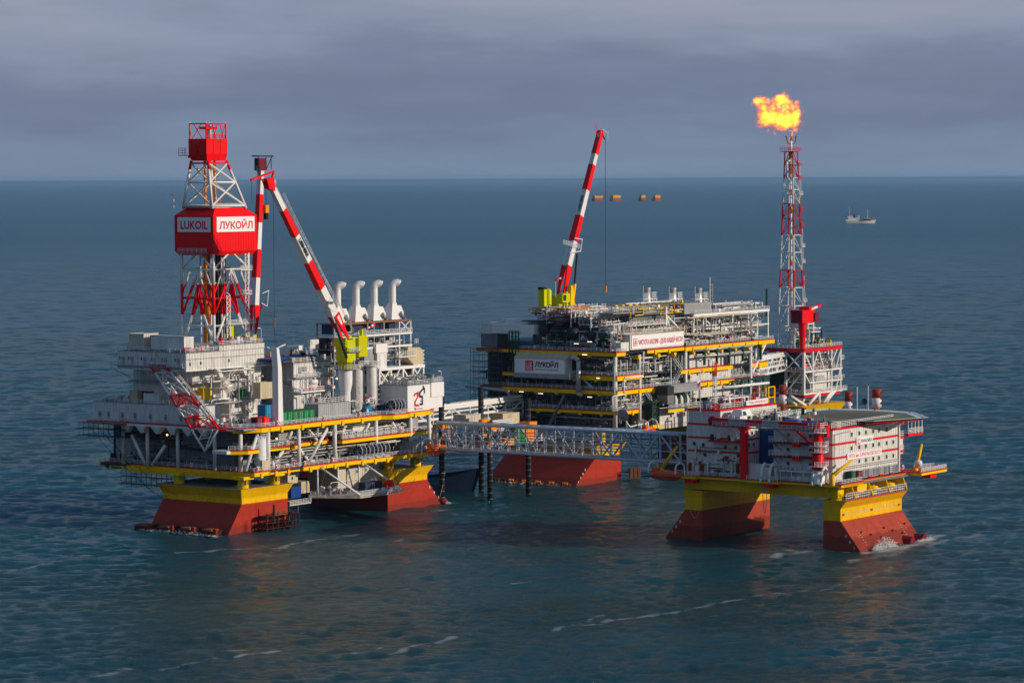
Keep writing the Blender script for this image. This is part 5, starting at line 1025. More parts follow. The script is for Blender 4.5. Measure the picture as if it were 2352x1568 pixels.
    b=M(); b.hexa([(32.6,-.62,43.0),(64.4,-.62,43.2),(64.4,-.42,43.2),(32.6,-.42,43.0)],[(32.6,-.62,47.5),(64.4,-.62,47.6),(64.4,-.42,47.6),(32.6,-.42,47.5)],'banner'); bn=b.build('banner',sb)
    text('ЧИСТОТА КАСПИЯ - ДЕЛО НАШЕЙ ЧЕСТИ',bn,(36.6,-.66,43.9),'b',27,2.5,'lava',bold=.015)
    b=M(); b.box(33.5,35.9,-.66,-.62,44.0,46.5,'lava'); b.box(33.7,35.7,-.69,-.66,44.2,46.3,'banner'); b.build('logo',bn); text('LUK',bn,(33.9,-.72,44.5),'b',1.6,1.5,'lava')
    b=M(); b.rail([(32,-.4,47.9),(64,-.4,47.9),(64,4,47.9)],step=1.7,h=1.4,m='beige'); b.rail([(32,3,47.9),(64,3,47.9)],step=1.7,h=1.4,m='beige'); b.box(27,32,0,4,42.5,45.4,'white'); b.build('roof_railing',sb)
    # company sign on the shaded side : long box slung outside the deck
    b=M(); b.vprism([(38.5,34.6),(17.6,34.6),(17.6,39.7),(38.5,39.7)],20.1,24,'white',axis='a'); b.vprism([(38.7,33.1),(15.8,33.1),(15.8,34.6),(38.7,34.6)],20,24.6,'grey',axis='a'); b.hexa([(19.9,17.2,39.7),(24.3,17.2,39.7),(24.3,38.8,39.7),(19.9,38.8,39.7)],[(22.6,17.4,41.4),(24.3,17.4,41.4),(24.3,38.6,41.4),(22.6,38.6,41.4)],'tan'); sb=b.build('slung_sign_house',T)
    b=M(); b.box(20.0,20.08,18.0,38.3,34.9,39.4,'banner'); bn=b.build('banner',sb); b=M(); b.box(19.94,20.0,30.6,33.9,35.5,38.9,'lava'); lg=b.build('logo',bn)
    text('LUK',bn,(19.94,33.4,36.3),'a',2.4,2.2,'banner'); b=M(); b.box(19.9,19.94,31.0,33.4,35.8,36.05,'banner'); b.build('logo_underline',bn)
    text('ЛУКОЙЛ',bn,(20,30.0,36.75),'a',9.6,2.3,'ink',bold=.05); text('НЕФТЯНАЯ КОМПАНИЯ',bn,(20,30.0,35.65),'a',9.6,.65,'ink')
    b=M(); b.path([(22,17,40.2),(22,14.6,40.2),(22,13.6,39.2),(22,13.6,28.6),(22.5,12.6,27.6)],.75,'pipe_grey',10); b.rail([(19.9,16.4,34.7),(24,16.4,34.7)],m='clean',step=.7); b.build('air_duct',T)
    # shaded-side upper cabins and vessels
    b=M(); b.box(24,30,33.2,50.6,47.4,50.6,'clean'); b.box(24.4,32,50.8,55.6,47.2,50.8,'white'); b.box(24.6,31,49,55.8,42.6,47.2,'steel'); b.box(30,36,36,50,50,52,'white'); q=b.build('laboratory_cabin',T)
    b=M(m='dgreen')
    for y in (42.9,41.6,40.3,39): b.bar((23.2,y,38),(23.2,y,48.4),.35)
    for z in (40,42.5,44.6,46.6,48.3): b.bar((23.2,42.9,z),(23.2,39,z),.25)
    for y in (20.4,23.4): b.bar((23.4,y,42.6),(23.4,y,49),.25)
    b.bar((23.4,20.4,48.9),(23.4,23.4,48.9),.25); b.build('green_frame',T)
    for y,z,r in ((30.8,49.0,2.0),(26,48.4,1.9),(19.4,48.0,2.1),(11.4,47.4,1.7),(6.6,47.2,1.5)):
        b=M(); b.lathe((26,y,z),[(0.001,-.9),(r*.7,-.5),(r,0.2),(r,13),(r*.6,13.8),(0.001,14)],'dark',18,'x'); b.bar((30,y,45),(30,y,z),.6,'steel'); b.bar((36,y,45),(36,y,z),.6,'steel'); b.build('separator_vessel',T)
    b=M(); b.bar((23.2,20.1,27.6),(23.2,26.6,17),.8,'steel'); b.path([(21.5,60,29.2),(20,41.8,28.4),(20,40.6,27.2),(20,40.4,20)],.55,'pipe_grey',10); b.bar((24.4,14.5,34),(24.4,9.2,30),.5,'rail'); b.build('brace',T)
    # stairs
    b=M(); b.stair((58,-.8,38.6),(62.6,-.8,34.8)); b.stair((62.6,-.8,34.6),(58,-.8,29.8)); b.stair((41,-.8,28),(46,-.8,23)); b.bar((57,-.2,39),(57,-.2,30),.3,'rail'); b.build('stairway',T)
    # pipe maze : lit side, shaded side, roof
    b=M(); kit(b,28,64,1,5,23,44,101,('white','beige','grey','pipe_grey','tan','clean')); kit(b,27,62,1,5,29.8,34,102,('dgreen','steel','grey','white')); kit(b,39,68,1,5,34.7,26,103,('steel','dgreen','grey','white')); kit(b,66,120,1,4,42.5,34,104,('white','grey','maroon','red','steel','pipe_grey'))
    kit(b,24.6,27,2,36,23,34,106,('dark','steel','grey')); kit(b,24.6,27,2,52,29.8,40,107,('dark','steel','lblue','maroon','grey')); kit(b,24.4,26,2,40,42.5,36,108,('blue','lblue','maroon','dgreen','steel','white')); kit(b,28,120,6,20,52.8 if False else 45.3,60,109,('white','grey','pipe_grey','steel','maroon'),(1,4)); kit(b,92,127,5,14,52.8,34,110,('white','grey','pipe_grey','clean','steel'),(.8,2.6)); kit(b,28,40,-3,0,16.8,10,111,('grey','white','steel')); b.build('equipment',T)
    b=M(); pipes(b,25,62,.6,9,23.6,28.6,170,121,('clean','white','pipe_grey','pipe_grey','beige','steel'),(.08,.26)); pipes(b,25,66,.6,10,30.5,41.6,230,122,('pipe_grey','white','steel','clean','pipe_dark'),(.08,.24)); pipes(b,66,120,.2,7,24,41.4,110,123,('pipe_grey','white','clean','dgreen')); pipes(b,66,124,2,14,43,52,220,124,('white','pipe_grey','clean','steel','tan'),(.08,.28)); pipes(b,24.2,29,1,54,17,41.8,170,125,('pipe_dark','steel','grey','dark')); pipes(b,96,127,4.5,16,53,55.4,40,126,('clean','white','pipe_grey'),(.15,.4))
    b.build('pipework',T)
    # pipe racks on the roof (shaded near corner) with yellow valves
    b=M(); g=random.Random(77)
    for j,(y0,z) in enumerate(((4,50.4),(12,53.2),(20,54.6),(30,55.2))):
        for i in range(9): y=y0+i*.75; b.item('pipe_run').tube((26+g.random()*4,y,z+(i%2)*.5),(52+g.random()*12,y,z+(i%2)*.5),.2+.1*g.random(),g.choice(('clean','pipe_grey','white','pipe_grey')),6)
        for x in range(27,60,5):
            b.item('pipe_support').bar((x,y0,44),(x,y0,z+1.6),.3,'rail')
        for i in range(6): x=27+g.random()*30; y=y0+g.random()*5; q=b.item('valve'); q.box(x,x+1.1,y-.3,y+.3,z+.5,z+1.2,g.choice(('jorange','jorange','yellow','maroon','red'))); q.bar((x+.5,y,z-.5),(x+.5,y,z+1.6),.16,'clean')
        for i in range(7): x=27+g.random()*28; q=b.item('pipe_run'); q.path([(x,y0-1,z-3),(x,y0-1,z+.9),(x+2.4,y0-1,z+.9),(x+2.4,y0-1,z-2)],.26,g.choice(('clean','pipe_grey')),8)
        b.item('walkway').rail([(26,y0-1.6,z+.2),(60,y0-1.6,z+.2)],step=2,rails=2)
    for i in range(3): b.item('walkway').box(26,62,3+i*11,9+i*11,43+i*2.2,43.3+i*2.2,'steel')
    b.item('walkway').box(26,60,22,40,51.6,51.9,'dark'); b.item('exchanger_bank').box(30,52,26,38,44,50.6,'steel')
    b.item('exchanger_bank').box(44,78,8,20,47,53.2,'steel')
    pipes(b,26,62,1,10,45,51,90,131,('clean','pipe_grey','white','beige','jorange'),(.12,.3)); pipes(b,28,66,10,20,50,55.5,90,132,('clean','pipe_grey','white','steel'),(.12,.3)); pipes(b,26,56,20,38,52,56.5,90,133,('clean','pipe_grey','white','jorange','maroon'),(.12,.3)); pipes(b,40,78,4,14,53.5,57.5,60,134,('clean','pipe_grey','yellow','steel'),(.12,.26))
    pipes(b,24.5,30,2,34,43,50,60,135,('pipe_grey','rail','steel','dgreen'),(.1,.25))
    for x in range(33,74,4): b.item('valve').lathe((x,6.2,57.2),[(0.001,-.4),(.9,-.3),(.9,.3),(0.001,.4)],'yellow',10); b.item('valve_stem').bar((x,6.2,54.6),(x,6.2,57),.3,'jorange')
    b.item('walkway').rail([(31,5.2,55.2),(57,5.2,55.2)],step=1.2,h=1.6,rails=3); b.item('walkway').box(30,58,5,12,54.6,54.9,'grey')
    q=b.item('pipe_run'); q.path([(108,6,53.6),(112,6,54.6),(118,6,54.8),(122,6,53.4)],.5,'clean',8); q=b.item('pipe_run'); q.path([(92,4.4,42.6),(92,4.0,50),(94,4,51.6),(108,4,51.8)],.45,'pipe_grey',8); q=b.item('pipe_run'); q.path([(84,4.2,51.6),(84,4,46),(86,4,44.8),(90,4,44.8)],.5,'pipe_grey',8); q=b.item('pipe_run'); q.path([(112,0,40),(112,0,31.6),(118,0,31)],.6,'pipe_grey',8)
    q=b.item('pipe_run'); q.path([(27.6,-1.8,17),(27.6,-1.8,23.4),(29,-1.8,24.6),(37.6,-1.4,25)],.3,'pipe_grey',8); q=b.item('pipe_run'); q.path([(20.6,-1,23),(20.6,-1,28),(27.4,-1,28.4),(27.4,-1,33.4),(38.4,-1.2,33.9),(38.8,-1.2,42)],.28,'clean',8); q=b.item('pipe_run'); q.bar((22.2,-.6,23),(22.2,-.6,38),.5,'pipe_grey')
    for i,x in enumerate((76,84,92,101,113)): q=b.item('pipe_support'); q.bar((x,-1.6,35.5),(x,-1.6,40.6),.7,'dgreen'); q.box(x-1.2,x+.4,-2,-1.2,40,40.9,'dgreen')
    for z in (36.6,38.8): b.item('pipe_run').tube((70,-1.5,z+2),(108,-1.5,z+2),.42,'pipe_grey',8)
    for x in (94,100,105,110,115): q=b.item('pipe_support'); q.bar((x,-1.6,25),(x,-1.6,29),.5,'dgreen'); q.bar((x,-1.6,29),(x+4.6,-1.6,29),.4,'dgreen')
    b.item('pipe_run').tube((88,-1.8,27),(118,-1.8,27),.5,'clean',8); b.build('roof_pipework',T)
    # scaffold at the outer shaded corner
    b=M(m='steel')
    for y in range(46,60,2):
        for x in (21.4,23.2): b.bar((x,y,24),(x,y,42.4),.1)
    for z in range(26,43,2): b.bar((21.4,46,z),(21.4,58,z),.09); b.box(21.4,23.2,46,58,z,z+.08,'dark')
    b.build('scaffolding',T)
    return T
platform_b()
def b_things():
    # three ventilation towers in a row
    base=None
    for i,(x,z) in enumerate(((62.6,0),(78.8,-.6),(95.4,-1.2))):
        L=['leftmost of the three small grey vent towers on the middle platform roof','middle one of the three small grey vent towers on the roof','rightmost of the three small grey vent towers, nearest the flare tower'][i]
        p=(x,13,54+z)
        if base is None:
            T=thing('vent_tower','B',p,L,'vent tower','vent towers on the middle platform'); b=M(p); b.lathe((x,13,54),[(1.3,0),(1.3,4.6),(1.1,5),(1.1,7.8),(1.25,8.2),(0.001,8.2)],'pipe_grey',16); b.build('pipe',T)
            b=M(p); 
            for dx in (1.2,3.6): b.bar((x+dx,11.6,54),(x+dx,11.6,58.4),.28,'clean')
            b.bar((x+1.2,11.6,54.2),(x+2.4,11.6,58),.2,'clean'); b.bar((x+3.6,11.6,54.2),(x+2.4,11.6,58),.2,'clean'); b.box(x-4.4,x+3.9,11.4,14.6,58.3,58.5,'clean'); b.build('frame',T)
            b=M(p); b.rail([(x+.9,11.5,58.5),(x+3.8,11.5,58.5),(x+3.8,14,58.5)],step=.9,h=2.2,m='clean',rails=4); b.rail([(x-4.3,11.5,57.6),(x-1.8,11.5,57.6)],step=.7,h=2.8,m='rail',rails=4); b.bar((x-4.6,11.6,56),(x-4.6,11.6,63),.12,'rail'); b.build('railing',T); base=T
        else: dup(base,'B',p,L)
    T=thing('antenna_mast','B',(104,14,54),'slim lattice mast on the middle platform roof beside the flare tower','mast'); b=M((104,14,54)); b.bar((104,14,54),(104,14,64.6),.5,'pipe_grey'); b.bar((106,14,54),(106,14,62),.2,'pipe_grey'); 
    for z in range(56,63,2): b.bar((104,14,z),(106,14,z),.14,'pipe_grey')
    b.build('mast_frame',T)
    T=thing('antenna_mast','B',(128,5,50),'dark green pole at the right end of the middle platform','mast'); b=M((128,5,50)); b.bar((128,5,50),(128,5,60),.55,'dgreen'); b.build('pole',T)
    # pedestal crane
    o=(34,30,48); T=thing('pedestal_crane','B',o,'pedestal crane on the middle platform with steep red and white boom leaning right','crane','pedestal cranes')
    b=M(o); b.lathe((34,30,44),[(2,0),(2,12),(2.4,13)],'clean',20); b.build('pedestal',T)
    b=M(o); b.box(31,37.4,27.8,33,57,60.6,'lime'); b.box(23.6,25.4,28.6,31,57,62.6,'lime'); b.lathe((26.4,29,57.4),[(1.2,0),(1.2,4.6),(.9,5.2),(0.001,5.4)],'lime',12); b.box(23.4,25.4,28.8,31,62.6,63.4,'dark'); b.hexa([(36.2,26.6,57),(38.8,26.6,57),(38.8,28,57),(36.2,28,57)],[(36.6,26.6,63.6),(37.8,26.6,63.6),(37.8,28,63.6),(36.6,28,63.6)],'yellow'); b.bar((39,27.8,57.4),(40.4,27.8,64),.8,'yellow'); b.bar((34,26.8,56.4),(34,26.8,61.6),.7,'lime'); b.build('machinery_house',T)
    b=M(o); b.box(31.2,35.6,26.4,28.2,58,61,'lime'); b.box(31.6,33.2,26.3,26.4,58.6,60.6,'glass'); b.build('cab',T)
    foot=Vector((35.4,30,62)); tip=Vector((58.8,30,114.5)); b=M(o)
    boom_box(b,foot,tip,(0,1,0),3.1,2.1,3.1,1.9,[.145,.31,.475,.64,.80,.945],['tower','red','tower','red','tower','red'][:5])
    bm=None
    b=M(o); cuts=[.15,.31,.475,.64,.805,.965]; boom_box(b,foot,tip,(0,1,0),2.5,1.7,2.6,1.6,cuts,['tower','red','tower','red','tower']); boom_box(b,foot,tip,(0,1,0),1.7,1.6,1.6,1.5,[.965,.966],['red'])
    boom_box(b,foot.lerp(tip,.874),tip,(0,1,0),1.84,1.74,1.76,1.66,[0,1.0],['red'])
    for sy in (-1,1): boom_box(b,foot+Vector((0,sy*1.3,-1.4)),foot.lerp(tip,.155)+Vector((0,sy*1.1,0)),(0,1,0),.5,.5,1.0,2.9,[0,1],['red'])
    d=(tip-foot).normalized(); bm=b.build('boom',T)
    t=text('LIEBHERR',bm,(0,0,0),'a',6.0,1.0,'ink',bold=.03)
    c=foot.lerp(tip,.50); nrm=Vector((-d.z,0,d.x)); 
    M4=Matrix(((d.x,0,nrm.x,0),(0,-1,0,0),(d.z,0,nrm.z,0),(0,0,0,1)))
    for v in t.data.vertices:      # lay the lettering along the left face of the boom
        u=-v.co.y; hgt=v.co.z; q=c+d*u+nrm*1.09+Vector((0,-(hgt-.5)*-1,0)); v.co=(q.x-o[0],q.y-o[1],q.z-o[2])
    b=M(o); b.lathe((tip.x+.4,tip.y-.7,tip.z+.6),[(0.001,0),(1.2,0),(1.2,1.4),(0.001,1.4)],'red',16,'y'); b.bar((tip.x+.6,30,tip.z+1.6),(tip.x+3.6,30,tip.z-1.4),.6,'steel'); b.bar((tip.x+1,29.4,tip.z+2),(tip.x+4.4,29.4,tip.z+.6),.14,'rail'); b.bar((tip.x+4.4,29.4,tip.z+1.4),(tip.x+4,29.4,tip.z-1.8),.14,'rail'); b.rail([(tip.x-3,29,tip.z-.8),(tip.x-1,29,tip.z-.8)],step=.8,m='steel',h=1.4); b.bar((tip.x-2,30,tip.z),(tip.x-2,30,tip.z+4),.14,'red'); b.build('boom_head',T)
    b=M(o); b.bar((tip.x+3.6,30,tip.z-1),(tip.x+3.6,30,60.5),.1,'black'); b.bar((tip.x+3.6,30,62.6),(tip.x+3.6,30,60.4),.5,'jorange'); b.bar(foot+Vector((-3.4,-1.4,0)),tip+Vector((-2.2,-1,0)),.07,'dark'); b.build('hoist_rope',T)
    b=M(o); b.bar((40.4,28,63),(43.6,29,74),.5,'dark'); b.path([(38,28.2,74.6),(44.6,28.2,75),(45.6,28.2,79),(41,28.2,79.4)],.18,'rail'); b.rail([(34,28,77.4),(44,28,75.6)],step=1,m='rail',h=1.6); b.build('luffing_cylinder',T)
    T=thing('windsock','B',(30,28,62),'small red and white windsock by the middle crane cab','windsock'); b=M((30,28,62)); b.bar((29.4,28,60),(29.4,28,66),.12,'rail'); b.build('pole',T); b=M((30,28,62)); b.tube((29.4,28,65.6),(31.4,28,66),.45,'red',8,r2=.3); b.tube((31.4,28,66),(32.6,28,66.2),.3,'clean',8,r2=.2); b.build('sock',T)
    lifeboat('B',(31,-6.2,14.6),6.6,2.6,'orange','orange lifeboat above the bridge roof beside the tall green frame')
    T=thing('satellite_dish','B',(24,-4,19),'grey satellite dish tilted left beside the orange lifeboat above the bridge','satellite dish'); b=M((24,-4,19)); b.lathe((0,0,0),[(0.001,0),(1.3,.3),(2.3,.95)],'grey',20)
    vs=[Vector(v)+Vector((24,-4,19)) for v in b.v]; q=Matrix.Rotation(R(62),3,'Y'); b.v=[tuple(q@(Vector(v)+Vector((24,-4,19)))+Vector((-2.4,0,2.4))) for v in b.v]; b.build('dish',T); b=M((24,-4,19)); b.bar((21.8,-4,21.4),(26.4,-4,17.8),.3,'clean'); b.bar((26.4,-4,17.8),(33,-4.6,18.4),.3,'clean'); b.bar((24,-4,14.5),(24,-4,19.6),.5,'steel'); b.build('mount',T)
    life_ring('B',(34,-.9,30.8),'life ring on the lit railing of the middle platform')
    for p,L in (((25,12,28.4),'white'),):
        pass
    for i,(x,y,z) in enumerate(((23.3,30,27.6),(23.3,38,27.9),(23.3,44,27.9),(23.3,10,27.2),(23.3,7,33.6),(23.3,12,41.2),(22.6,9.5,45.6),(22.8,15,44.8))):
        T=thing('tube_lamp','B',(x,y,z),['lit tube lamp under the long yellow beam, third from the left end','lit tube lamp under the long yellow beam, second from the left end','lit tube lamp under the long yellow beam, farthest left','lit tube lamp under the long yellow beam, nearest the lit corner','lit tube lamp right of the grey air duct on the middle platform','lit tube lamp just above the grey air duct bend','right lit tube lamp in front of the dark vessels','left lit tube lamp in front of the dark vessels'][i],'lamp','tube lamps of the middle platform'); b=M((x,y,z)); b.box(x-.1,x+.1,y-.9,y+.9,z,z+.16,'lampw'); b.build('tube',T); b=M((x,y,z)); b.box(x,x+.9,y-.1,y+.1,z+.16,z+.3,'steel'); b.build('bracket',T)
b_things()

# ================================================================ PLATFORM C : accommodation platform
def platform_c():
    T=thing('accommodation_platform','C',(0,0,0),'right-hand white accommodation platform with red stripes and a helideck, on two yellow and red legs','oil platform','offshore platforms')
    # two hull legs, long along a; outer faces slope towards the water
    def leg(lo,hi,a1,nm='pontoon'):
        b=M(); k=len(lo)
        for i in range(k-1):
            (y0,z0,f0),(y1,z1,f1)=lo[i],lo[i+1]; (u0,_,g0),(u1,_,g1)=hi[i],hi[i+1]
            m='hull_red2' if z1<=8.3 else 'hull_yellow'
            A=[(-f0,y0,z0),(a1+f0,y0,z0),(a1+f0,u0,z0),(-f0,u0,z0)]; B=[(-f1,y1,z1),(a1+f1,y1,z1),(a1+f1,u1,z1),(-f1,u1,z1)]
            b.add(A+B,[(j,(j+1)%4,(j+1)%4+4,j+4) for j in range(4)],m)
            if i==k-2: b.add(B,[(0,1,2,3)],'steel')
        return b.build(nm,T)
    L2=leg([(-3.2,-4,0),(6.2,7.9,0),(6.2,11.2,0),(4.4,13.4,0)],[(11.5,-4,0),(11.5,7.9,0),(11.5,11.2,0),(11.5,13.3,0)],33.8)
    L1=leg([(50,-4,0),(50,8.2,0),(50,11.2,0),(50,13.6,0)],[(65,-4,0),(55.5,8.2,0),(55.5,11.2,0),(56.4,13.6,0)],36)
    text('Н Е    Ш В А Р Т О В А Т Ь С Я',L2,(2.4,6.2,9.1),'b',28.2,1.15,'beige','hull_lettering',bold=.0)
    for i in range(3): text('987'[i],L2,(-.02,3.6-i*1.3+1.2,3.6-i*1.5),'a',.5,.8,'clean','draft_mark'); text('987'[i],L1,(-.02,57.4+i*1.3,4.3-i*1.5),'a',.5,.8,'clean','draft_mark')
    for x0 in (4.6,27.4):
        b=M()
        for j in range(7): z=1.4+j*.62; y=6.2-(7.9-z)*.79; q=b.item('draft_mark'); q.box(x0+j%2*.2,x0+.5+j%2*.2,y-.14,y-.04,z,z+.14,'tan'); pass
        b.build('draft_mark',L2)
    b=M()
    for x in (1.4,16.8,32.2): q=b.item('mooring_eye'); q.box(x-.4,x+.4,6.0,6.2,9.3,9.8,'rusty')
    for i,x in enumerate((6,10,14,18.5,22,26,30)): z=4.4-(i%3)*1.0; y=6.2-(7.9-z)*.79; b.item('anode').box(x,x+.3,y-.3,y,z,z+.5,'dark')
    for x in (25.6,32.4): q=b.item('thruster_hood'); q.vprism([(x-1.6,-.5),(x+1.8,-.5),(x+1.2,1.2),(x-.2,1.9),(x-1.2,1.2)],-1.8,1.2,'maroon')
    b.build('fitting',L2)
    b=M(); b.rail([(0.2,4.6,13.5),(33.6,4.6,13.5),(33.6,9,13.5)],step=1.1,h=1.9,m='clean',rails=3); b.box(0,33.8,4.35,4.6,13.3,13.55,'rim'); b.build('railing',L2)
    for x in (1.5,11,20.5,30):
        b=M(); b.lathe((x,8.4,13.4),[(1.5,0),(1.5,1.3),(1.9,1.4),(1.9,2.2),(0.001,2.3)],'yellow',16); b.build('support_pad',T)
        b=M(); b.vprism([(8.8,17.6),(5.4,17.6),(3.9,13.9),(8.8,15.4)][::1],x+2.6,x+2.9,'yellow',axis='a'); b.build('bracket_fin',T)
    b=M(); b.box(.2,35.4,9.2,54,14.2,17.5,'yellow'); b.box(-.1,35.7,9,55.8,14.1,14.35,'hull_yellow'); b.box(0,.25,11,55.8,14.0,17.5,'hull_yellow')
    for x in (6,15.2,24.4,33): b.box(x,x+.2,9.05,9.2,14.4,17.4,'hull_yellow')
    b.box(8,14.6,5.6,9.2,15.2,17.4,'yellow'); b.box(0,5,7,9.2,14.2,17.5,'yellow'); b.build('girder',T)
    D=M(); D.box(-2,36.4,5,56,17.2,17.7,'steel')
    edge_beam(D,[(-2.4,57.4),(-2.4,4.4)],18,.75,.4); edge_beam(D,[(-2.4,4.2),(9.0,4.2),(9.0,5.9),(36.6,5.9),(36.6,14)],18.1,.8,.4)
    D.box(-2.4,9,4.2,6,17.2,17.8,'yellow')
    for x0,x1,y0,y1 in ((-4.6,-2.4,49,63),(-4.4,-2.4,23,33.5),(-3.4,-2.2,4,10)): D.box(x0,x1,y0,y1,17.3,17.85,'yellow'); D.box(x0-.05,x1,y0-.05,y0,17.85,18.05,'rim'); D.box(x0-.05,x0,y0,y1,17.85,18.0,'rim')
    D.prism([(36.6,1.5),(52,1.8),(52.6,6),(36.6,14)],17.4,18.1,'yellow'); D.prism([(36.4,1.3),(52.2,1.6),(52.8,6),(36.6,14.2)],18.1,18.25,'rim')
    for x,y in ((-4.2,50.4),(-4.0,25),(44.5,3)): D.box(x,x+3.4,y,y+2.6,16.0,17.25,'red')
    d=D.build('main_deck',T); b=M(); b.rail([(-2.2,57,18.05),(-2.2,4.6,18.05),(8.8,4.6,18.05),(8.8,6,18.05)],step=2); b.rail([(36.8,1.8,18.25),(52,2,18.25),(52.4,6,18.25),(46,9,18.25)],step=1.4,rails=4,m='clean'); b.rail([(-4.5,52,18),(-4.5,49.2,18),(-2.4,49.2,18)],step=1.2,m='clean'); b.rail([(-4.3,33,18),(-4.3,23.2,18)],step=1.4,m='clean'); b.build('railing',d)
    # ---- living quarters
    b=M(); b.box(0,36.1,8.6,27,18.1,32.1,'wall'); b.box(12.6,36.3,8.4,9,18.1,20.5,'grey'); b.box(-.15,36.25,8.45,27.2,32.1,32.5,'stripe'); b.box(36.0,36.5,8.2,8.7,18.2,32,'rail')
    for z in (28.3,24.6): b.box(-.08,36.18,8.52,27.05,z-.3,z+.3,'stripe')
    Q=b.build('living_quarters',T)
    rows=[(30.45,(10.1,14.2,17.85,21.85,25.1,29.5)),(26.7,(10.1,14.2,17.85,21.9,25.1,29.5,33.2)),(22.9,(14.2,17.85,21.9,25.1,29.5,33.2))]
    for z,xs in rows:
        for x in xs: b=M(); b.box(x-.5,x+.5,8.5,8.6,z-.65,z+.6,'beige'); b.box(x-.38,x+.38,8.44,8.5,z-.5,z+.48,'glass'); b.build('window',Q)
    for z in (30.3,26.4,22.6):
        for y in (12.2,15.4,22.4): b=M(); b.box(-.1,0,y-.6,y+.6,z-.55,z+.55,'beige'); b.box(-.16,-.1,y-.45,y+.45,z-.42,z+.42,'glass'); b.build('window',Q)
    b=M(); b.box(12.4,21.3,8.3,8.45,27.3,29.4,'banner'); s=b.build('company_sign',Q); b=M(); b.box(13.0,14.3,8.24,8.3,27.5,29.0,'lava'); b.box(13.25,14.05,8.2,8.24,27.8,28.8,'banner'); b.build('logo',s); text('ЛУКОЙЛ',s,(14.6,8.3,27.8),'b',6.3,1.15,'ink',bold=.03)
    b=M(); b.box(7.4,26.2,8.3,8.45,23.7,25.4,'banner'); s=b.build('platform_name_sign',Q); text('МЛСК им. В.ФИЛАНОВСКОГО',s,(8.1,8.3,24.05),'b',17.5,1.15,'lava',bold=.01)
    b=M(); 
    for x in (13.2,19,24.9,30.8): q=b.item('access_ladder'); q.rail([(x,8.1,18.2),(x+1.5,8.1,18.2)],step=.75,h=2.2,m='clean',rails=4); q.box(x-.1,x+1.6,7.9,8.4,18.1,18.35,'red')
    for i in range(11): q=b.item('wall_panel'); q.box(12.9+i*2.12,14.4+i*2.12,8.34,8.4,18.4,20.2,'steel' if i%3 else 'pipe_dark')
    for z in (21.4,21.9): b.item('pipe_run').tube((2,8.2,z),(35.6,8.2,z),.11,'pipe_grey'); b.item('pipe_run').path([(.6,8.3,22),(.6,8.3,31),(9,8.3,31.4)],.1,'pipe_grey')
    b.build('wall_fitting',Q)
    b=M(); 
    for z in (32.2,28,24.2): b.box(36.3,40.2,9,12,z-.9,z-.3,'red'); b.rail([(36.4,9,z-.3),(40,9,z-.3),(40,12,z-.3)],step=.9,h=1.5,m='clean',rails=3)
    b.box(42,50.5,8.6,11.4,27.6,28.2,'red'); b.rail([(42,8.6,28.2),(50.4,8.6,28.2)],step=.9,h=1.6,m='clean',rails=4)
    for x in range(42,52,2): b.bar((x,8.7,28.2),(x,8.7,33.2),.2,'clean')
    b.box(36.2,42,9,11,27.9,28.2,'maroon'); b.ladder((37.4,9,18.4),9,m='orange',cage=True); b.build('side_balcony',Q)
    # stairs and landings on the shaded face
    b=M()
    for z,y in ((28.3,25.4),(24.6,25.4)): b.box(-1.9,0,13,27.6,z-.25,z+.05,'maroon'); b.rail([(-1.8,27.4,z),(-1.8,22,z)],step=1,h=1.6,m='clean',rails=4); b.box(-2.4,-1.8,17.6,19.8,z-.9,z+.1,'red'); b.rail([(-2.3,19.6,z+.1),(-2.3,17.8,z+.1)],step=1,h=1.7,m='clean',rails=4)
    b.stair((-1,26,32.2),(-1,21,28.4),ax=(1,0,0),m='grey'); b.stair((-1,27,28.2),(-1,22,24.8),ax=(1,0,0),m='grey'); b.stair((-1,26.6,24.5),(-1,20,18.4),ax=(1,0,0),m='grey')
    b.box(-.6,0,24.2,25.0,18.2,22,'dark'); b.build('stairway',Q)
    b=M(); b.rail([(0,9,32.6),(34,9,32.6)],step=1.2,h=1.6,m='clean',rails=4); b.rail([(0.1,27,32.6),(.1,9,32.6)],step=1.6,m='clean'); b.box(4,6.4,9.6,12,32.5,34.2,'tan'); b.box(.8,3,20,24,32.5,34.4,'lblue'); b.box(.8,3,15,18.6,32.5,34.2,'blue'); b.box(18,34,14,26,32.5,33.1,'dark'); kit(b,1,8,10,26,32.5,18,201,('maroon','dark','white','steel','red')); b.build('roof_equipment',Q)
    # ---- service block at the far left
    b=M(); b.box(0,7,35.8,54.6,18.1,32.4,'wall'); b.box(0.1,30,44.1,54.5,32.4,36,'wall'); b.box(7,30,44,54.4,18.1,32.4,'grey')
    for z in (32.1,28.4,24.7): b.box(-.08,7.06,35.72,54.66,z-.3,z+.25,'stripe')
    b.box(-.1,30.2,43.95,54.6,35.8,36.25,'stripe'); b.box(-2.2,0,36.4,46.6,27.5,28.0,'stripe'); b.box(-.06,7.06,35.7,36.8,18.1,18.2,'steel'); b.box(-.4,.0,54.5,54.7,18.1,36,'clean')
    S=b.build('service_block',T)
    for y,z,m in ((52.4,26.6,'dgreen'),(49.5,26.4,'dgreen'),(42.3,26.2,'glass'),(39,26,'glass')): q=M(); q.box(-.08,0,y-.55,y+.55,z-.6,z+.6,'rail'); q.box(-.13,-.08,y-.45,y+.45,z-.48,z+.48,m); q.build('window',S)
    for x,z in ((.8,26.8),(3.4,26.9),(2.6,30),(4.6,30.2)): q=M(); q.box(x,x+1,35.62,35.72,z-.6,z+.6,'beige'); q.box(x+.1,x+.9,35.58,35.62,z-.45,z+.45,'glass'); q.build('window',S)
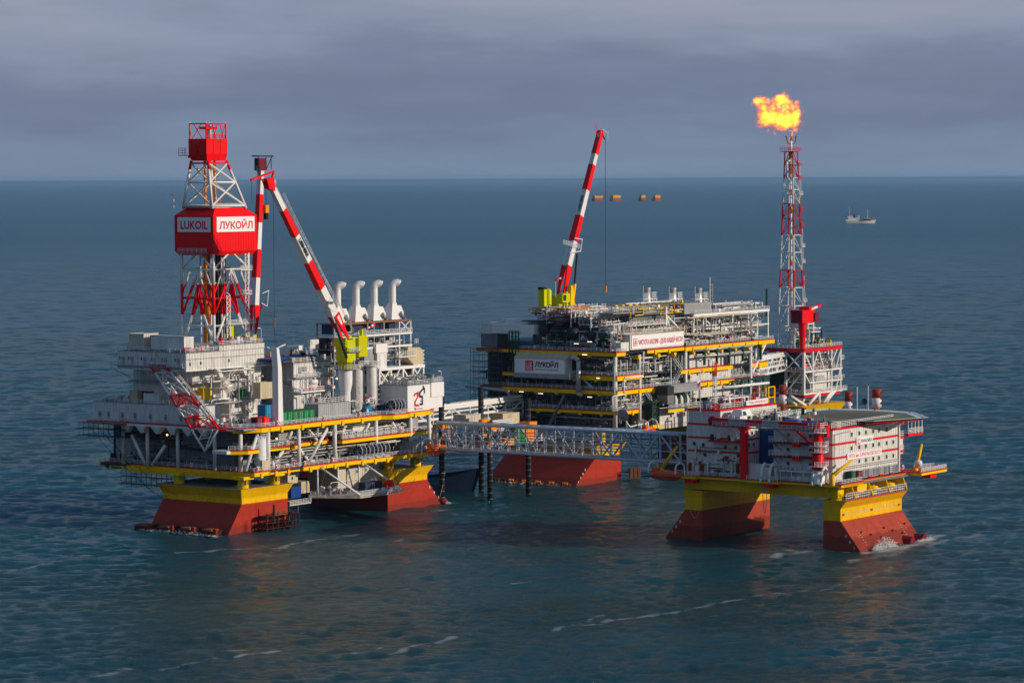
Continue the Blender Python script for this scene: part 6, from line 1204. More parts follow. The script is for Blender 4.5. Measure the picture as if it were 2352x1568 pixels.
    b=M(); b.rail([(0.2,54.4,36.3),(.2,44.2,36.3),(12,44.2,36.3)],step=1.4,h=1.5,m='rail'); kit(b,1,28,45,53,36.3,44,202,('white','clean','red','maroon','steel','grey'),(.8,2.8)); kit(b,.6,6,37,43,32.5,16,203,('white','clean','steel')); kit(b,-2,0,37,46,28,8,204,('dgreen','clean','clean','white'),(.8,1.8)); kit(b,-1.8,0,36,53,18.1,26,205,('white','clean','maroon','grey','rusty','beige'),(1,4)); b.rail([(8,43,33.4),(30,43,33.4)],step=1.3,h=1.7,m='clean',rails=4); b.box(8,30,36,43,32.6,33.2,'dgreen'); b.rail([(8,36,33.4),(30,36,33.4)],step=1.4,h=1.5,m='clean',rails=4)
    for x in (4,9,13,17.4,22): b.item('antenna').bar((x,45,36.3),(x,45,40.5+x*.06),.14,'clean')
    pipes(b,-1.2,-.2,37,53,19,26,26,206,('clean','maroon','white','pipe_dark')); pipes(b,2,28,45,52,37,39.4,30,207,('clean','white','red','steel')); kit(b,8,32,28,42,33.2,30,208,('maroon','white','steel','red','dark')); b.build('roof_equipment',S)
    q=M(); q.box(2.2,7.4,38.4,42,33.4,34.6,'clean'); q.hexa([(2.0,38.2,34.6),(7.6,38.2,34.6),(7.6,42.2,34.6),(2.0,42.2,34.6)],[(3,39,36.2),(6.8,39,36.2),(6.8,41.6,36.2),(3,41.6,36.2)],'clean'); q.box(2.3,7.3,38.3,38.4,32.6,33.4,'red')
    q.build('control_cabin',S); q=M(); q.hexa([(2.6,38.1,34.8),(4.4,38.1,34.8),(4.4,38.2,34.8),(2.6,38.2,34.8)],[(3.2,38.7,35.8),(4.4,38.7,35.8),(4.4,38.8,35.8),(3.2,38.8,35.8)],'glass'); q.box(5,6.6,38.3,38.4,33.6,34.4,'dgreen'); q.build('cabin_window',S)
    q=M(); q.hexa([(13,43.6,36.6),(24.4,43.6,36.6),(24.4,43.8,36.6),(13,43.8,36.6)],[(13,43.6,37.9),(24.4,43.6,38.1),(24.4,43.8,38.1),(13,43.8,37.9)],'banner'); s=q.build('name_board',S); text('ПЖМ им. В.ФИЛАНОВСКОГО',s,(14,43.6,36.95),'b',9.8,.75,'lava')
    b=M(); b.box(7,12,28,35.6,18.1,30.8,'blue'); b.box(7,12.2,27,35.7,30.8,31.2,'beige'); b.box(6.9,7,28,35.6,26.6,26.8,'navy'); q=b.build('blue_module',T)
    b=M(); b.box(12.3,34,27.3,44,18.1,32.6,'grey'); b.build('rear_block',T)
    # ---- helideck
    O=[(8.3,20.7),(16.9,5.8),(33.8,-.1),(47.2,11.0),(49.7,23.6),(46.7,36.7),(32.2,38.5),(20,36.5)]
    c=Vector((30,19.5,0)); inn=[tuple((Vector((x,y,0))-c)*.93+c)[:2] for x,y in O]
    b=M(); b.prism(O,33.25,33.65,'clean'); H=b.build('helideck',T)
    m=bpy.data.materials.new('helideck_paint'); m.use_nodes=True; t=m.node_tree; p=t.nodes['Principled BSDF']; p.inputs['Roughness'].default_value=.8; L=t.links.new
    tc=N(t,'ShaderNodeTexCoord'); sb=N(t,'ShaderNodeVectorMath',operation='DISTANCE'); sb.inputs[1].default_value=(30,19.5,33.7); L(tc.outputs['Object'],sb.inputs[0])
    nz=N(t,'ShaderNodeTexNoise'); nz.inputs['Scale'].default_value=.25; nz.inputs['Detail'].default_value=6; L(tc.outputs['Object'],nz.inputs['Vector'])
    ma=N(t,'ShaderNodeMath',operation='MULTIPLY_ADD'); ma.inputs[1].default_value=2.4; L(nz.outputs['Fac'],ma.inputs[0]); L(sb.outputs['Value'],ma.inputs[2])
    mr=N(t,'ShaderNodeMapRange'); mr.inputs['From Max'].default_value=20; L(ma.outputs[0],mr.inputs['Value'])
    cr=ramp(t,[(0,(.125,.092,.062)),(.60,(.135,.10,.068)),(.66,(.24,.20,.09)),(.76,(.12,.15,.09)),(1,(.10,.155,.10))],'LINEAR'); L(mr.outputs[0],cr.inputs[0]); L(cr.outputs[0],p.inputs['Base Color']); MATS['heli']=m
    b=M(); b.prism(inn,33.65,33.71,'heli'); b.build('landing_surface',H)
    b=M(m='red'); k=len(O)
    for i in (0,1,2,3): (x0,y0),(x1,y1)=O[i],O[(i+1)%k]; n=Vector((y1-y0,x0-x1,0)).normalized()*(1 if True else 1); b.hexa([(x0,y0,33.05),(x1,y1,33.05),(x1-n.x*-.15,y1-n.y*-.15,33.05),(x0+n.x*.15,y0+n.y*.15,33.05)],[(x0,y0,33.45),(x1,y1,33.45),(x1+n.x*.15,y1+n.y*.15,33.45),(x0+n.x*.15,y0+n.y*.15,33.45)],'red' if i else 'maroon')
    b.build('rim',H)
    b=M(); 
    for i in range(k):
        (x0,y0),(x1,y1)=O[i],O[(i+1)%k]; e=1.09; f=lambda x,y:tuple((Vector((x,y,0))-c)*e+c)[:2]
        q=b.item('safety_net'); q.hexa([(x0,y0,33.5),(x1,y1,33.5),(*f(x1,y1),33.8),(*f(x0,y0),33.8)],[(x0,y0,33.56),(x1,y1,33.56),(*f(x1,y1),33.86),(*f(x0,y0),33.86)],'clean' if i in (2,3) else 'rail')
    b.build('safety_net',H)
    b=M(m='clean')
    for x in range(17,46,3): b.bar((x,6.4,33.1),(x+.6,9,32.3),.16); b.bar((x,9.4,32.4),(x,9.4,33.3),.2); b.bar((x,9,33.2),(x+2.4,9,32.5),.12)
    b.box(14,48,12,12.4,32.7,33.25,'steel'); b.box(14,48,26,26.4,32.7,33.25,'steel'); b.bar((36,2,33),(34,8.6,30.6),.2); b.bar((28,4,33),(28,8.6,31),.2); b.build('under_frame',H)
    b=M(); 
    for i in range(k): (x,y)=O[i]; b.item('perimeter_light').lathe((x,y,33.65),[(.15,0),(.15,.35),(0.001,.4)],'dgreen',6)
    b.build('perimeter_light',H)
    return T
platform_c()
def c_things():
    # red pedestal crane with boom parked along the shaded side
    o=(-3,11.4,18); T=thing('deck_crane','C',o,'red pedestal crane on the right platform with its boom parked level to the left','crane','pedestal cranes'); b=M(o); b.lathe((-3,11.4,18),[(1.9,0),(1.9,2),(1.3,2.6),(1.3,3.6)],'clean',16); b.lathe((-3,11.4,21.6),[(1.6,0),(1.6,5.4),(1.25,5.6),(1.25,11),(1.7,11.2),(1.7,12.6),(0.001,12.8)],'red',16)
    b.build('pedestal',T); b=M(o)
    for z in (22.6,26.4,28.0,31.6): b.lathe((-3,11.4,z),[(1.3,0),(2.6,0),(2.6,.15),(1.3,.15)],'rail',14); b.rail([(-5.4,11,z),(-3.6,9.0,z),(-1.2,9.2,z)],step=1,h=1.3)
    b.box(-2.6,-1.4,8.8,9.8,30.6,33.6,'red'); b.rail([(-5.4,13,32.6),(-5,9.6,32.6),(-1.4,9.4,32.6)],step=1,h=1.8); b.build('walkway',T)
    b=M(o); 
    for i,m in enumerate(('maroon','red','grey','red','grey','red')):
        y0=12.6+i*5.3; b.box(-3.7,-2.3,y0,y0+5.3,32.4+i*.05,34.2+i*.02,('stripe' if m!='grey' else 'grey'))
    b.box(-4.1,-3.7,12.6,44,31.9,32.2,'steel'); b.rail([(-4.1,44,32.2),(-4.1,13,32.2)],step=1.5); b.bar((-3,13,28),(-3,18.6,32.4),.5,'stripe'); b.build('boom',T)
    b=M(o); b.lathe((-3.4,44.6,33.4),[(0.001,0),(1.3,0),(1.3,.9),(0.001,.9)],'maroon',12,'x'); b.bar((-3,44.6,34.4),(-3,48,35.6),.2,'red'); b.bar((-3,37,32.2),(-3,37,29.6),.2,'clean'); b.box(-3.3,-2.7,35.8,36.8,29.2,30.4,'clean'); b.build('boom_head',T)
    T=thing('boom_rest','C',(-3,34.4,18),'tall bright red post holding up the parked crane boom on the right platform','post'); b=M((-3,34.4,18)); b.box(-4.0,-2.2,33.6,35.2,18.1,31.4,'red'); b.box(-4.4,-1.8,33.2,35.6,31.4,32.3,'red'); b.build('post_shaft',T); b=M((-3,34.4,18)); b.box(-3.8,-2.4,33.8,35,32.3,32.5,'maroon'); b.build('saddle',T)
    lifeboat('C',(-5.2,63.4,16.4),9.8,3.2,'boat_red','faded brick-red lifeboat at the far left end of the right platform, under the bridge',-math.pi/2)
    for nm,p,s,m,L in (('service_container',(-1.4,27.2,18.1),(2.6,7.6,3.9),'white','long white container right of the red boom post'),('service_container',(-1.4,20.6,18.1),(2.6,3.6,3.6),'grey','grey-blue container behind the white davit on the right platform')): container('C',p,*s,m,L,'containers on the right platform',nm,door='a')
    container('C',(6.2,6.4,18.1),2.6,1.8,2.6,'dgreen','dark green waste skip at the foot of the living quarters corner',None,'waste_skip','skip'); container('C',(9.6,6.4,18.1),2.6,1.6,2.4,'maroon','dark red locker right of the green skip',None,'locker','locker')
    # bags
    base=None
    for i in range(9):
        p=(-1.6+(i%2)*.7,19.6-i*1.05,18.1); L='white bulk bag in the row between the white davits'
        if i>7: pass
        if base is None:
            o=p; T=thing('bulk_bag','C',p,L,'bulk bag','white bulk bags between the davits'); b=M(p); x,y,z=p; b.hexa([(x,y,z),(x+.95,y,z),(x+.95,y+.95,z),(x,y+.95,z)],[(x-.08,y-.08,z+.8),(x+1.03,y-.08,z+.8),(x+1.03,y+1.03,z+.8),(x-.08,y+1.03,z+.8)],'clean'); b.hexa([(x-.08,y-.08,z+.8),(x+1.03,y-.08,z+.8),(x+1.03,y+1.03,z+.8),(x-.08,y+1.03,z+.8)],[(x+.3,y+.3,z+1.3),(x+.65,y+.3,z+1.3),(x+.65,y+.65,z+1.3),(x+.3,y+.65,z+1.3)],'clean'); b.build('sack',T); base=T
        else: dup(base,'C',p,L)
    # davits
    for i,(y,L) in enumerate(((25.4,'left white davit arch over the deck edge of the right platform'),(9.4,'right white davit arch near the living quarters corner'))):
        T=thing('davit','C',(-2.6,y,18),L,'davit','white davits of the right platform'); b=M((-2.6,y,18))
        for dy in (0,2.6): b.path([(-1.4,y+dy,18),(-1.6,y+dy,21.6),(-3.0,y+dy,22.6),(-4.4,y+dy,21.4),(-5.0,y+dy,18.6),(-5.1,y+dy,17.6)],.36,'clean',8)
        b.build('arm',T); b=M((-2.6,y,18)); b.bar((-2.4,y,22.3),(-2.4,y+2.6,22.3),.3,'clean'); b.bar((-4.4,y,21.4),(-4.4,y+2.6,21.4),.16,'clean'); b.build('cross_beam',T)
    T=thing('rescue_boat_station','C',(-1,14,18),'white railed rescue boat station between the two white davits','boat station'); b=M((-1,14,18)); b.box(-2,0,12.6,24,20.6,20.9,'clean'); b.rail([(-2,24,20.9),(-2,21.6,20.9)],step=1.2,h=1.8,m='clean',rails=4); b.rail([(-2,20.6,20.9),(-2,17.4,20.9)],step=1.6,h=1.8,m='clean',rails=4)
    for y in (12.8,16.6,20.2,23.8): b.bar((-1.9,y,18.1),(-1.9,y,20.7),.2,'clean')
    b.build('frame',T); b=M((-1,14,18)); b.lathe((-1,14.6,21.8),[(0.001,-.6),(.6,-.5),(.6,.9),(0.001,1)],'clean',10,'y'); b.build('winch',T)
    # small yellow jib cranes
    for i,(p,q,L) in enumerate((((-.6,5.4,18.1),(10.6,4.4,24.6),'olive yellow jib crane leaning over the living quarters corner'),((41.4,6.0,18.3),(44.2,5.6,25.4),'bright yellow jib crane on the right-hand side platform'),((-3.4,47.5,18.1),(-3.6,44.4,25.2),'dark yellow jib crane by the brick-red lifeboat under the bridge'))):
        if i==2: p=(-4.2,60.5,19.6); q=(-4.4,55.2,26.0)
        if i==0: q=(3.4,4.4,24.2); p=(-5.4,5.6,20.6)
        T=thing('jib_crane','C',p,L,'crane','yellow jib cranes of the right platform'); b=M(p); b.tube(p,q,.62,'yellow' if i==1 else 'hull_yellow',8,r2=.34); b.build('jib',T); b=M(p); b.lathe((p[0],p[1],18),[(.7,0),(.7,max(.8,p[2]-17.8)),(0.001,max(.9,p[2]-17.6))],'yellow',12)
        if i==1: b.lathe((p[0]+.6,p[1]-.6,20.2),[(0.001,-.9),(.9,-.7),(.9,.9),(0.001,1.1)],'clean',12,'y')
        b.build('post',T)
    # masts behind the helideck
    T=thing('radio_mast','C',(-2.2,44.4,36.2),'thin red and white lattice radio mast on the service block roof','mast'); b=M((-2.2,44.4,36.2))
    for i in range(7):
        m='red' if i in (0,5,6,1) and i!=1 or i==1 and False else 'clean'; z=36.2+i*1.9
        for dx,dy in ((0,0),(1.0,0),(.5,.9)): b.bar((-2.2+dx,44.4+dy,z),(-2.2+dx,44.4+dy,z+1.9),.17,m)
        b.bar((-2.2,44.4,z),(-1.2,44.4,z+1.9),.1,m); b.bar((-1.2,44.4,z),(-2.2,44.4,z+1.9),.1,m)
    b.build('lattice',T)
    T=thing('flag','C',(-7,46,36.2),'small white blue and red flag on a thin pole above the service block','flag'); b=M((-7,46,36.2)); b.bar((-7,46,36),(-7,46,48),.14,'rail'); b.build('pole',T); b=M((-7,46,36.2))
    for i,m in enumerate(('clean','blue','red')): b.hexa([(-7,46,44.4-i*.6),(-8.2,46.2,43.8-i*.6),(-8.2,46.26,43.8-i*.6),(-7,46.06,44.4-i*.6)],[(-7,46,45-i*.6),(-8.2,46.2,44.4-i*.6),(-8.2,46.26,44.4-i*.6),(-7,46.06,45-i*.6)],m)
    b.build('cloth',T)
    for i,(x,y) in enumerate(((56.2,33),(62.6,33))):
        T=thing('whip_antenna','C',(x,y,33),['left thin white antenna pole behind the helideck','right thin white antenna pole behind the helideck'][i],'antenna','antenna poles behind the helideck'); b=M((x,y,33)); b.tube((x,y,25),(x,y,39.3),.13,'clean'); b.build('pole',T); b=M((x,y,33)); b.lathe((x,y,39.2),[(0.001,0),(.22,.2),(0.001,.5)],'clean',8); b.build('tip_light',T)
    T=thing('radar_dish','C',(60.6,33,32),'dark grey radar dish edge-on beside the right antenna pole','dish'); b=M((60.6,33,32)); b.lathe((60.6,33,35.2),[(0.001,.3),(.6,.2),(.9,-.1)],'pipe_dark',16,'x'); b.build('dish',T); b=M((60.6,33,32)); b.bar((61.6,33,26),(61.2,33,35.2),.25,'steel'); b.build('mount',T)
    person('C',(11.5,22.6,33.71),'crew member in orange and white standing at the far left edge of the helideck','orange',.3)
    person('C',(-1.4,20.2,28.1),'crew member in dark clothes on the stair landing of the living quarters','dark',.2)
    def hang(P,p,q,sag,L): 
        T=thing('mooring_rope',P,p,L,'rope'); b=M(p); P0=Vector(p);Q0=Vector(q); pts=[P0.lerp(Q0,i/16)-Vector((0,0,sag*4*(i/16)*(1-i/16))) for i in range(17)]; b.path([tuple(x) for x in pts],.09,'rope',5); b.build('strand',T)
    hang('C',(-.4,27,5.4),(-.3,11,9.4),2.2,'pale rope sagging between the two legs of the right platform'); hang('C',(-2.6,29,17),(-2.6,27.4,17),8,'looped rope hanging from the girder between the legs'); hang('C',(-.3,54,9.2),(-.3,50.4,8.8),3,'short rope loop on the far left leg')
    for (a_,y,z,L) in ((38.2,8.1,19.3,'life ring at the right corner of the living quarters'),): life_ring('C',(a_,y,z),L)
    # jack-up barge moored behind
    T=thing('jack_up_barge','C',(64,51,0),'jack-up barge behind the right platform, only its four red and white banded legs show','jack-up barge'); o=(64,51,0); T.location=(T.location.x*1.15,T.location.y*1.15,-15); T.scale=(1.15,)*3; b=M(o); b.box(50,78,30,72,19,25,'white'); b.box(49.8,78.2,29.8,72.2,24.6,25.2,'stripe'); b.build('hull',T)
    for x,y,z,r in ((55,66,38.2,1.35),(70,66,38.2,1.1),(56.5,36,38.2,1.1),(73,36,38.0,1.4)):
        b=M(o); b.tube((x,y,10),(x,y,28),r,'clean',20)
        for z0,z1,m in ((28,32.4,'lb_brown'),(32.4,35.4,'clean'),(35.4,z,'lb_brown')): b.tube((x,y,z0),(x,y,z1),r,m,20)
        for k in range(6): b.box(x-.3,x+.3,y-r-.05,y-r+.1,29+k*1.5,29.7+k*1.5,'dark')
        b.build('leg',T)
    b=M(o)
    for x in (50,53.4):
        for y in (62,59): b.bar((x,y,25),(x,y,39),.45,'yellow')
    for z in range(27,40,3): b.bar((50,59,z),(53.4,59,z),.3,'yellow'); b.bar((50,62,z),(50,59,z),.3,'yellow')
    b.build('jacking_tower',T); b=M(o); kit(b,50,76,32,70,25,60,221,('white','clean','rusty','beige','grey','jorange'),(1,5)); b.build('deck_machinery',T)
c_things()
# ================================================================ PLATFORM D : flare platform
def platform_d():
    X0,Y0=196.4,30
    T=thing('flare_platform','B',(X0,Y0,0),'small flare platform behind, red-edged decks on white struts over a yellow hull','oil platform','offshore platforms'); o=(X0,Y0,0)
    b=M(o); 
    A=[(192,28),(226,28),(226,46),(192,46)]
    b.prism([(194,30),(222,30),(222,46),(194,46)],-3,8,'hull_red'); b.prism([(194,30),(222,30),(222,46),(194,46)],8,12.6,'hull_yellow',[(191,27.5),(225.5,27.5),(225.5,48),(191,48)]); b.build('pontoon',T)
    for p,q in (((198,32,12.6),(201,32,16.6)),((196,29,12.8),(186.4,30,17)),((198,29,12.8),(208,30,17)),((208,30,12.8),(208,30,17)),((213,30,12.8),(220,30,17)),((211,30,12.8),(218,30,17)),((196,33,12.8),(197,41,17))): M(o).tube(p,q,.62,'tower',8).build('strut',T)
    def deck(name,z,m='stripe',x0=X0,x1=226,h=1.3):
        b=M(o); b.box(x0+.3,x1-.3,30.3,48,z-.6,z-.1,'grey'); edge_beam(b,[(x0,48),(x0,30),(x1,30),(x1,44)],z,h,.5,m,m if m=='stripe' else 'clean'); d=b.build(name,T); b=M(o); b.rail([(x0+.1,48,z),(x0+.1,30.2,z),(x1,30.2,z),(x1,44,z)],step=1.8,h=1.4,m='clean',rails=3); b.build('railing',d)
    deck('lower_deck',17.2,'clean',h=.7); deck('middle_deck',25.7,'clean',h=.6); deck('top_deck',34.3,'stripe',h=1.5); deck('gallery_deck',21.3,'clean',x0=201,h=.5)
    b=M(o); edge_beam(b,[(X0,48),(X0,29.9),(224,29.9)],16.6,1.0,.5,'stripe','stripe'); edge_beam(b,[(X0,48),(X0,29.9)],26,1.0,.5,'stripe','stripe'); b.build('red_girder',T)
    b=M(o,'tower')
    for x in (X0+.4,203.4,217.6,224.6): b.bar((x,30.2,17.2),(x,30.2,33),.7 if x>X0+1 else .9)
    for y in (38,46.5): b.bar((X0+.2,y,17.2),(X0+.2,y,33),.8)
    for p,q in (((X0+.6,30.1,32.8),(202.6,30.1,26)),((203,30.1,26),(207.4,30.1,33)),((207.8,30.1,33),(211.6,30.1,26)),((217,30.1,27),(221.6,30.1,33)),((221,30.1,26),(224,30.1,32)),((X0+.6,30.1,25),(201,30.1,21)),((221,30.1,17.4),(224,30.1,25))): b.bar(p,q,.5)
    for p,q in (((X0+.1,30.6,33),(X0+.1,38,26)),((X0+.1,38,33),(X0+.1,31,26.4)),((X0+.1,38,33),(X0+.1,46,26)),((X0+.1,46,33),(X0+.1,38.4,26)),((X0+.1,37.6,25),(X0+.1,39,17.4)),((X0+.1,31,25),(X0+.1,37.6,18))): b.bar(p,q,.45,'rail')
    b.build('frame',T)
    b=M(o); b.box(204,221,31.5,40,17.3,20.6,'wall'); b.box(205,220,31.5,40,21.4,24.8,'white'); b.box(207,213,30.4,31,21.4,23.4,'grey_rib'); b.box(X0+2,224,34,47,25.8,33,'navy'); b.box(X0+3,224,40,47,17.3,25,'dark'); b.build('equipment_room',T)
    b=M(o); kit(b,200,223,31,34,25.8,34,301,('white','red','grey','clean','steel')); kit(b,200,222,31,40,34.4,50,302,('white','grey','dgreen','steel','clean','yellow'),(1,3)); kit(b,221,225,31,38,17.3,12,303); kit(b,197,203,31,38,17.3,14,304); pipes(b,198,222,30.4,33,26,33,34,305,('clean','pipe_grey','white')); pipes(b,197,216,31,40,35,42,44,306,('clean','pipe_grey','white','navy'),(.12,.35)); q=b.item('pipe_run'); q.path([(214,29.6,33),(214,29.6,30),(216.4,29.6,28.6),(216.4,29.6,25.8)],.55,'pipe_grey',8); b.build('process_equipment',T)
    b=M(o); b.stair((206,29.6,25.7),(200,29.6,21.4)); b.stair((X0-.6,33,25.6),(X0-.6,38,21),ax=(1,0,0)); b.rail([(225,31,29),(229,31,29)],step=1,h=1.6,m='clean'); b.box(225,229,31,34,28.8,29,'clean'); b.rail([(201,29.6,17.2),(229,29.6,17.2),(229,34,17.2)],step=1.6,h=1.4,m='clean'); b.box(222,229,29.6,34,16.9,17.2,'clean'); b.rail([(220,29.8,21.6),(227,29.8,21.6)],step=1.4,h=1.4,m='clean'); b.build('stairway',T)
    b=M(o)
    for x in (204.4,208.6): b.bar((x,33,34.4),(x,33,50),.6,'tower')
    b.bar((204.4,33,43.4),(208.6,33,43.4),.4,'tower'); b.bar((204.4,33,40),(208.6,33,40),.3,'tower'); b.build('valve_frame',T)
    # red winch crane
    o2=(X0,30.6,34.4); T2=thing('knuckle_crane','B',o2,'bright red deck crane with boxy cab in front of the flare tower','crane','pedestal cranes'); b=M(o2); b.lathe((X0,30.6,34.4),[(1.0,0),(1.0,3),(1.35,6.4),(1.5,7.6),(1.5,9.6)],'red',16); b.build('pedestal',T2)
    b=M(o2); b.box(192.8,198,28.4,33.6,44.2,49.2,'red'); b.box(198,202,28.6,33,44.4,50.4,'red'); b.box(192.7,192.8,29,33,44.4,49,'maroon'); b.lathe((194.6,28.38,47.6),[(0.001,0),(.35,0),(.35,.05)],'dark',10,'y'); b.lathe((194.6,28.38,46.6),[(0.001,0),(.35,0),(.35,.05)],'dark',10,'y'); b.build('cab',T2)
    b=M(o2); b.bar((200,29,49.4),(204.6,29,50.2),.8,'clean'); b.bar((204.6,29,50.2),(207,29,50.6),1.0,'red'); b.box(201.6,204.4,28,32,44.6,48,'maroon'); b.build('jib',T2)
    # flare tower
    o=(196.4,34,34); F=thing('flare_tower','B',o,'tall slender red and white lattice flare tower at the right with a flame on top','flare tower'); b=M(o); L0,L1=7.6,3.5; z0,z1=34.3,109.4
    def P(i,z):
        t=(z-z0)/(z1-z0); L=L0+(L1-L0)*t; cx,cy=200.2,37.8; d=[(-.5,-.5),(.5,-.5),(.5,.5),(-.5,.5)][i]; return Vector((cx+d[0]*L,cy+d[1]*L,z))
    zs=[34.3,42.5,50.5,57.5,64.2,71,77.6,84,89.6,95,99.4,104.4,109.4]
    def colr(z): return 'tower' if z<57 else 'red2' if z<64 else 'tower' if z<78 else 'red2' if z<92 else 'tower' if z<99 else 'red2'
    MATS['red2']=MATS['stripe']
    for za,zb in zip(zs,zs[1:]):
        m=colr((za+zb)/2)
        for i in range(4):
            j=(i+1)%4; b.tube(P(i,za),P(i,zb),.30 if za<90 else .24,m,6); b.tube(P(i,zb),P(j,zb),.17,m,5); mid=(P(i,zb)+P(j,zb))/2; b.tube(P(i,za),P(j,zb),.15,m,5) if i%2 else b.tube(P(j,za),P(i,zb),.15,m,5)
    b.build('lattice',F)
    b=M(o); b.tube((199.2,37,36),(199.6,37.6,98),.42,'clean',8); b.path([(199.6,37.6,98),(198.4,38.6,99.6),(198.4,38.6,105.6),(200,37.8,106.4),(200.2,37.8,113.6)],.42,'clean',8)
    for z in (47,56,66,76,86,93,101,107): b.tube((199.35,37.2,z),(199.36,37.2,z+2.2),.5,'jorange',8)
    b.tube((200.8,38.2,36),(200.6,38.2,112),.28,'pipe_grey'); b.build('riser',F)
    b=M(o); b.box(197.4,203.4,35.2,41,109.4,109.6,'red'); b.rail([(197.4,41,109.6),(197.4,35.2,109.6),(203.4,35.2,109.6),(203.4,41,109.6)],step=1,h=1.5,m='stripe'); b.build('top_platform',F)
    b=M(o)
    for z in (52,59,67,73,81,87,93,99,104):
        m=colr(z); p=P(1,z); b.box(p.x-1.4,p.x+1.2,p.y-1.2,p.y+1,z,z+.18,m); b.rail([(p.x-1.3,p.y-1.1,z+.1),(p.x+1.1,p.y-1.1,z+.1),(p.x+1.1,p.y+.9,z+.1)],step=.9,h=1.2,m=m if m!='tower' else 'rail')
    for za,zb in zip(range(44,104,6),range(50,110,6)): p=P(1,za); b.ladder((p.x+.3,p.y-.5,za),6,m='rail' if colr(za)=='tower' else 'stripe')
    b.build('ladder_platform',F)
    b=M(o); b.tube((200.2,37.8,112),(200.2,37.8,115.6),.4,'rusty',8)
    for dx in (-2.1,2.1): b.path([(200.2,37.8,112.2),(200.2+dx*.6,37.8-dx*.4,112.8),(200.2+dx*.8,37.8-dx*.55,115.2)],.2,'rusty',6); b.tube((200.2+dx*.8,37.8-dx*.55,114.9),(200.2+dx*.8,37.8-dx*.55,115.5),.34,'rusty',8)
    b.build('burner_tip',F)
platform_d()
def flame():
    # burning gas as an emitting volume inside a wind-blown envelope
    c=wpt('B',(200.2,37.8,0)); cx,cy=c.x,c.y
    T=bpy.data.objects.new('flare_flame',None); C.objects.link(T); T.location=(cx,cy,114.9); tag(T,'bright orange and yellow gas flame blown left from the top of the flare tower','flame')
    me=bpy.data.meshes.new('fire'); b=M(); b.box(-19,9,-9,9,-1.0,20.5); me.from_pydata(b.v,[],b.f)
    o=bpy.data.objects.new('fire',me); C.objects.link(o); o.parent=T
    m=bpy.data.materials.new('burning_gas'); m.use_nodes=True; t=m.node_tree; t.nodes.clear(); L=t.links.new
    tc=N(t,'ShaderNodeTexCoord'); out=N(t,'ShaderNodeOutputMaterial')
    def mth(op,a,b=None,c=None,clamp=False):
        n=N(t,'ShaderNodeMath',operation=op,use_clamp=clamp)
        for i,v in enumerate((a,b,c)):
            if v is None: continue
            if isinstance(v,(int,float)): n.inputs[i].default_value=v
            else: L(v,n.inputs[i])
        return n.outputs[0]
    nz=N(t,'ShaderNodeTexNoise'); nz.inputs['Scale'].default_value=.16; nz.inputs['Detail'].default_value=5; nz.inputs['Roughness'].default_value=.62; L(tc.outputs['Object'],nz.inputs['Vector'])
    sub=N(t,'ShaderNodeVectorMath',operation='SUBTRACT'); sub.inputs[1].default_value=(.5,.5,.5); L(nz.outputs['Color'],sub.inputs[0])
    sc=N(t,'ShaderNodeVectorMath',operation='SCALE'); sc.inputs['Scale'].default_value=9.5; L(sub.outputs[0],sc.inputs[0])
    ad=N(t,'ShaderNodeVectorMath',operation='ADD'); L(tc.outputs['Object'],ad.inputs[0]); L(sc.outputs[0],ad.inputs[1])
    def blob(x,y,z,rx,ry,rz,rot=0):
        mp=N(t,'ShaderNodeMapping',vector_type='TEXTURE'); mp.inputs['Location'].default_value=(x,y,z); mp.inputs['Rotation'].default_value=(0,rot,0); mp.inputs['Scale'].default_value=(rx,ry,rz); L(ad.outputs[0],mp.inputs[0])
        ln=N(t,'ShaderNodeVectorMath',operation='LENGTH'); L(mp.outputs[0],ln.inputs[0]); return mth('SUBTRACT',1.0,ln.outputs['Value'])
    f=mth('MAXIMUM',blob(-2.6,0,6.6,7.2,5.2,5.8),blob(-7.6,0,8.2,6.4,4.8,5.6,R(18))); f=mth('MAXIMUM',f,blob(1.2,0,8,3.6,3.6,6.8)); f=mth('MAXIMUM',f,blob(-11.6,0,13.2,4.6,3.2,3.8,R(30))); f=mth('MAXIMUM',f,blob(-4,0,13.4,5.4,3.6,3.4)); f=mth('MAXIMUM',f,blob(0,0,1.4,1.0,1.0,2.6))
    n2=N(t,'ShaderNodeTexNoise'); n2.inputs['Scale'].default_value=.42; n2.inputs['Detail'].default_value=5; n2.inputs['Roughness'].default_value=.65; L(tc.outputs['Object'],n2.inputs['Vector'])
    g=mth('ADD',f,mth('MULTIPLY_ADD',n2.outputs['Fac'],1.9,-1.02)); g=mth('MULTIPLY',g,2.0,clamp=True)
    dens=mth('MULTIPLY',mth('POWER',g,1.4),.55)
    cr=ramp(t,[(0,(1.0,.07,.004)),(.35,(1.0,.16,.006)),(.7,(1.0,.25,.010)),(1,(1.0,.46,.045))],'LINEAR'); L(g,cr.inputs[0])
    em=N(t,'ShaderNodeEmission'); L(cr.outputs[0],em.inputs['Color']); L(mth('MULTIPLY',dens,mth('MULTIPLY_ADD',g,3.2,.7)),em.inputs['Strength'])
    ab=N(t,'ShaderNodeVolumeAbsorption'); ab.inputs['Color'].default_value=(.05,.05,.05,1); L(dens,ab.inputs['Density'])
    sm=N(t,'ShaderNodeAddShader'); L(em.outputs[0],sm.inputs[0]); L(ab.outputs[0],sm.inputs[1]); em=sm
    L(em.outputs[0],out.inputs['Volume']); me.materials.append(m)
    try: m.cycles.volume_sampling='MULTIPLE_IMPORTANCE'; m.cycles.volume_step_rate=.5
    except Exception: pass
flame()
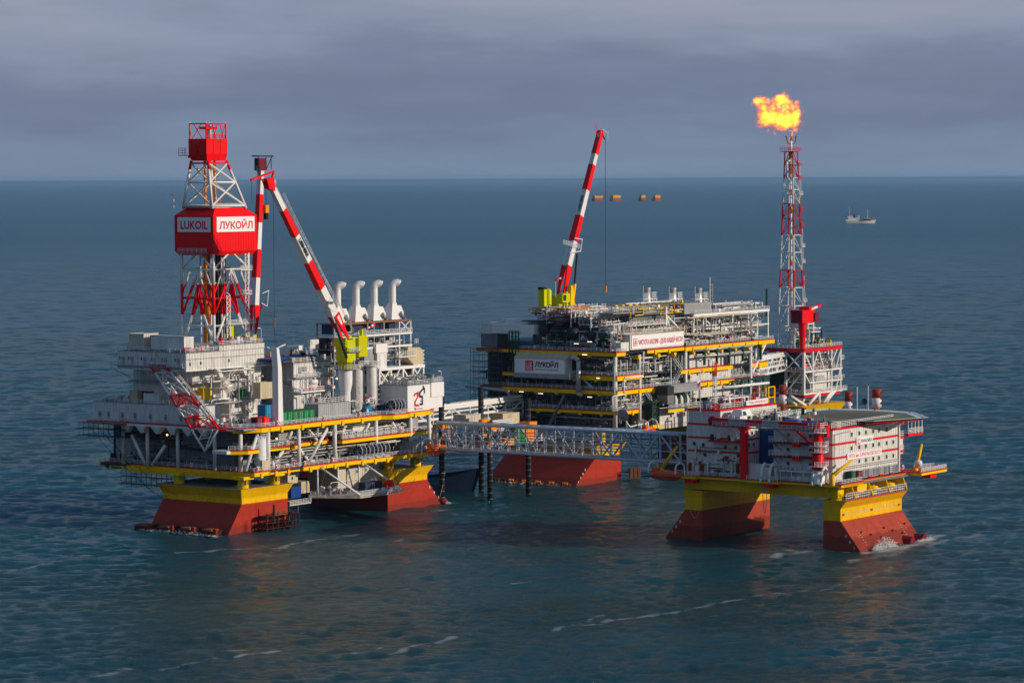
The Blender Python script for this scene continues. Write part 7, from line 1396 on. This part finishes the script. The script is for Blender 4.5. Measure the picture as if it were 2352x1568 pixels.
# ================================================================ bridges, barge, ships
def bridge(name,label,p,q,h,w,n,m,cover=True,group='bridges between the platforms'):
    p=Vector(p);q=Vector(q); d=q-p; L=d.length; ang=math.atan2(d.y,d.x); T=bpy.data.objects.new(name,None); C.objects.link(T); T.location=p; T.rotation_euler=(0,-math.asin(d.z/L),ang); tag(T,label,'bridge',group)
    for s,nm in ((-1,'side_truss'),(1,'side_truss')):
        b=M(m=m); y=s*w/2; b.tube((0,y,0),(L,y,0),.42,m,8); b.tube((0,y,h),(L,y,h),.5,m,8)
        for i in range(n+1):
            x=L*i/n; b.tube((x,y,0),(x,y,h),.24,m)
            if i<n: x1=L*(i+1)/n; b.tube((x,y,h),(x1,y,0),.28,m) if i%2==0 else b.tube((x,y,0),(x1,y,h),.28,m)
        if cover:
            for i in range(n): x=L*(i+.5)/n; b.tube((x,y,0),(x,y,h),.12,m)
            for z in (h*.2,h*.36,h*.52,h*.68,h*.84): b.tube((0,y,z),(L,y,z),.04,'grey',4)
        b.build(nm,T)
    b=M(); b.box(0,L,-w/2+.3,w/2-.3,.3,.5,'grey')
    if cover:
        b.box(0,L,-w/2+.2,w/2-.2,h-.1,h+.1,'grey')
        for i in range(int(L/6)): b.box(i*6+.4,i*6+3.6,-w/2-.1,-w/2+.9,h+.42,h+.5,'clean')
    b.build('walkway',T)
    b=M(); g=random.Random(4)
    if cover:
        for k in range(6): b.tube((0,-w/2+.8+k*.6,2.0+k*.75),(L,-w/2+.8+k*.6,2.0+k*.75),.14,('pipe_dark','rail','steel')[k%3])
        for i in range(n*2): x=L*i/n/2; b.bar((x,w/2-.8,.5),(x,w/2-.8,h),.1,'grey')
    else:
        for k,(y,z,r) in enumerate(((-1.6,h+.9,.55),(0,h+1.1,.5),(1.5,h+1,.4),(-1.7,2.2,.5),(-.4,1.8,.4),(-1.7,3.9,.3))): b.tube((-4,y,z),(L,y,z),r,('clean','pipe_grey','white')[k%3],8)
        for x in (L*.2,L*.5,L*.8): b.box(x,x+1.4,-.6,.8,h+.8,h+1.9,'dgreen'); b.box(x+5,x+6.6,-2,-1,h+.7,h+1.4,'jorange')
    b.build('pipe_bundle',T); return T
def wp(P,p): return tuple(wpt(P,p))
bridge('foot_bridge','long pale blue lattice foot bridge joining the left and right platforms in front',tuple(Vector(wp('A',(95,8,17.6))).lerp(Vector(wp('C',(6,59,20.6))),.122)),wp('C',(6,59,20.6)),7.8,4.4,13,'bridge_blue')
bridge('pipe_bridge','white lattice pipe bridge carrying pipes from the left platform to the middle one',wp('A',(95,25,20.6)),wp('B',(24,40,20.2)),5.2,4.0,8,'clean',False)
bridge('pipe_bridge','short white lattice pipe bridge between the middle platform and the flare platform',wp('B',(120,8,28.6)),wp('B',(195.6,40,26.0)),5.6,4.0,7,'clean',False)
def jackup():
    cx,cy=-8,955; o=Vector((cx,cy,0)); T=bpy.data.objects.new('construction_barge',None); C.objects.link(T); T.location=o+Vector((0,0,0.6)); T.rotation_euler=(0,0,ROT); tag(T,'jacked-up construction barge with dark ringed legs behind the foot bridge','jack-up barge')
    b=M(); b.prism([(-17,-11),(18,-11),(18,13),(-17,13)],15.0,16.3,'dark'); b.prism([(-17.1,-13),(18.1,-13),(18.1,13.1),(-17.1,13.1)],16.3,16.6,'navy'); b.build('hull',T)
    for x,y,z in ((-13.6,7.6,31),(-9.2,-7.9,24),(10.2,9.9,33),(9.8,-8.9,30)):
        b=M(); b.tube((x,y,-3),(x,y,z),.88,'pile',16)
        for k in range(int((z+2)/1.9)): b.lathe((x,y,-2.0+k*1.9),[(.89,0),(.95,.06),(.89,.12)],'rusty' if k%7==3 else 'grey',16)
        b.build('leg',T); b=M(); b.box(x-1.6,x+1.6,y-1.6,y+1.6,16.6,18.0,'jorange'); 
        for dx in (-1.9,1.6):
            for dy in (-1.9,1.6): b.box(x+dx,x+dx+.4,y+dy,y+dy+.4,18.2,22.6,'jorange')
        b.box(x-2,x+2,y-2,y+2,21.6,22.8,'jorange'); b.build('jack_house',T)
    b=M(); b.box(2,9,-12.6,-9.5,16.6,21.6,'jorange'); b.build('winch_house',T); b=M(); b.box(-8,0,-12.8,-10,16.6,18.8,'jorange'); b.build('tool_box',T)
    b=M(); b.box(-2.6,1.6,-12.9,-10.4,18.9,22,'green'); b.box(-3,2.4,-12.9,-10.2,16.6,18.8,'green'); b.build('generator_set',T)
    b=M()
    for k in range(11): b.box(-5,6,-6,-5.8,17.4+k*.62,17.7+k*.62,'clean')
    b.box(-5,6,-5.7,-5.5,17,24,'grey'); b.build('louvred_wall',T)
    b=M(); kit(b,-16,16,-12,10,16.6,50,401,('grey','rusty','red','lblue','steel','clean')); b.rail([(-17,-12.8,16.6),(18,-12.8,16.6)],step=2,m='rail'); b.build('deck_gear',T)
    T=thing('site_office','B',(12,38,0),'','cabin'); bpy.data.objects.remove(T)
    for i,(x,y,sx,m,L) in enumerate(((14,4,9,'tan','cream site cabin on the construction barge, right of the tallest leg'),(1,9,8,'beige','brown open-fronted shed on the construction barge, left of the cream cabin'))):
        p=o+U*x+V*y; q=container('A',(0,0,0),sx,5,3.6,m,L,'cabins on the construction barge','site_cabin','cabin'); q.location=(p.x,p.y,21.4 if i==0 else 21.6)
    return T
jackup()
def ship(name,label,loc,rot,L,B,Hh,hullm,topm,house,cat,fade=None,extra=None):
    T=bpy.data.objects.new(name,None); C.objects.link(T); T.location=loc; T.rotation_euler=(0,0,rot); tag(T,label,cat)
    b=M(); st=[]; n=12
    for i in range(n+1):
        t=i/n; x=-L/2+L*t; w=B/2*(1 if t<.6 else max(.04,1-((t-.6)/.4)**2)); w*=1 if t>.06 else .85; sh=Hh*(1+.55*max(0,(t-.55)/.45)**1.6); st.append([(x,-w*.8,-1.5),(x+(.06*L*max(0,t-.8)*4 if t>.8 else 0),-w,sh),(x+(.06*L*max(0,t-.8)*4 if t>.8 else 0),w,sh),(x,w*.8,-1.5)])
    vs=[v for r in st for v in r]
    b.add(vs,[(i*4+j,(i+1)*4+j,(i+1)*4+(j+1)%4,i*4+(j+1)%4) for i in range(n) for j in (0,2)],hullm); b.add(vs,[(i*4+1,(i+1)*4+1,(i+1)*4+2,i*4+2) for i in range(n)],topm); b.add(st[0],[(0,1,2,3)],hullm); b.build('hull',T)
    b=M()
    for (x0,x1,w,z0,z1,m) in house: b.box(x0,x1,-w/2,w/2,z0,z1,m)
    b.build('superstructure',T); return T
def ships():
    T=ship('fishing_ship','small white cargo ship with two masts on the open sea at the right',(746,6540,0),R(2),66,13,4.2,'white','rusty',((-24,-2,9,4,11,'clean'),(-30,-12,11,4,7.5,'clean'),(-26,-14,8,11,15,'white'),(-4,0,9,7,15,'clean'),(1,24,9,4,6.5,'maroon'),(8,22,7,6,8.6,'navy'),(10,26,3,9,10,'white')),'ship')
    b=M(); b.bar((-21,0,12),(-21,0,34),.8,'clean'); b.build('mast',T); b=M(); b.bar((18,0,6),(18,0,30),1.0,'clean'); b.build('mast',T); b=M(); b.tube((-11,0,11),(-11,0,19),2.0,'dark',10); b.build('funnel',T); b=M(); b.box(29,32,-2,2,8,12,'jorange'); b.build('bow_gear',T)
    T=ship('supply_vessel','dark navy supply vessel moored behind the dark ringed barge legs',tuple(wpt('A',(118,38,0))),R(-6),58,13,5.0,'ship_hull','steel',((-26,-6,12,5,12,'maroon'),(-24,-12,11,12,17,'navy'),(-4,12,9,5,7,'blue')),'ship')
    b=M(); b.box(10,17,-6.9,-6.5,0,2.4,'orange'); b.box(8,19,-6.9,-6.5,2.9,5.2,'lblue'); b.build('hull_panel',T)
    # four unfinished platform legs on the horizon
    d=[(345,399,13186,'','first concrete-like red and yellow caisson on the horizon, counted from the crane boom'),(423,475,13137,'','widest yellow-topped caisson on the horizon, second from the crane boom'),(546,574,13068,'','narrow red and yellow caisson on the horizon, third from the crane boom'),(603,637,13028,'','narrow red and yellow caisson on the horizon, farthest right of the four')]
    for i,(x0,x1,y,_,L) in enumerate(d):
        L=['leftmost red and yellow caisson on the horizon, notched on top, beside the crane boom','second red and yellow caisson on the horizon, with a solid yellow top','third red and yellow caisson on the horizon, narrower than the two left ones','rightmost red and yellow caisson on the horizon, with a sloping right side'][i]
        w=(x1-x0); T=bpy.data.objects.new('caisson',None); C.objects.link(T); T.location=((x0+x1)/2,y,0); T.rotation_euler=(0,0,R(28)); tag(T,L,'caisson','unfinished caissons far off near the horizon')
        k=w/2*.72; s=8 if i in (1,3) else 3; z1,z2=12,23
        b=M(); b.hexa([(-k-s*.6,-14,-2),(k+s,-14,-2),(k+s,14,-2),(-k-s*.6,14,-2)],[(-k,-12,z1),(k,-12,z1),(k,12,z1),(-k,12,z1)],'hull_red2'); b.build('base',T)
        b=M(); 
        if i==0: b.box(-k,k,-12,12,z1,20,'hull_yellow'); b.box(-k,-k+5,-12,12,20,z2,'hull_yellow'); b.box(k-5,k,-12,12,20,z2,'hull_yellow')
        else: b.box(-k,k,-12,12,z1,z2,'hull_yellow')
        b.build('upper_wall',T)
ships()
flush_rest()
def spray(P,pts,n,h,name_label,seed):
    g=random.Random(seed); b=M(m='foam')
    for k in range(n):
        t=g.random()*(len(pts)-1); i=int(t); q=Vector(pts[i]).lerp(Vector(pts[min(i+1,len(pts)-1)]),t-i); r=abs(g.gauss(0,1)); z=min(h,h*.45*r)*(1-abs(t/(len(pts)-1)-.5)*1.2)
        c=wpt(P,(q.x+g.gauss(0,.5),q.y-abs(g.gauss(0,.55)),max(0.02,z+g.gauss(0,.12)))); s_=g.uniform(.10,.34)
        vs=[(c.x+s_*g.uniform(-1,1),c.y+s_*g.uniform(-1,1),c.z+s_*g.uniform(-.8,.8)) for _ in range(4)]; b.add(vs,[(0,1,2),(0,2,3),(0,3,1),(1,3,2)])
    o=b.build('sea_spray'); tag(o,name_label,'sea spray',kind='stuff')
mat('foam',(0.72,0.73,0.72),0.9,dirt=0)
spray('C',[(5,-.8,0),(11,-.6,0),(17,-.8,0)],1100,3.2,'white spray bursting against the sloping red front of the right platform',1)
spray('C',[(27,-1.6,0),(33,-1.8,0),(37,-1,0)],420,1.0,'low white wash around the right-hand corner of the right platform',2)
spray('A',[(100.5,-1.4,0),(101.8,2,0),(102,9,0)],360,.9,'white wash at the far right corner of the left platform pontoon',3)
spray('A',[(-4.9,0,0),(-4.9,12,0),(-4.9,30,0)],420,.7,'broken wash along the mooring shoes of the left platform',4)
spray('B',[(-1.8,2,0),(-1.8,16,0),(-1.8,34,0)],260,.6,'broken wash along the foot of the middle platform hull',5)
def haze():
    b=M(); b.box(-60000,60000,-3000,60000,-6,138); o=b.build('haze'); m=bpy.data.materials.new('haze_air'); m.use_nodes=True; t=m.node_tree; t.nodes.clear()
    v=N(t,'ShaderNodeVolumePrincipled'); v.inputs['Color'].default_value=(.42,.70,1.0,1); v.inputs['Density'].default_value=HAZE; v.inputs['Anisotropy'].default_value=.2
    out=N(t,'ShaderNodeOutputMaterial'); t.links.new(v.outputs[0],out.inputs['Volume']); o.data.materials.clear(); o.data.materials.append(m)
    tag(o,'thin blue sea haze over the whole scene','haze',kind='stuff')
HAZE=1.5e-5
haze()
